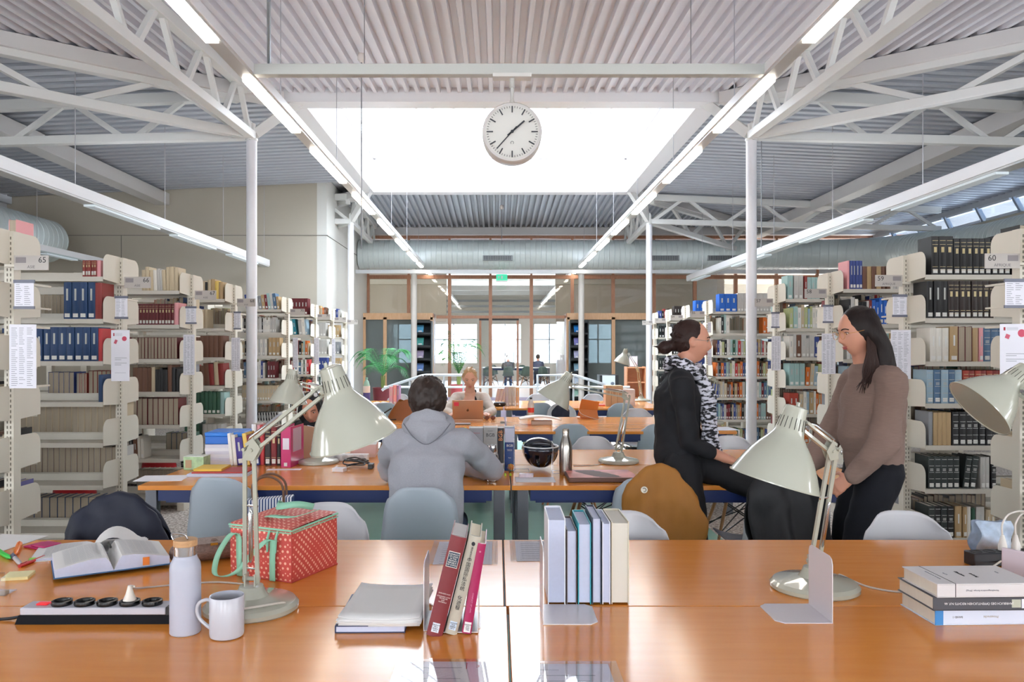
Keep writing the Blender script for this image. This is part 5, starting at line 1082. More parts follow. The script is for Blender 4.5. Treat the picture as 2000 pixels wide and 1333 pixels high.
ow = thing('open_file', 'tan covered open file standing behind the small lamp base', 'file', (X(606, 5.35), 5.35, TZ), R(10)); MB().prism([(-.06, 0), (.02, 0), (.05, .2), (-.07, .22)], .02, Matrix(((1, 0, 0, 0), (0, 0, 1, 0), (0, 1, 0, 0), (0, 0, 0, 1)))).build('cover', mat('#c09a80', .6), ow); MB().prism([(-.01, .004), (.055, .0), (.07, .19), (-.02, .215)], .012, Matrix(((1, 0, 0, 0), (0, 0, 1, .021), (0, 1, 0, 0), (0, 0, 0, 1)))).build('pages', PAGEB, ow)
w3 = thing('power_strip', 'white power strip with orange switch behind hoodie man', 'power strip', (X(678, 5.2), 5.2, TZ), R(-3)); MB().box(-.15, .14, -.025, .025, 0, .045).build('casing', mat('#e0dfe2', .35), w3, bevel=.003); MB().box(-.168, -.151, -.02, .02, .005, .04).build('switch', mat('#f07820', .4, emit=.6), w3)
for i in range(5): MB().lathe([(.019, 0), (.019, .002), (.017, .002), (.016, -.003), (0, -.003)], 20, Matrix.Translation((-.115+i*.054, -.025, .024)) @ Matrix.Rotation(pi/2, 4, 'X')).build('socket', mat('#c9c8cc', .4), w3)
pks = thing('paper_stack', 'pink edged stack of paperbacks behind hoodie man', 'paper', (X(712, 5.45), 5.45, TZ), R(4)); MB().box(-.085, .085, -.1, .1, .024, .085).build('upper_block', mat('#dcb9b4', .8, var=.04, scale=60), pks); MB().box(-.09, .08, -.1, .1, 0, .0235).build('lower_block', mat('#e0c4bc', .8), pks); MB().box(-.087, .087, -.102, .102, .0855, .089).build('top_cover', PAPER, pks)
cbx = thing('black_cable', 'tangled black cables with adapter on second row table', 'cable', at(T(697, 912)))
random.seed(3); cpts = [(.13*cos(i*1.9)*random.uniform(.4, 1), .1*sin(i*2.3)*random.uniform(.3, 1), .006+.045*random.random()) for i in range(15)]
MB().tube(bezier(cpts, 6), .0042, 6).build('cord', mat('#15161a', .4), cbx); MB().box(.085, .115, -.11, -.04, 0, .03).build('adapter', BLACK, cbx, bevel=.003)
for k, (px, wpx, h, c1, lab) in enumerate(((916, 27.5, .255, '#8f9097', 'grey code book with red small print, left of BGB books'), (944.5, 26.5, .258, '#9b9b9a', 'grey BGB code book'), (971.5, 13, .255, '#24262e', 'black book lettered BGB in orange'), (985.5, 20, .258, '#24417c', 'blue BGB code book with pale upper half'))):
    Yb = 4.77; t_ = wpx*Yb/F; t, M = big_book(lab, (X(px, Yb), Yb, TZ), t_, h, .17, mat(c1, .45), grp='code books beside the steel bottle', pages=PAPER)
    if k == 0: btext(t, M, 'SCHÖNFELDER', .007, MAROONINK, t_/2, h-.03); btext(t, M, 'DEUTSCHE\nGESETZE', .007, GREYINK, t_/2, h-.055); btext(t, M, 'HGB', .02, mat('#c06a70', .5), t_/2, h*.62); btext(t, M, 'Beck', .007, INK, t_/2, h*.52)
    if k == 1: btext(t, M, 'BGB', .0285, INK, t_/2, h-.045); btext(t, M, 'PALANDT', .007, INK, t_/2, h-.02); btext(t, M, 'KOMMENTAR', .006, GREYINK, t_/2, h-.07)
    if k == 2: btext(t, M, 'BGB', .034, mat('#d98a4a', .4), t_/2, h-.045, rz=-pi/2); bpatch(t, M, .006, t_-.004, .01, .045, mat('#c8cdd8', .6))
    if k == 3: bpatch(t, M, .002, t_-.002, h*.66, h-.003, mat('#b9bccf', .5)); btext(t, M, 'BGB', .021, PAPER, t_/2, h*.66-.02); btext(t, M, 'Bürgerliches\nGesetzbuch', .006, PAPER, t_/2, h*.48); btext(t, M, 'Beck', .008, PAPER, t_/2, h*.3)
gx = thing('green_case', 'green case with a yellow toy on top, half hidden by grey shoulder', 'case', (X(909, 4.8), 4.8, TZ)); MB().box(-.02, .018, 0, .12, 0, .21).build('body', mat('#1f8a6a', .5), gx, bevel=.004); MB().ell((-.004, .03, .232), .016, .014, .024).build('toy', mat('#e6cf2c', .5), gx)
def bottle(lab, base, prof, m, extra=None, name='steel_bottle'):
    t = thing(name, lab, 'bottle', base); MB().lathe(prof, 32).build('body', m, t); return t
SB = mat('#b0aaa4', .25, 1)
b1 = bottle('brushed steel bottle with steel cap beside the BGB books', at(T(961, 940)), [(.034, 0), (.037, .004), (.037, .135), (.033, .148), (.025, .158), (.0225, .161), (0, .161)], SB); MB().lathe([(.024, .1615), (.025, .163), (.025, .198), (.024, .2), (.019, .2), (.019, .196), (0, .196)], 30).build('cap', CHROME, b1)
b2 = bottle('tall tapered steel bottle between the helmet and long armed lamp', at(T(1105, 928)), [(.033, 0), (.0365, .005), (.0375, .02), (.0375, .15), (.034, .18), (.025, .21), (.0195, .225), (.0185, .24), (0, .24)], SB); MB().lathe([(.0195, .2405), (.0195, .262), (.017, .266), (0, .267)], 30).build('cap', mat('#c4b8ac', .25, 1), b2)
# helmet (lying upside down, vents through the shell)
HEL = mat('#141c2e', .22, coat=.5)
hm = thing('bike_helmet', 'dark navy bicycle helmet lying upside down by steel bottle', 'helmet', (X(1056, 4.82), 4.86, TZ+.001), R(10))
sh_ = MB(); nr, ns = 10, 40
def hp(i, k): ph = pi*.5*i/nr; t = 2*pi*k/ns; r = sin(ph)**.8; g = 1-.06*(.5+.5*cos(t*8)); return (.112*r*cos(t)*g, .135*r*sin(t)*g, .135-.128*cos(ph)-.0)
vs = [hp(i, k) for i in range(1, nr+1) for k in range(ns)]; fs = []
for i in range(nr-1):
    for k in range(ns):
        if 1 <= i <= nr-4 and k % 5 in (1, 2): continue
        fs.append((i*ns+k, i*ns+(k+1) % ns, (i+1)*ns+(k+1) % ns, (i+1)*ns+k))
fs.append(tuple(range(ns-1, -1, -1))); sh_.add(vs, fs); so = sh_.build('shell', HEL, hm, ang=50); sm = so.modifiers.new('s', 'SOLIDIFY'); sm.thickness = .014; sm.offset = -1
MB().tube([(.107*cos(2*pi*k/40), .13*sin(2*pi*k/40), .137) for k in range(40)], .0045, 8, closed=True).build('pale_rim', mat('#cfd4da', .3), hm)
MB().grid(lambda u, v: (.085*cos(pi*u), .02+.05*sin(pi*v), .135+.045*sin(pi*u)*(.5+.5*sin(pi*v))), 14, 6).build('rear_cradle', HEL, hm, ang=60).modifiers.new('s', 'SOLIDIFY').thickness = .006
MB().tube(bezier([(-.09, 0, .13), (-.06, -.03, .05), (.02, -.05, .04), (.09, 0, .13)], 6), .004, 6).build('strap', BLACK, hm); text('UVEX', .011, mat('#9aa0aa', .5), hm, (.01, -.1335, .122), (R(96), 0, 0))
ballc = thing('rubber_band_ball', 'small ball of coloured rubber bands before blue code book', 'ball', tuple(T(998, 921)+V((0, 0, .0225)))); 
MB().ell((0, 0, 0), .0215, .0215, .0215, n=20).build('core', mat('#c98a4a', .6, var=.6, scale=60), ballc)
for k, c in enumerate(('#d85a4a', '#3a8f6a', '#d8c04a', '#3a6fb0', '#e08a3a')): MB().tube([Matrix.Rotation(k*1.3, 3, 'X') @ Matrix.Rotation(k*.9, 3, 'Y') @ V((.0218*cos(a), .0218*sin(a), 0)) for a in [2*pi*i/24 for i in range(24)]], .0016, 6, closed=True).build('band', mat(c, .5), ballc)
for px, l in ((987, 'left'), (997, 'right')): e_ = thing('earplug', f'tiny lime green foam earplug, {l} one of the pair', 'earplug', at(T(px, 930)), 0, 'lime earplugs'); MB().lathe([(.006, 0), (.0065, .008), (.005, .014), (0, .016)], 14).build('foam', mat('#c4e84a', .6), e_)
sl_ = thing('laptop_sleeve', 'red and white clouded laptop sleeve with brown edge', 'sleeve', (.575, 4.49, TZ), R(1)); MB().box(-.19, .19, -.15, .15, 0, .026).build('padded_edge', mat('#6a5048', .7), sl_, bevel=.008); MB().grid(lambda u, v: (-.186+.372*u, -.146+.292*v, .0268+.006*sin(u*7+v*3)*sin(v*pi)), 10, 8).build('printed_top', mat('#cf7468', .55, var=.7, scale=9), sl_, ang=60)
pck = tag(MB().prism([(-.04, -.02), (.04, -.02), (.045, .025), (-.035, .03)], .02).build('gum_packet', mat('#d8c6cc', .4, var=.4, scale=60), loc=at(T(1027, 933)), bevel=.002), 'small white and red packet before the helmet', 'packet')
for (px, Yb, w_, h_, l) in ((1004, 4.7, .06, .2, 'left of the helmet'), (1080, 4.65, .05, .18, 'right of the helmet')):
    o_ = thing('wire_bookend', f'thin wire bookend {l}', 'bookend', (X(px, Yb), Yb, TZ)); MB().tube([(0, 0, .003), (0, 0, h_), (0, w_*2, h_), (0, w_*2, .003)], .0016, 6, closed=True).tube([(0, 0, .003), (.09, 0, .003), (.09, w_*2, .003), (0, w_*2, .003)], .0016, 6, closed=True).build('wire_frame', CHROME, o_)
open_book('open book under the hands of the person in black', at(T(1466, 922)), R(-14), .3, .21, .02, PAPER)
# ================= THIRD / FOURTH ROW =================
GOLDM = mat('#c9a285', .35, .7)
lp = thing('laptop', 'gold aluminium laptop with red sticker, lid toward camera', 'laptop', at(T(914, 822)), R(-1)); MB().box(-.156, .156, 0, .215, 0, .012).build('base', GOLDM, lp, bevel=.003)
Ml = Matrix.Rotation(R(-14), 4, 'X'); Ml = Matrix.Translation((0, 0, .012)) @ Matrix.Rotation(R(14), 4, 'X')
MB().box(-.156, .156, -.006, 0, 0, .205, 0, Ml).build('lid', GOLDM, lp, bevel=.002)
MB().box(-.14, -.09, -.0075, -.006, .145, .185, 0, Ml).build('red_sticker', mat('#d8405a', .5), lp)
lg = MB(); lg.ell((0, 0, 0), .0115, .0008, .0125, n=16); lg.ell((-.003, 0, -.002), .0105, .0008, .012, n=12); lg.ell((.003, 0, .0165), .0025, .0006, .005, M=Matrix.Rotation(.5, 3, 'Y'), n=8); lg.v = [tuple(Ml @ V((x, y-.0066, z+.1))) for x, y, z in lg.v]; lg.build('lid_emblem', mat('#6e5038', .3, .6), lp)
def glasses(par, c, s=1.0, m=BLACK, lens=True, name='glasses_frame'):
    """front frame in XZ plane facing -Y, at c"""
    b = MB()
    for sx in (-1, 1): b.tube([(c[0]+sx*.032*s+.023*s*cos(2*pi*k/20), c[1], c[2]+.02*s*sin(2*pi*k/20)) for k in range(20)], .0014*s, 6, closed=True).tube(bezier([(c[0]+sx*.055*s, c[1], c[2]+.006), (c[0]+sx*.066*s, c[1]+.02*s, c[2]+.006), (c[0]+sx*.07*s, c[1]+.1*s, c[2]+.002)], 4), .0014*s, 6)
    b.tube([(c[0]-.01*s, c[1], c[2]+.005), (c[0]+.01*s, c[1], c[2]+.005)], .0014*s, 6); return b.build(name, m, par)
sg_ = thing('sunglasses', 'round brown sunglasses beside the golden laptop', 'sunglasses', tuple(T(957, 821)+V((0, 0, .022))), R(8)); glasses(sg_, (0, 0, 0), 1, mat('#6a4030', .3))
for sx in (-1, 1): MB().lathe([(.0225, 0), (.0225, .001), (0, .001)], 20, Matrix.Translation((sx*.032, 0, 0)) @ Matrix.Rotation(pi/2, 4, 'X')).build('lens', mat('#6e3a2c', .15), sg_)
td = thing('tablet', 'black tablet lying flat left of the golden laptop', 'tablet', at(T(895, 829))); MB().box(-.12, .12, -.08, .08, 0, .008).build('body', mat('#2a2a30', .3), td, bevel=.002); MB().box(-.11, .11, -.07, .07, .0083, .009).build('screen', mat('#cfd4dc', .15), td)
bg_ = thing('leather_bag', 'soft brown leather bag slumped behind man\'s head', 'bag', (X(784, 8.2), 8.2, TZ), R(5))
MB().grid(lambda u, v: (.15*cos(2*pi*u)*(1-.35*v**2)+.07*v, .07*sin(2*pi*u)*(1-.7*v)+.0, .2*v+.012*sin(6*pi*u)*v), 24, 8).build('body', mat('#8f5424', .45, var=.15, scale=12, bump=.4), bg_, ang=60); MB().tube(bezier([(-.1, -.02, .12), (-.2, -.06, .05), (-.16, -.09, .012), (-.05, -.08, .012)], 6), .007, 8).build('strap', mat('#3a2a24', .5), bg_)
pbx = thing('pale_box', 'small beige box under the splayed white book', 'box', at(T(1058, 829))); MB().box(-.1, .1, -.06, .06, 0, .035).build('body', mat('#c8b5a6', .6), pbx, bevel=.002)
sb = thing('splayed_book', 'white book splayed face down on the beige box', 'book', tuple(T(1054, 829)+V((0, 0, .036))), R(3)); MB().grid(lambda u, v: (-.2+.4*u, -.1+.2*v, .045*sin(pi*(.15+.75*u))+.002), 16, 4).build('pages', mat('#ebe2dc', .7), sb, ang=60).modifiers.new('s', 'SOLIDIFY').thickness = .012
tc_ = thing('tablet_case', 'orange leather tablet case propped as a stand', 'tablet case', at(T(1148, 818)), R(12)); OL = mat('#c8763a', .45)
MB().hexa([(-.1, -.06, 0), (.1, -.06, 0), (.1, .05, 0), (-.1, .05, 0), (-.1, -.06, .006), (.1, -.06, .006), (.1, .05, .006), (-.1, .05, .006)]).build('foot_flap', OL, tc_); MB().beam((0, .04, .01), (.03, .0, .19), .2, .008, up=(0, 1, 0)).build('back_cover', OL, tc_); MB().beam((0, -.055, .008), (.005, .01, .09), .2, .006, up=(0, 1, 0)).build('support_flap', OL, tc_); MB().tube(bezier([(-.11, -.02, .1), (-.08, -.06, .05), (.05, -.1, .004), (.14, -.1, .004)], 6), .002, 6).build('cable', PAPER, tc_)
rb = thing('soda_bottle', 'clear plastic bottle with red label and black cap', 'bottle', (X(1037, 8.4), 8.4, TZ)); MB().lathe([(.03, 0), (.033, .01), (.033, .15), (.02, .185), (.012, .195), (.012, .2), (0, .2)], 24).build('body', mat('#cfc9c6', .15, spec=.8), rb); MB().lathe([(.0337, .06), (.0337, .11)], 24).build('label', mat('#e0453c', .5), rb); MB().lathe([(.014, .2005), (.014, .218), (0, .218)], 16).build('cap', BLACK, rb)
sc_can = thing('tin_cup', 'small metal cup near the third row table end', 'cup', at(T(1345, 838))); MB().lathe([(.035, 0), (.037, .06), (.035, .06), (.033, .004), (0, .004)], 24).build('body', CHROME, sc_can)
acrylic_v('thin clear acrylic divider at the third row seam', (X(989, 7.9), 7.9, TZ), pi/2, .3, .2)
def bk(lab, px, wpx, h, Y, col, lean=0, grp='books standing on the fourth row', cat='book', name='book', d=.17, st='t'):
    t_ = wpx*Y/F; o = link(name, book_mesh(t_, h, d, col, st)); o.location = (X(px, Y), Y, TZ+.0005+(sin(lean)*t_ if lean > 0 else 0)); o.rotation_euler = (0, lean, 0); tag(o, lab, cat, grp)
NAMES.update({'#d9a9c0': 'pink', '#a08ac0': 'lilac', '#b9b6c6': 'grey', '#d8b48c': 'tan'})
bk('pink book standing at the water bottle', 760, 7, .235, 10.4, '#d9a9c0'); bk('paler pink book between pink and lilac books', 767.5, 7, .255, 10.4, '#e9a4a9'); bk('lilac book, last of the pink group', 775, 5, .25, 10.4, '#a08ac0')
for i, l in enumerate(('first', 'second', 'third', 'fourth')): bk(f'grey lilac book leaning by the dark case, {l} from left', 966+i*6.5, 6, .2, 10.62, '#b9b6c6', .2)
for i, l in enumerate(('first', 'second', 'third')): bk(f'grey upright book beside the tan one, {l} from left', 986+i*7, 6.5, .245, 10.2, '#c2c0bc' if i else '#b9b6c6')
bk('tan book at right end of the upright group', 1007.5, 6.5, .235, 10.2, '#d8b48c')
for i, l in enumerate(('first', 'second', 'third')): 
    p = (X(1183+i*11.5, 10.15), 10.15, TZ); t = thing('archive_box', f'beige cardboard archive box, {l} from left on fourth row', 'box', p, 0, 'cardboard archive boxes'); MB().box(0, .072, 0, .22, 0, .26).build('carton', mat('#c7a887', .7, var=.03), t, bevel=.002); MB().box(.02, .052, -.001, 0, .14, .2).build('finger_label', mat('#b39374', .7), t)
t = thing('archive_box', 'pinkish white box right of the cardboard archive boxes', 'box', (X(1217.5, 10.2), 10.2, TZ), 0, 'cardboard archive boxes'); MB().box(0, .15, 0, .2, 0, .21).build('carton', mat('#ddcfcc', .7), t, bevel=.002); MB().box(.02, .13, -.001, 0, .05, .16).build('front_label', mat('#e6dcd8', .7), t)
dc = thing('glasses_case', 'dark glasses case on the fourth row table', 'case', (X(976, 10.1), 10.1, TZ)); MB().limb([(-.05, 0, .03), (.05, 0, .03)], [(.035, .03), (.035, .03)], 16, side=(0, 1, 0)).build('shell', mat('#2b2a2e', .35), dc); MB().box(-.008, .008, -.037, -.03, .024, .036).build('latch', CHROME, dc)
wb2 = thing('water_bottle', 'large green capped water bottle with white and blue label', 'bottle', (X(716, 10.75), 10.75, TZ)); MB().lathe([(.044, 0), (.046, .01), (.046, .23), (.03, .29), (.015, .31), (.015, .325), (0, .325)], 24).build('body', mat('#9cc8b8', .15, spec=.8), wb2); MB().lathe([(.0468, .02), (.0468, .14)], 24).build('blue_label', mat('#4a4f9a', .5), wb2); MB().lathe([(.0468, .1405), (.0468, .23)], 24).build('white_label', PAPER, wb2); MB().lathe([(.018, .3255), (.018, .345), (0, .345)], 16).build('cap', mat('#7fb8a6', .4), wb2)
open_book('small open white book left of the pink books', (X(745, 10.4), 10.4, TZ), .3, .28, .2, .03, PAPER)
rd = tag(MB().box(-.16, .16, -.1, .1, 0, .015).build('red_edged_folder', mat('#d8605a', .5), loc=(X(1158, 10.3), 10.3, TZ)), 'red edged flat folder left of the archive boxes', 'folder')
# ================= FAR FURNITURE =================
def rack(px0, px1, Y, lab, cols, side):
    x0, x1 = X(px0, Y), X(px1, Y); t = thing('brochure_rack', lab, 'rack', (x0, Y, 0), 0, 'black brochure racks'); W = x1-x0; BK = mat('#1b2226', .5)
    MB().box(0, .03, 0, .38, 0, 2.19).build('side_panel', BK, t); MB().box(W-.03, W, 0, .38, 0, 2.19).build('side_panel', BK, t); MB().box(.03, W-.03, .35, .38, 0, 2.19).build('back_panel', BK, t); MB().box(.03, W-.03, 0, .35, 2.14, 2.19).build('top_panel', BK, t); MB().box(.03, W-.03, 0, .35, 0, .1).build('plinth', BK, t)
    for k in range(6):
        z = .22+k*.33; MB().beam((W/2, .03, z), (W/2, .3, z+.26), W-.08, .012, up=(0, -1, 1)).box(.03, W-.03, .02, .06, z-.03, z+.02).build('slanted_shelf', BK, t)
        p = thing('brochure', f'brochure on the {["lowest", "fifth", "fourth", "third", "second", "top"][k]} shelf of rack {side}', 'brochure', (x0+W*.42, Y+.05, z+.02), 0, 'brochures in the racks'); MB().beam((0, 0, .012), (0, .18, .2), .17, .006, up=(0, -1, 1)).build('sheet', mat(cols[k], .5, var=.25, scale=14), p)
        MB().box(-.04, .05, -.0, .005, .02, .05).build('title_band', PAPER, p)
rack(803, 843, 20.35, 'black brochure rack left of the doorway', ['#8fb0c0', '#7f93c4', '#6f8fc8', '#b2a4c0', '#58b0a8', '#5aa2c8'], 'left of doorway'); rack(1113, 1150, 20.35, 'black brochure rack right of the doorway', ['#9fc8b8', '#c8d4e6', '#8fb4c8', '#c0c0e0', '#8a86c8', '#2a86d8'], 'right of doorway')
# railing
RA = mat('#c3c8d0', .3, .4)
rl = thing('stair_railing', 'pale grey tube railing before the doorway', 'railing', (0, 14, 0)); Zt, Zl = 1.01, .81
def Xr(px): return (px-972)*14/F
for a, b, s in ((752, 1050, -1), (1050, 1196, 1)):
    if s < 0: MB().tube(bezier([(Xr(746), 0, .74), (Xr(757), 0, .8), (Xr(800), 0, .93)], 5)+bezier([(Xr(824), 0, 1.0), (Xr(840), 0, Zt), (Xr(905), 0, Zt)], 5), .024, 12).build('top_rail', RA, rl)
    else: MB().tube([(Xr(1050), 0, 0), (Xr(1050), 0, Zt), (Xr(1110), 0, Zt), (Xr(1124), 0, Zt-.005), (Xr(1182), 0, .84), (Xr(1186), 0, .74)], .024, 12).build('top_rail', RA, rl)
MB().tube([(Xr(750), 0, Zl-.01), (Xr(1230), 0, Zl-.01)], .021, 12).build('lower_rail', mat('#dcdfe4', .35), rl)
for px in (762, 800, 867, 905, 1050, 1086, 1120, 1150, 1182): MB().cyl((Xr(px), 0, 0), (Xr(px), 0, .8 if px in (762, 1182) else .9 if px in (800, 1150) else Zt), .018, n=10).build('post', RA, rl)
MB().box(Xr(868), Xr(1045), -.01, .01, .12, .62).build('mesh_panel', mat('#9a90a4', .5), rl)
# palms
random.seed(11)
def palm(lab, x, y, z0, H, spread, nf, g1, g2, potc, poth, potr):
    t = thing('potted_palm', lab, 'plant', (x, y, 0), 0, 'potted palms by the doorway')
    MB().lathe([(potr*.75, 0), (potr, poth*.95), (potr*1.06, poth), (potr*.9, poth), (potr*.85, poth-.04), (0, poth-.04)], 28).build('pot', mat(potc, .4), t)
    MB().lathe([(potr*.86, poth-.035), (0, poth-.03)], 24).build('soil', mat('#3a2c24', .9), t)
    for k in range(3): MB().tube([(.02*k-.02, 0, poth-.05), (.03*k-.03, .01*k, z0)], [.018, .012], 8).build('stem', mat('#7a8a4a', .6), t)
    for f in range(nf):
        a = 2*pi*f/nf+random.uniform(-.3, .3); L = spread*random.uniform(.8, 1.1); up = H*random.uniform(.35, 1.0); pts = []
        for i in range(13):
            s = i/12; pts.append(V((cos(a)*L*s, sin(a)*L*s*.8, z0+up*sin(s*pi*.62)*1.05-(L*.45)*s**3)))
        b = MB(); b.tube(pts, [.006*(1-.8*i/12) for i in range(13)], 6)
        fine = bezier(pts, 4)
        for i in range(4, len(fine)-1, 2):
            p = fine[i]; d = (fine[i+1]-fine[i-1]).normalized(); sd = d.cross(V((0, 0, 1)))
            if sd.length < .05: sd = V((cos(a+pi/2), sin(a+pi/2), 0))
            sd.normalize(); s = i/len(fine); ll = .27*spread*(sin(pi*min(1, s*1.02))**.6)*random.uniform(.85, 1.1)+.03
            for sg in (-1, 1):
                tip = p+sd*sg*ll*.8+d*ll*.65+V((0, 0, -ll*.35)); md = (p+tip)/2+V((0, 0, ll*.08)); w_ = d*.0052
                b.add([p-w_*.5, p+w_*.5, md+w_, tip, md-w_], [(0, 1, 2, 3, 4)])
        b.build('frond', mat(g1 if f % 2 else g2, .4, var=.2, scale=5), t, ang=0)
    return t
palm('spreading green palm in a dark red pot beside the far left column', X(748, 15.5), 15.5, .95, .62, .62, 17, '#2f7a45', '#4a9a5c', '#6a1f2c', .72, .2)
palm('upright dark palm in red pot at the doorway', X(896, 16.2), 16.2, .95, .95, .5, 17, '#2c5a38', '#4f8a3c', '#b04a50', .75, .17)
# magazine shelf, printer, bag, poster stand, stools
ms = thing('magazine_shelf', 'small pale wood magazine shelf behind the farthest lamp', 'shelf', (X(1240, 15.8), 15.8, 0)); wdm = wood('#c98a62', '#d89c74', 3, .5)
for x0, x1 in ((-.19, -.17), (.17, .19)): MB().box(x0, x1, -.15, .15, 0, 1.12).build('side_panel', wdm, ms)
for z in (.1, .48, .8, 1.09): MB().box(-.17, .17, -.15, .15, z, z+.02).build('shelf', wdm, ms)
MB().box(-.17, .17, .13, .15, 0, 1.1).build('back_panel', wdm, ms)
psd = acrylic_v('acrylic stand with white and pink poster on the magazine shelf', (X(1237, 15.75), 15.75, 1.115), 0, .17, .22); MB().box(-.08, .08, -.004, -.002, .01, .21).build('poster', mat('#e6d8e6', .5, var=.2, scale=20), psd)
pr = thing('printer', 'white fronted black printer on a dark cabinet', 'printer', (X(1186, 15.2), 15.2, .62)); MB().box(-.17, .19, -.2, .2, 0, .36).build('body', mat('#1e2226', .4), pr, bevel=.01); MB().box(-.12, .12, -.215, -.2, .02, .35).build('front_panel', mat('#cdd9e2', .4), pr); MB().ell((.07, -.216, .2), .035, .004, .03).build('control_dial', mat('#6a7686', .4), pr)
pcb = tag(MB().box(-.22, .22, -.25, .25, 0, .62).box(-.2, .2, -.26, -.25, .05, .58).build('printer_cabinet', mat('#3b3f44', .5), loc=(X(1186, 15.2), 15.2, 0), bevel=.004), 'dark cabinet under the printer', 'cabinet')
def stool(lab, x, y):
    t = thing('library_stool', lab, 'stool', (x, y, 0), 0, 'red round step stools'); m = mat('#c0202c', .4)
    MB().lathe([(.22, 0), (.22, .04), (.19, .06), (.155, .36), (.165, .38), (.165, .41), (.15, .42), (0, .42)], 32).build('body', m, t); MB().lathe([(.15, .4205), (.13, .426), (0, .426)], 28).build('step_pad', mat('#5a1a20', .7), t)
stool('red round step stool seen low through row sixty-six', -3.62, 6.82); stool('red round step stool between rows sixty-seven and sixty-eight', -3.45, 8.12); stool('red round step stool beyond row sixty-eight', -3.3, 9.55)
# ---------------- draped jackets, bags ----------------
def jacket(lab, px, Y, rz, wt, wb, zt, zb, col, name='jacket', seed=1, folds=5, tail=.13, collar=None, cat='jacket'):
    rnd = random.Random(seed); ph = [rnd.uniform(0, 6) for _ in range(6)]
    t = thing(name, lab, cat, (X(px, Y), Y, 0), rz); m = mat(col, .65, var=.1, scale=8, bump=.5, bscale=16)
    def f(u, v):
        s = 2*u-1; side = 1 if v > .5 else -1; q = abs(2*v-1); w_ = wt+(wb-wt)*q**.7
        z = zt-(zt-zb)*max(0, q-.06)/.94-(.14*(1-q*.6))*abs(s)**2.6-.02*(1-q)*abs(s)
        y = side*(.022*min(1, q*6)+tail*.45*q**1.2)+.012*sin(s*folds*1.6+ph[0]+q*2)*q+.007*sin(s*folds*3.1+ph[1])*q; x = w_*s*(1-.04*sin(q*7+ph[2]))+.014*sin(q*9+ph[3])*abs(s)
        y *= (1-.35*abs(s)**4)
        return (x, y, z)
    o = MB().grid(f, 34, 44).build('cloth', m, t, ang=80); tx = bpy.data.textures.new('folds', 'CLOUDS'); tx.noise_scale = .11; dm = o.modifiers.new('d', 'DISPLACE'); dm.texture = tx; dm.strength = .045; dm.mid_level = .5; so = o.modifiers.new('s', 'SOLIDIFY'); so.thickness = .009
    return t, m
t, m_ = jacket('mustard brown jacket hung over the shaded blue grey chair', 1292, 4.05, pi-.2, .17, .235, .885, .4, '#9a6420', seed=4); o = MB().lathe([(.017, 0), (.017, .0012), (0, .0012)], 20, Matrix.Translation((.085, .055, .76)) @ Matrix.Rotation(-pi/2, 4, 'X')).build('round_badge', mat('#e6dccb', .6), t); MB().tube([(-.02+.105+.009*cos(a), .058, .76+.009*sin(a)) for a in [R(40+i*28) for i in range(10)]], .0015, 5).build('badge_print', INK, t)
t, m_ = jacket('dark navy padded jacket draped over the left near chair', 228, 3.34, .1, .19, .31, .87, .42, '#12182c', seed=9, tail=.2); MB().cyl((.25, .02, .66), (.275, .02, .665), .006, n=8).build('cord_toggle', BLACK, t)
jacket('black coat draped over a chair before the standing woman', 1540, 3.95, pi+.1, .2, .215, .92, .25, '#0e0e14', name='coat', seed=5, tail=.22)
chair('chair hidden under the black coat', X(1540, 3.95), 3.95, pi+.1, SHW)
jacket('dark navy coat over a chair between third and fourth rows', 1095, 9.6, .05, .16, .24, .8, .45, '#1c2034', name='coat', seed=7)
chair('chair hidden under the small navy coat', X(1095, 9.6), 9.6, .05, SHW)
stool('red round step stool carrying the striped tote bag', X(533, 3.98), 3.98)
tt = thing('tote_bag', 'blue and white striped tote bag with brown handles', 'bag', (X(533, 3.98), 3.98, 0), .1)
def strm():
    m = bpy.data.materials.new('m_stripe'); m.use_nodes = True; nt = m.node_tree; b = nt.nodes['Principled BSDF']; tc = nt.nodes.new('ShaderNodeTexCoord'); wv = nt.nodes.new('ShaderNodeTexWave'); wv.inputs['Scale'].default_value = 22; cr = nt.nodes.new('ShaderNodeValToRGB'); cr.color_ramp.interpolation = 'CONSTANT'; cr.color_ramp.elements[0].color = lin('#2f4a80'); cr.color_ramp.elements[1].color = lin('#e4e4ea'); cr.color_ramp.elements[1].position = .45
    nt.links.new(tc.outputs['Object'], wv.inputs[0]); nt.links.new(wv.outputs[0], cr.inputs[0]); nt.links.new(cr.outputs[0], b.inputs['Base Color']); return m
MB().hexa([(-.11, -.05, .428), (.09, -.05, .428), (.09, .05, .428), (-.11, .05, .428), (-.13, -.04, .72), (.1, -.04, .735), (.1, .04, .735), (-.13, .04, .72)]).build('body', strm(), tt, bevel=.006)
for sy in (-.045, .045): MB().tube(bezier([(-.08, sy, .7), (-.09, sy, .8), (-.02, sy, .84), (.05, sy, .8), (.06, sy, .7)], 6), .006, 8).build('handle', mat('#6e4a34', .5), tt)
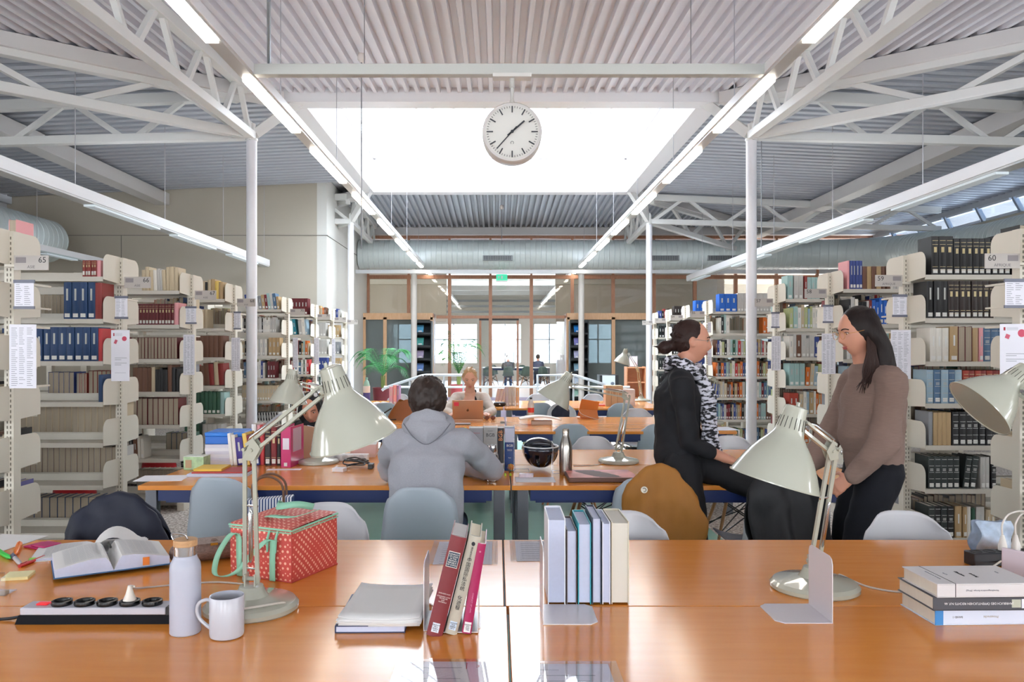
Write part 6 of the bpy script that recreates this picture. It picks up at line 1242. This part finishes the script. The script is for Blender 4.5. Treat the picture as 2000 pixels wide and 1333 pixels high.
# ================= PEOPLE =================
def fuse(name, mb, m, parent, vox=.009, sm=4, disp=0, dscale=.08, mirror=None):
    me = bpy.data.meshes.new('tmp'); me.from_pydata(mb.v, [], mb.f); me.update(); o = bpy.data.objects.new('tmp', me); C.objects.link(o)
    r = o.modifiers.new('r', 'REMESH'); r.mode = 'VOXEL'; r.voxel_size = vox
    if sm: s = o.modifiers.new('s', 'SMOOTH'); s.iterations = sm; s.factor = .5
    if disp:
        tx = bpy.data.textures.new('folds', 'CLOUDS'); tx.noise_scale = dscale; tx.noise_depth = 1; d = o.modifiers.new('d', 'DISPLACE'); d.texture = tx; d.strength = disp; d.mid_level = .5; d.texture_coords = 'LOCAL'
    dg = bpy.context.evaluated_depsgraph_get(); nm = bpy.data.meshes.new_from_object(o.evaluated_get(dg)); nm.name = name
    bpy.data.objects.remove(o); bpy.data.meshes.remove(me); nm.materials.clear(); nm.materials.append(m); nm.polygons.foreach_set('use_smooth', [True]*len(nm.polygons)); nm.update()
    return link(name, nm, parent)
def headM(c, fwd, up=(0, 0, 1), s=1.0):
    f = V(fwd).normalized(); y = -f; z = V(up); z = (z-y*z.dot(y)).normalized(); x = y.cross(z)
    return Matrix(((x.x*s, y.x*s, z.x*s, c[0]), (x.y*s, y.y*s, z.y*s, c[1]), (x.z*s, y.z*s, z.z*s, c[2]), (0, 0, 0, 1)))
def headmesh(mb, M):
    nu, nv = 56, 44; vs = []; fs = []
    g = lambda a, b, w_: math.exp(-((a-b)/w_)**2)
    for i in range(nv+1):
        ph = pi*i/nv
        for k in range(nu):
            th = 2*pi*k/nu; dx, dy, dz = sin(ph)*sin(th), -sin(ph)*cos(th), cos(ph)
            z = .118*dz; x = .073*dx; y = (.09 if dy < 0 else .098)*dy
            if z < 0:
                t = min(1, -z/.118); x *= 1-.36*t**1.5
                if dy > 0: y *= 1-.5*t
                else: y *= 1-.04*t
            if dy < 0:
                fr = -dy
                y -= fr*(.0205*g(x, 0, .012)*(g(z, -.022, .016)+.45*g(z, .0, .018)) + .005*g(x, 0, .022)*g(z, -.058, .01) + .008*g(x, 0, .025)*g(z, -.1, .018)+.004*g(z, .036, .012)*g(abs(x), .028, .03))
                y += fr*(.009*g(abs(x), .031, .015)*g(z, .012, .013)+.003*g(z, -.045, .006)*g(x, 0, .03)+.003*g(z, -.075, .008)*g(x, 0, .03))
            vs.append((x, y, z))
    for i in range(nv):
        for k in range(nu): k2 = (k+1) % nu; fs.append((i*nu+k, (i+1)*nu+k, (i+1)*nu+k2, i*nu+k2))
    mb.add(vs, fs, 0, M)
    for sx in (-1, 1):
        mb.limb([M @ V((sx*.073, .012, .02)), M @ V((sx*.079, .018, .0)), M @ V((sx*.074, .008, -.024))], [(.008*1, .016), (.007, .017), (.005, .01)], 10, side=(M.to_3x3() @ V((1, 0, 0))).normalized())
def face(par, M, brow='#5a4030', lip='#b06a62', iris='#5a4632', shut=.5):
    for sx in (-1, 1):
        e = MB(); e.ell((sx*.031, -.0645, .012), .0125, .0122, .0068, n=14); e.v = [tuple(M @ V(p)) for p in e.v]; e.build('eye', mat('#e8e2dc', .2), par)
        e = MB(); e.ell((sx*.031, -.0762, .0105), .0048, .0014, .0048, n=12); e.v = [tuple(M @ V(p)) for p in e.v]; e.build('iris', mat(iris, .2), par)
        q = [M @ V((sx*x, -y, z)) for x, y, z in ((.014, .0875, .031), (.026, .0855, .036), (.038, .0785, .035), (.048, .0695, .029))]; MB().tube(bezier(q, 3), .0026, 6).build('eyebrow', mat(brow, .8), par)
        q = [M @ V((sx*x, -y, z)) for x, y, z in ((.019, .0785, .013), (.031, .0785, .0195), (.044, .0695, .012))]; MB().tube(bezier(q, 4), .0016, 6).build('eyelash_line', mat('#2a1e1a', .8), par)
    l = MB(); l.ell((0, -.0822, -.0535), .021, .0055, .0038, n=16); l.ell((0, -.0815, -.0605), .018, .006, .0045, n=16); l.v = [tuple(M @ V(p)) for p in l.v]; l.build('lips', mat(lip, .45), par)
def hand(mb, wr, d, pn, curl=.35, s=1.0, thumb=1):
    """wr wrist, d pointing direction, pn palm-down normal (points out of back of hand)"""
    d = V(d).normalized(); n = V(pn); n = (n-d*n.dot(d)).normalized(); x = d.cross(n); wr = V(wr); s *= .9
    mb.limb([wr-d*.02, wr+d*.03*s, wr+d*.085*s], [(.026*s, .018*s), (.036*s, .016*s), (.04*s, .013*s)], 12, side=x)
    for i, (ox, L) in enumerate(((-.031, .062), (-.0105, .074), (.0105, .07), (.03, .054))):
        p = wr+d*.082*s+x*ox*s*1.08; pts = [p-d*.02]; a = 0; q = p
        for k, f in enumerate((.45, .3, .25)):
            a += curl*(.6+.5*k); dd = d*cos(a)-n*sin(a)+x*ox*1.2; q = q+dd.normalized()*L*f*s; pts.append(q)
        mb.tube(pts, [.0088*s, .0086*s, .0078*s, .0062*s], 8)
    p = wr+d*.02*s+x*(-.03*thumb)*s; t1 = p+(d*.6-x*.8*thumb-n*.2).normalized()*.035*s; t2 = t1+(d*.9-x*.25*thumb-n*.4).normalized()*.032*s; mb.tube([p, t1, t2], [.013*s, .0105*s, .0075*s], 8)
def person(lab, org, J, skin, cat='person'):
    """J: world joints; returns thing and local conversion"""
    t = thing('person', lab, cat, org); o = V(org); L = {k: (V(v)-o) for k, v in J.items()}
    b = MB(); M = headM(L['head'], J['_f'], J.get('_u', (0, 0, 1)), 1.0) if 0 else headM(L['head'], L['_f']+o, (L['_u']+o) if '_u' in L else (0, 0, 1))
    headmesh(b, M)
    sx = (L['shR']-L['shL']).normalized()
    b.limb([L['neck'], L['neck'].lerp(L['head'], .5), L['head']+V((0, 0, -.03))], [(.056, .056), (.05, .052), (.052, .055)], 16, side=sx)
    b.limb([L['pel'], L['pel'].lerp(L['chest'], .5), L['chest'], L['neck']+V((0, 0, -.03))], [(.145, .1), (.125, .09), (.15, .1), (.075, .06)], 18, side=sx)
    for s in 'LR':
        b.limb([L['chest'].lerp(L['sh'+s], .5)+V((0, 0, .03)), L['sh'+s], L['sh'+s].lerp(L['el'+s], .5), L['el'+s], L['el'+s].lerp(L['wr'+s], .5), L['wr'+s]], [.05, .048, .041, .034, .031, .023], 14)
        hd = L.get('hd'+s); d = (hd-L['wr'+s]) if hd is not None else (L['wr'+s]-L['el'+s]); hand(b, L['wr'+s], d, J.get('_pn'+s, (0, 0, 1)), J.get('_curl'+s, .35), thumb=(-1 if s == 'L' else 1)*J.get('_th', 1))
        b.limb([L['pel'].lerp(L['hip'+s], .8), L['hip'+s], L['hip'+s].lerp(L['kn'+s], .5), L['kn'+s], L['kn'+s].lerp(L['an'+s], .4), L['an'+s]], [.08, .083, .072, .054, .052, .036], 14)
    fuse('body', b, skin, t, .0065, 2)
    return t, L, M
def sleeves(b, L, r=(.062, .058, .05, .046, .04, .032), end=1.0, S='LR'):
    for s in S:
        w_ = L['el'+s].lerp(L['wr'+s], end); b.limb([L['chest'].lerp(L['sh'+s], .55)+V((0, 0, .035)), L['sh'+s], L['sh'+s].lerp(L['el'+s], .5), L['el'+s], L['el'+s].lerp(w_, .5), w_], list(r), 16)
def trousers(t, L, m, r=(.1, .098, .086, .066, .06, .052), name='trousers'):
    b = MB(); sx = (L['shR']-L['shL']).normalized(); b.limb([L['pel']+V((0, 0, .06)), L['pel'], (L['hipL']+L['hipR'])/2], [(.15, .112), (.165, .12), (.14, .11)], 18, side=sx)
    for s in 'LR': b.limb([L['pel'].lerp(L['hip'+s], .7), L['hip'+s], L['hip'+s].lerp(L['kn'+s], .5), L['kn'+s], L['kn'+s].lerp(L['an'+s], .4), L['an'+s]], list(r), 16)
    return fuse(name, b, m, t, .011, 3, .014, .09)
def shoes(t, L, f, m):
    f = V(f).normalized()
    for s in 'LR': a = L['an'+s]; a = V((a.x, a.y, a.z)); MB().limb([a-f*.04+V((0, 0, -.05)), a+f*.06+V((0, 0, -.05)), a+f*.16+V((0, 0, -.06))], [(.042, .035), (.046, .035), (.038, .022)], 14, side=f.cross(V((0, 0, 1)))).build('shoe', m, t)
def clumps(b, M, c, rad, n, ln, pred, seed=1, down=.5, w_=.007, rs=1):
    rnd = random.Random(seed); k = 0
    while k < n:
        z = rnd.uniform(-1, 1); a = rnd.uniform(0, 2*pi); q = sqrt(1-z*z); d = V((q*sin(a), -q*cos(a), z))
        if not pred(d): continue
        p = V(c)+V((d.x*rad[0], d.y*rad[1], d.z*rad[2])); tg = V((rnd.uniform(-.3, .3), rnd.uniform(-.2, .5), -down-.3*rnd.random())); tg = (tg-d*tg.dot(d)).normalized()+d*.18*rnd.random()
        b.tube([M @ (p-d*.006), M @ (p+tg*ln*.5+d*.002), M @ (p+tg*ln)], [w_, w_*.9, w_*.25], 6); k += 1
# ---- man in the grey hoodie ----
o = (-.36, 4.0, 0)
J = dict(head=(-.375, 4.27, 1.185), _f=V((.0, .93, -.35)), _u=V((0, .3, 1)), neck=(-.362, 4.17, 1.04), chest=(-.36, 4.09, .92), pel=(-.36, 4.0, .54), shL=(-.535, 4.14, .985), shR=(-.185, 4.14, .99), elL=(-.60, 4.36, .805), elR=(-.015, 4.36, .80),
         wrL=(-.46, 4.6, .79), wrR=(-.22, 4.62, .79), hipL=(-.45, 4.06, .52), hipR=(-.27, 4.06, .52), knL=(-.49, 4.5, .5), knR=(-.23, 4.5, .5), anL=(-.49, 4.5, .1), anR=(-.23, 4.46, .1))
def fixdir(J, o): 
    J = dict(J); J['_f'] = tuple(V(J['_f'])); return J
def person2(lab, o, J, skin):
    J = dict(J); f = V(J.pop('_f')); u = V(J.pop('_u', (0, 0, 1))); ex = {k: J.pop(k) for k in list(J) if k.startswith('_')}
    t = thing('person', lab, 'person', o); O_ = V(o); L = {k: V(v)-O_ for k, v in J.items()}; M = headM(L['head'], f, u); b = MB(); headmesh(b, M); sx = (L['shR']-L['shL']).normalized()
    b.limb([L['neck'], L['neck'].lerp(L['head'], .5), L['head']+(M.to_3x3() @ V((0, .02, -.03)))], [(.056, .056), (.05, .052), (.052, .052)], 16, side=sx)
    b.limb([L['pel'], L['pel'].lerp(L['chest'], .5), L['chest'], L['neck']+V((0, 0, -.03))], [(.145, .1), (.125, .09), (.15, .1), (.07, .058)], 18, side=sx)
    for s in 'LR':
        b.limb([L['chest'].lerp(L['sh'+s], .5)+V((0, 0, .03)), L['sh'+s], L['sh'+s].lerp(L['el'+s], .5), L['el'+s], L['el'+s].lerp(L['wr'+s], .5), L['wr'+s]], [.05, .048, .041, .034, .031, .023], 14)
        d = (V(ex['_h'+s])-O_-L['wr'+s]) if '_h'+s in ex else (L['wr'+s]-L['el'+s]); hand(b, L['wr'+s], d, ex.get('_pn'+s, (0, 0, 1)), ex.get('_curl'+s, .35), thumb=1 if s == 'R' else -1)
        b.limb([L['pel'].lerp(L['hip'+s], .8), L['hip'+s], L['hip'+s].lerp(L['kn'+s], .5), L['kn'+s], L['kn'+s].lerp(L['an'+s], .4), L['an'+s]], [.08, .083, .072, .054, .052, .036], 14)
    fuse('body', b, skin, t, .0062, 2); return t, L, M
t, L, M = person2('man from behind in a grey hooded sweatshirt, short dark hair, bent over table', o, J, SKIN)
HOOD = mat('#9fa0a8', .9, var=.12, scale=160, bump=.12)
b = MB(); sx = V((1, 0, 0))
b.limb([L['pel']+V((0, -.01, .0)), V((0, .035, .72)), L['chest']+V((0, 0, -.02)), L['chest']+V((0, .03, .06))], [(.185, .135), (.19, .14), (.195, .135), (.12, .09)], 22, side=sx)
sleeves(b, L, (.075, .075, .066, .06, .052, .042), 1.0)
b.limb([L['shL']+V((.02, 0, .01)), V((0, .12, 1.015)), L['shR']+V((-.02, 0, .01))], [(.055, .06), (.075, .06), (.055, .06)], 16, side=(0, 1, 0))
fuse('sweatshirt', b, HOOD, t, .010, 3, .032, .1)
hb = MB(); hb.tube([V((.105*cos(a), .155+.085*sin(a), 1.085+.03*sin(a)-.012*cos(2*a))) for a in [2*pi*k/24 for k in range(24)]], [.036-.01*sin(2*pi*k/24) for k in range(24)], 12, closed=True)
hb.limb([V((-.095, .075, 1.07)), V((0, .045, 1.035)), V((.095, .075, 1.07))], [(.035, .03), (.07, .036), (.035, .03)], 14, side=(0, 0, 1)); hb.limb([V((-.07, .085, 1.115)), V((0, .075, 1.12)), V((.07, .085, 1.115))], [(.03, .024), (.048, .024), (.03, .024)], 12, side=(0, 0, 1))
fuse('hood', hb, HOOD, t, .007, 2, .01, .06)
MB().tube(bezier([(-.12, .06, 1.09), (-.07, .02, 1.03), (0, .003, .99), (.07, .02, 1.03), (.12, .06, 1.09)], 6), .0022, 6).build('hood_seam', mat('#6e6f76', .9), t)
hr_ = MB(); hc = (0, .012, .02); hr_.ell((0, 0, 0), .092, .108, .114, n=22); hr_.v = [tuple(M @ (V(p)+V(hc))) for p in hr_.v]
clumps(hr_, M, hc, (.091, .107, .113), 520, .045, lambda d: d.z > -.62 and (d.y > -.2 or d.z > .45), 3, w_=.0075)
HAIRM = mat('#2a1c17', .5, var=.3, scale=60, stretch=(1, 1, .2)); fuse('hair', hr_, HAIRM, t, .0055, 1)
trousers(t, L, mat('#3c4a62', .8, var=.1, scale=40)); shoes(t, L, (0, 1, 0), mat('#d8d8d8', .6))
# ---- blonde woman ----
o = (-.31, 9.05, 0)
J = dict(head=(-.309, 8.88, 1.135), _f=V((.02, -.93, -.36)), _u=V((0, -.3, 1)), neck=(-.31, 8.97, .985), chest=(-.31, 9.0, .86), pel=(-.31, 9.06, .53), shL=(-.15, 8.98, .92), shR=(-.47, 8.98, .92), elL=(-.06, 8.74, .78), elR=(-.555, 8.74, .78), wrL=(-.13, 8.42, .785), wrR=(-.475, 8.38, .785),
         hipL=(-.22, 9.0, .52), hipR=(-.4, 9.0, .52), knL=(-.2, 8.62, .5), knR=(-.42, 8.62, .5), anL=(-.2, 8.65, .1), anR=(-.42, 8.65, .1), _hR=(-.50, 8.24, .79), _hL=(-.11, 8.3, .79), _pnR=(-.3, -.1, 1))
t, L, M = person2('blonde woman in a cream cardigan reading behind the golden laptop', o, J, mat('#dba68e', .5, var=.05, scale=12, sss=.15)); face(t, M, '#8a6a48', '#b8685e', '#5c6a72')
b = MB(); b.limb([L['pel'], V((0, 0, .7)), L['chest'], L['chest']+V((0, 0, .05))], [(.15, .12), (.14, .115), (.155, .11), (.1, .07)], 18, side=(1, 0, 0))
top = fuse('black_top', b, mat('#17171f', .8), t, .011, 2); b = MB(); sleeves(b, L, (.064, .064, .056, .052, .045, .036), .95)
for s in (-1, 1): b.limb([V((s*.085, -.0, .5)), V((s*.095, -.03, .7)), V((s*.1, -.03, .84)), V((s*.075, -.01, .955))], [(.085, .11), (.08, .11), (.075, .1), (.035, .06)], 16, side=(1, 0, 0))
b.limb([V((-.08, .06, .6)), V((0, .08, .75)), V((0, .07, .9)), V((0, .04, .95))], [(.14, .07), (.15, .07), (.15, .07), (.09, .04)], 16, side=(1, 0, 0))
fuse('cardigan', b, mat('#cfc4bb', .9, var=.06, scale=80, bump=.2), t, .009, 3, .015, .07)
sk = MB(); sk.limb([V((-.012, -.105, .84)), V((-.006, -.075, .93)), V((0, -.045, .985))], [(.05, .03), (.062, .03), (.05, .03)], 14, side=(1, 0, 0)); fuse('neckline_skin', sk, mat('#d8a08a', .5, sss=.15), t, .008, 2)
st_ = MB().tube(bezier([(.052, -.05, 1.0), (.062, -.105, .93), (.055, -.13, .82)], 5), .017, 10).build('black_strap', mat('#15151c', .8), t)
hr_ = MB(); hc = (0, .02, .024); hr_.ell((0, 0, 0), .079, .096, .106, n=22); hr_.v = [tuple(M @ (V(p)+V(hc))) for p in hr_.v]; clumps(hr_, M, hc, (.077, .094, .104), 50, .05, lambda d: d.y > -.3 or d.z > .55, 5, down=.1, w_=.005); hr_.ell(M @ V((.02, .12, -.02)), .04, .04, .05)
fuse('hair', hr_, mat('#b8946a', .45, var=.25, scale=50), t, .0055, 1); trousers(t, L, mat('#3a4256', .8)); shoes(t, L, (0, -1, 0), mat('#e0e0e0', .6))
# ---- person in black with patterned scarf, sitting on table edge ----
o = (1.0, 4.3, 0)
J = dict(head=(1.09, 4.45, 1.508), _f=V((.985, -.1, -.1)), _u=V((.12, 0, 1)), neck=(1.035, 4.45, 1.37), chest=(1.005, 4.45, 1.22), pel=(.995, 4.42, .86), shR=(.985, 4.28, 1.29), shL=(1.0, 4.62, 1.29), elR=(1.03, 4.27, .965), elL=(1.1, 4.7, 1.0), wrR=(1.265, 4.27, .865), wrL=(1.33, 4.75, .82),
         hipR=(1.0, 4.33, .85), hipL=(1.04, 4.48, .86), knR=(1.02, 4.1, .47), knL=(1.37, 4.16, .73), anR=(1.14, 4.08, .1), anL=(1.36, 4.1, .3), _hR=(1.38, 4.42, .80), _hL=(1.44, 4.8, .79), _pnR=(.2, -.1, 1))
t, L, M = person2('person in black with black and white scarf and glasses, perched on table edge', o, J, SKIN2); face(t, M, '#2e1e18', '#b06a66', '#3a2a20')
BLK = mat('#121319', .85, var=.15, scale=50, bump=.15); yx = (0, 1, 0)
b = MB(); b.limb([L['pel']+V((0, 0, .02)), V((.0, .14, 1.0)), L['chest'], L['neck']+V((-.01, 0, -.06))], [(.165, .125), (.15, .125), (.175, .13), (.1, .075)], 22, side=yx); sleeves(b, L, (.066, .066, .058, .052, .046, .04), .45); b.limb([L['shR']+V((0, .03, .01)), L['neck']+V((-.01, 0, -.05)), L['shL']+V((0, -.03, .01))], [.055, .075, .055], 16, side=(1, 0, 0))
fuse('black_sweater', b, BLK, t, .010, 3, .032, .1); trousers(t, L, mat('#0f1016', .8, bump=.15, var=.1), (.105, .1, .088, .066, .058, .05)); shoes(t, L, (1, 0, 0), BLACK)
MB().box(-.14, .12, -.075+.12, -.07+.12, .92, .94).build('belt_line', mat('#2a3a44', .6), t) if False else None
SCF = wood('#15151c', '#d4d4e0', 11, .85, (1, 1, 2.5)); SCF.node_tree.nodes['Color Ramp'].color_ramp.elements[0].position = .46; SCF.node_tree.nodes['Color Ramp'].color_ramp.elements[1].position = .56; sb_ = MB()
nk = L['neck']+V((0, 0, -.005)); sb_.tube([nk+V((.085*cos(a)+.01, .095*sin(a), .022*sin(a*2)-.022*cos(a))) for a in [2*pi*k/22 for k in range(22)]], [.036+.006*sin(k*1.7) for k in range(22)], 12, closed=True)
sb_.limb([nk+V((.08, -.05, -.03)), nk+V((.115, -.1, -.16)), nk+V((.115, -.1, -.32)), nk+V((.13, -.11, -.5))], [(.04, .022), (.045, .022), (.045, .02), (.05, .018)], 12, side=(1, 0, 0)); sb_.limb([nk+V((.09, .0, -.05)), nk+V((.135, -.04, -.2)), nk+V((.15, -.06, -.42)), nk+V((.19, -.09, -.56))], [(.035, .02), (.04, .02), (.04, .02), (.05, .016)], 12, side=(1, 0, 0))
fuse('scarf', sb_, SCF, t, .008, 2, .02, .045)
hr_ = MB(); hc = (0, .025, .024); hr_.ell((0, 0, 0), .078, .096, .104, n=22); hr_.v = [tuple(M @ (V(p)+V(hc))) for p in hr_.v]; clumps(hr_, M, hc, (.076, .094, .102), 60, .05, lambda d: d.y > .3, 8, down=-.1, w_=.003)
hr_.ell(M @ V((0, .15, -.045)), .042, .042, .04, n=16); hr_.limb([M @ V((0, .09, -.02)), M @ V((0, .14, -.04))], [.03, .035], 12)
for k in range(14): a = k*.45; q = M @ V((.03*cos(a), .15+.035*sin(a), -.045)); hr_.tube([q, q+V((-.02-.012*(k % 3), .01*cos(a), .012*sin(a)-.006))], [.008, .002], 6)
fuse('hair', hr_, mat('#2c1a16', .55, var=.35, scale=60, bump=.5, spec=.3, stretch=(1, .25, 1)), t, .0055, 1)
def worn_glasses(t, M, m):
    b = MB()
    for sx in (-1, 1):
        b.tube([V((sx*.031+.021*cos(2*pi*k/22), -.102+.004*abs(cos(2*pi*k/22)), .008+.019*sin(2*pi*k/22))) for k in range(22)], .0012, 6, closed=True); b.tube([(sx*.052, -.098, .012), (sx*.07, -.08, .013), (sx*.078, .0, .012), (sx*.078, .02, .004)], .0012, 6)
    b.tube([(-.01, -.104, .012), (.01, -.104, .012)], .0012, 6); b.v = [tuple(M @ V(p)) for p in b.v]; return b.build('eyeglasses', m, t)
worn_glasses(t, M, mat('#b8b0a8', .3, .8))
# ---- woman in brown sweater ----
o = (1.76, 3.9, 0)
J = dict(head=(1.752, 3.88, 1.548), _f=V((-.96, -.14, -.22)), _u=V((-.2, 0, 1)), neck=(1.80, 3.9, 1.405), chest=(1.835, 3.9, 1.25), pel=(1.845, 3.9, .9), shL=(1.85, 3.73, 1.325), shR=(1.83, 4.06, 1.325), elL=(1.79, 3.69, 1.035), elR=(1.72, 4.1, 1.04), wrL=(1.665, 3.76, .86), wrR=(1.56, 4.0, .86),
         hipL=(1.84, 3.82, .88), hipR=(1.84, 3.98, .88), knL=(1.70, 3.8, .49), knR=(1.74, 4.0, .49), anL=(1.78, 3.8, .1), anR=(1.86, 4.02, .1), _hL=(1.6, 3.82, .79), _hR=(1.5, 4.0, .79), _pnL=(-.5, -.8, .3))
t, L, M = person2('standing woman in brown knitted sweater with long dark hair and thin glasses', o, J, SKIN2); face(t, M, '#2e1e18', '#b0504e', '#3a2a20'); worn_glasses(t, M, mat('#c9904a', .3, .8))
SW = mat('#7d675e', .95, var=.14, scale=90, bump=.35, stretch=(.3, .3, 3)); b = MB()
b.limb([L['pel']+V((0, 0, .07)), V((.065, 0, 1.05)), L['chest'], L['neck']+V((.01, 0, -.06))], [(.165, .135), (.175, .15), (.18, .14), (.1, .08)], 22, side=yx); sleeves(b, L, (.07, .071, .07, .07, .062, .042), .93); b.limb([L['shL']+V((0, .03, .01)), L['neck']+V((.02, 0, -.055)), L['shR']+V((0, -.03, .01))], [.06, .08, .06], 16, side=(1, 0, 0))
fuse('knitted_sweater', b, SW, t, .010, 3, .034, .12); MB().limb([L['pel']+V((-.01, 0, .075)), L['pel']+V((-.01, 0, .03))], [(.163, .13), (.16, .128)], 20, side=yx).build('sweater_hem', SW, t)
trousers(t, L, mat('#10121a', .85, var=.12, scale=60, spec=.3), (.112, .108, .09, .068, .06, .05), 'dark_jeans'); shoes(t, L, (-1, 0, 0), BLACK)
hr_ = MB(); hc = (0, .022, .022); hr_.ell((0, 0, 0), .084, .1, .109, n=22); hr_.v = [tuple(M @ (V(p)+V(hc))) for p in hr_.v]
rnd = random.Random(5)
for k in range(150):
    a = rnd.uniform(-.15, 1.0)*pi; sg = 1 if k % 2 else -1; hx = sg*.078*sin(min(a, pi)/1.15+.35); hy = -.008+.1*(1-cos(max(a, 0)))/2
    p0 = V((hx*.6, hy, .1)); p1 = V((hx*1.15, hy+.005, .0)); p2 = V((hx*1.2, hy+.03, -.1)); 
    w0 = M @ p0; w1 = M @ p1; w2 = M @ p2; w3 = w2+V((.035*hy/.1+.0, rnd.uniform(-.02, .02), -.1-.07*rnd.random())); hr_.tube(bezier([w0, w1, w2, w3], 3), [.013]*4+[.013]*3+[.011, .008, .004][:3], 6)
fuse('long_hair', hr_, mat('#1a1110', .55, var=.35, scale=70, bump=.5, spec=.25, stretch=(1, 1, .15)), t, .0065, 1)
fl = MB()
for k in range(22): a = k*.3; q = M @ V((.07, .03+.02*sin(a), .0)); fl.tube(bezier([q, q+V((-.01, -.02, -.09)), q+V((-.0-.012*(k % 4), -.03, -.19)), q+V((-.03-.02*(k % 3), -.03, -.25-.015*(k % 4)))], 4), [.006]*9+[.004, .003, .002, .001], 6)
fl.build('front_lock', mat('#2c1a15', .55, spec=.25), t)
MB().ell(L['neck']+V((-.155, -.09, -.43)), .004, .004, .012).build('silver_pendant', CHROME, t)
# ---- person in dark headscarf behind the lamp ----
o = (-1.43, 6.3, 0)
J = dict(head=(-1.425, 6.1, 1.005), _f=V((.05, -.9, -.42)), _u=V((-.12, -.3, 1)), neck=(-1.44, 6.2, .9), chest=(-1.44, 6.25, .78), pel=(-1.43, 6.33, .52), shR=(-1.62, 6.2, .84), shL=(-1.27, 6.2, .84), elR=(-1.68, 5.95, .79), elL=(-1.2, 5.95, .79), wrR=(-1.5, 5.72, .785), wrL=(-1.36, 5.7, .785), hipR=(-1.52, 6.28, .5), hipL=(-1.34, 6.28, .5), knR=(-1.52, 5.9, .5), knL=(-1.34, 5.9, .5), anR=(-1.52, 5.92, .1), anL=(-1.34, 5.92, .1))
t, L, M = person2('person in black with dark headscarf, bent low behind the big lamp shade', o, J, mat('#c98d75', .5, sss=.15)); face(t, M, '#2a1c18', '#a0564e', '#3a2a20'); b = MB()
b.limb([L['pel'], L['chest'], L['neck']+V((0, 0, -.06))], [(.17, .13), (.17, .12), (.1, .08)], 18, side=(1, 0, 0)); sleeves(b, L, (.066, .066, .056, .05, .045, .038), .95); fuse('black_jumper', b, mat('#101014', .85), t, .011, 2, .015, .1); trousers(t, L, mat('#1a1c24', .8)); shoes(t, L, (0, -1, 0), BLACK)
b = MB(); b.tube([M @ V((.088*cos(a), -.032+.0*sin(a), -.015+.118*sin(a))) for a in [2*pi*k/26 for k in range(26)]], .02, 10, closed=True); b.ell((0, 0, 0), .09, .1, .118, n=20); 
b.v[-(11+0)*20:] = b.v[-(11+0)*20:]
eb = MB(); eb.ell((0, 0, 0), .09, .102, .12, n=22); eb.v = [tuple(M @ (V(p)+V((0, .028, .012)))) for p in eb.v]
rg_ = MB(); rg_.tube([M @ V((.08*cos(a), -.045+.03*abs(sin(a)), -.012+.112*sin(a))) for a in [2*pi*k/26 for k in range(26)]], .021, 10, closed=True); rg_.add(eb.v, eb.f); rg_.limb([M @ V((0, -.02, -.13)), L['neck']+V((0, -.02, -.04)), L['chest']+V((0, -.06, 0))], [(.09, .07), (.13, .09), (.15, .08)], 16, side=(1, 0, 0))
fuse('headscarf', rg_, mat('#1b1a1f', .8, var=.2, scale=20), t, .008, 2)
# ---- two readers far off in the hall ----
for (x, y, lab, c) in ((.4, 30.3, 'distant reader in grey seen from behind in the far hall', '#4a4c52'), (1.62, 31.9, 'distant reader in dark blue at the far hall table', '#34405c')):
    o = (x, y, 0); J = dict(head=(x, y+.1, 1.13), _f=V((.2, .95, -.3)), neck=(x, y+.04, 1.0), chest=(x, y, .86), pel=(x, y-.05, .53), shL=(x-.17, y, .93), shR=(x+.17, y, .93), elL=(x-.22, y+.2, .76), elR=(x+.22, y+.2, .76), wrL=(x-.1, y+.42, .78), wrR=(x+.1, y+.42, .78), hipL=(x-.09, y, .5), hipR=(x+.09, y, .5), knL=(x-.1, y+.4, .5), knR=(x+.1, y+.4, .5), anL=(x-.1, y+.38, .1), anR=(x+.1, y+.38, .1))
    t, L, M = person2(lab, o, J, SKIN2); b = MB(); b.limb([L['pel'], L['chest'], L['neck']+V((0, 0, -.05))], [(.17, .13), (.18, .12), (.09, .07)], 16, side=(1, 0, 0)); sleeves(b, L); fuse('jumper', b, mat(c, .9), t, .016, 2); trousers(t, L, mat('#4a6a9a', .8)); eb = MB(); eb.ell((0, 0, 0), .088, .1, .108, n=18); eb.v = [tuple(M @ (V(p)+V((0, .016, .024)))) for p in eb.v]; eb.build('hair', HAIRM, t)
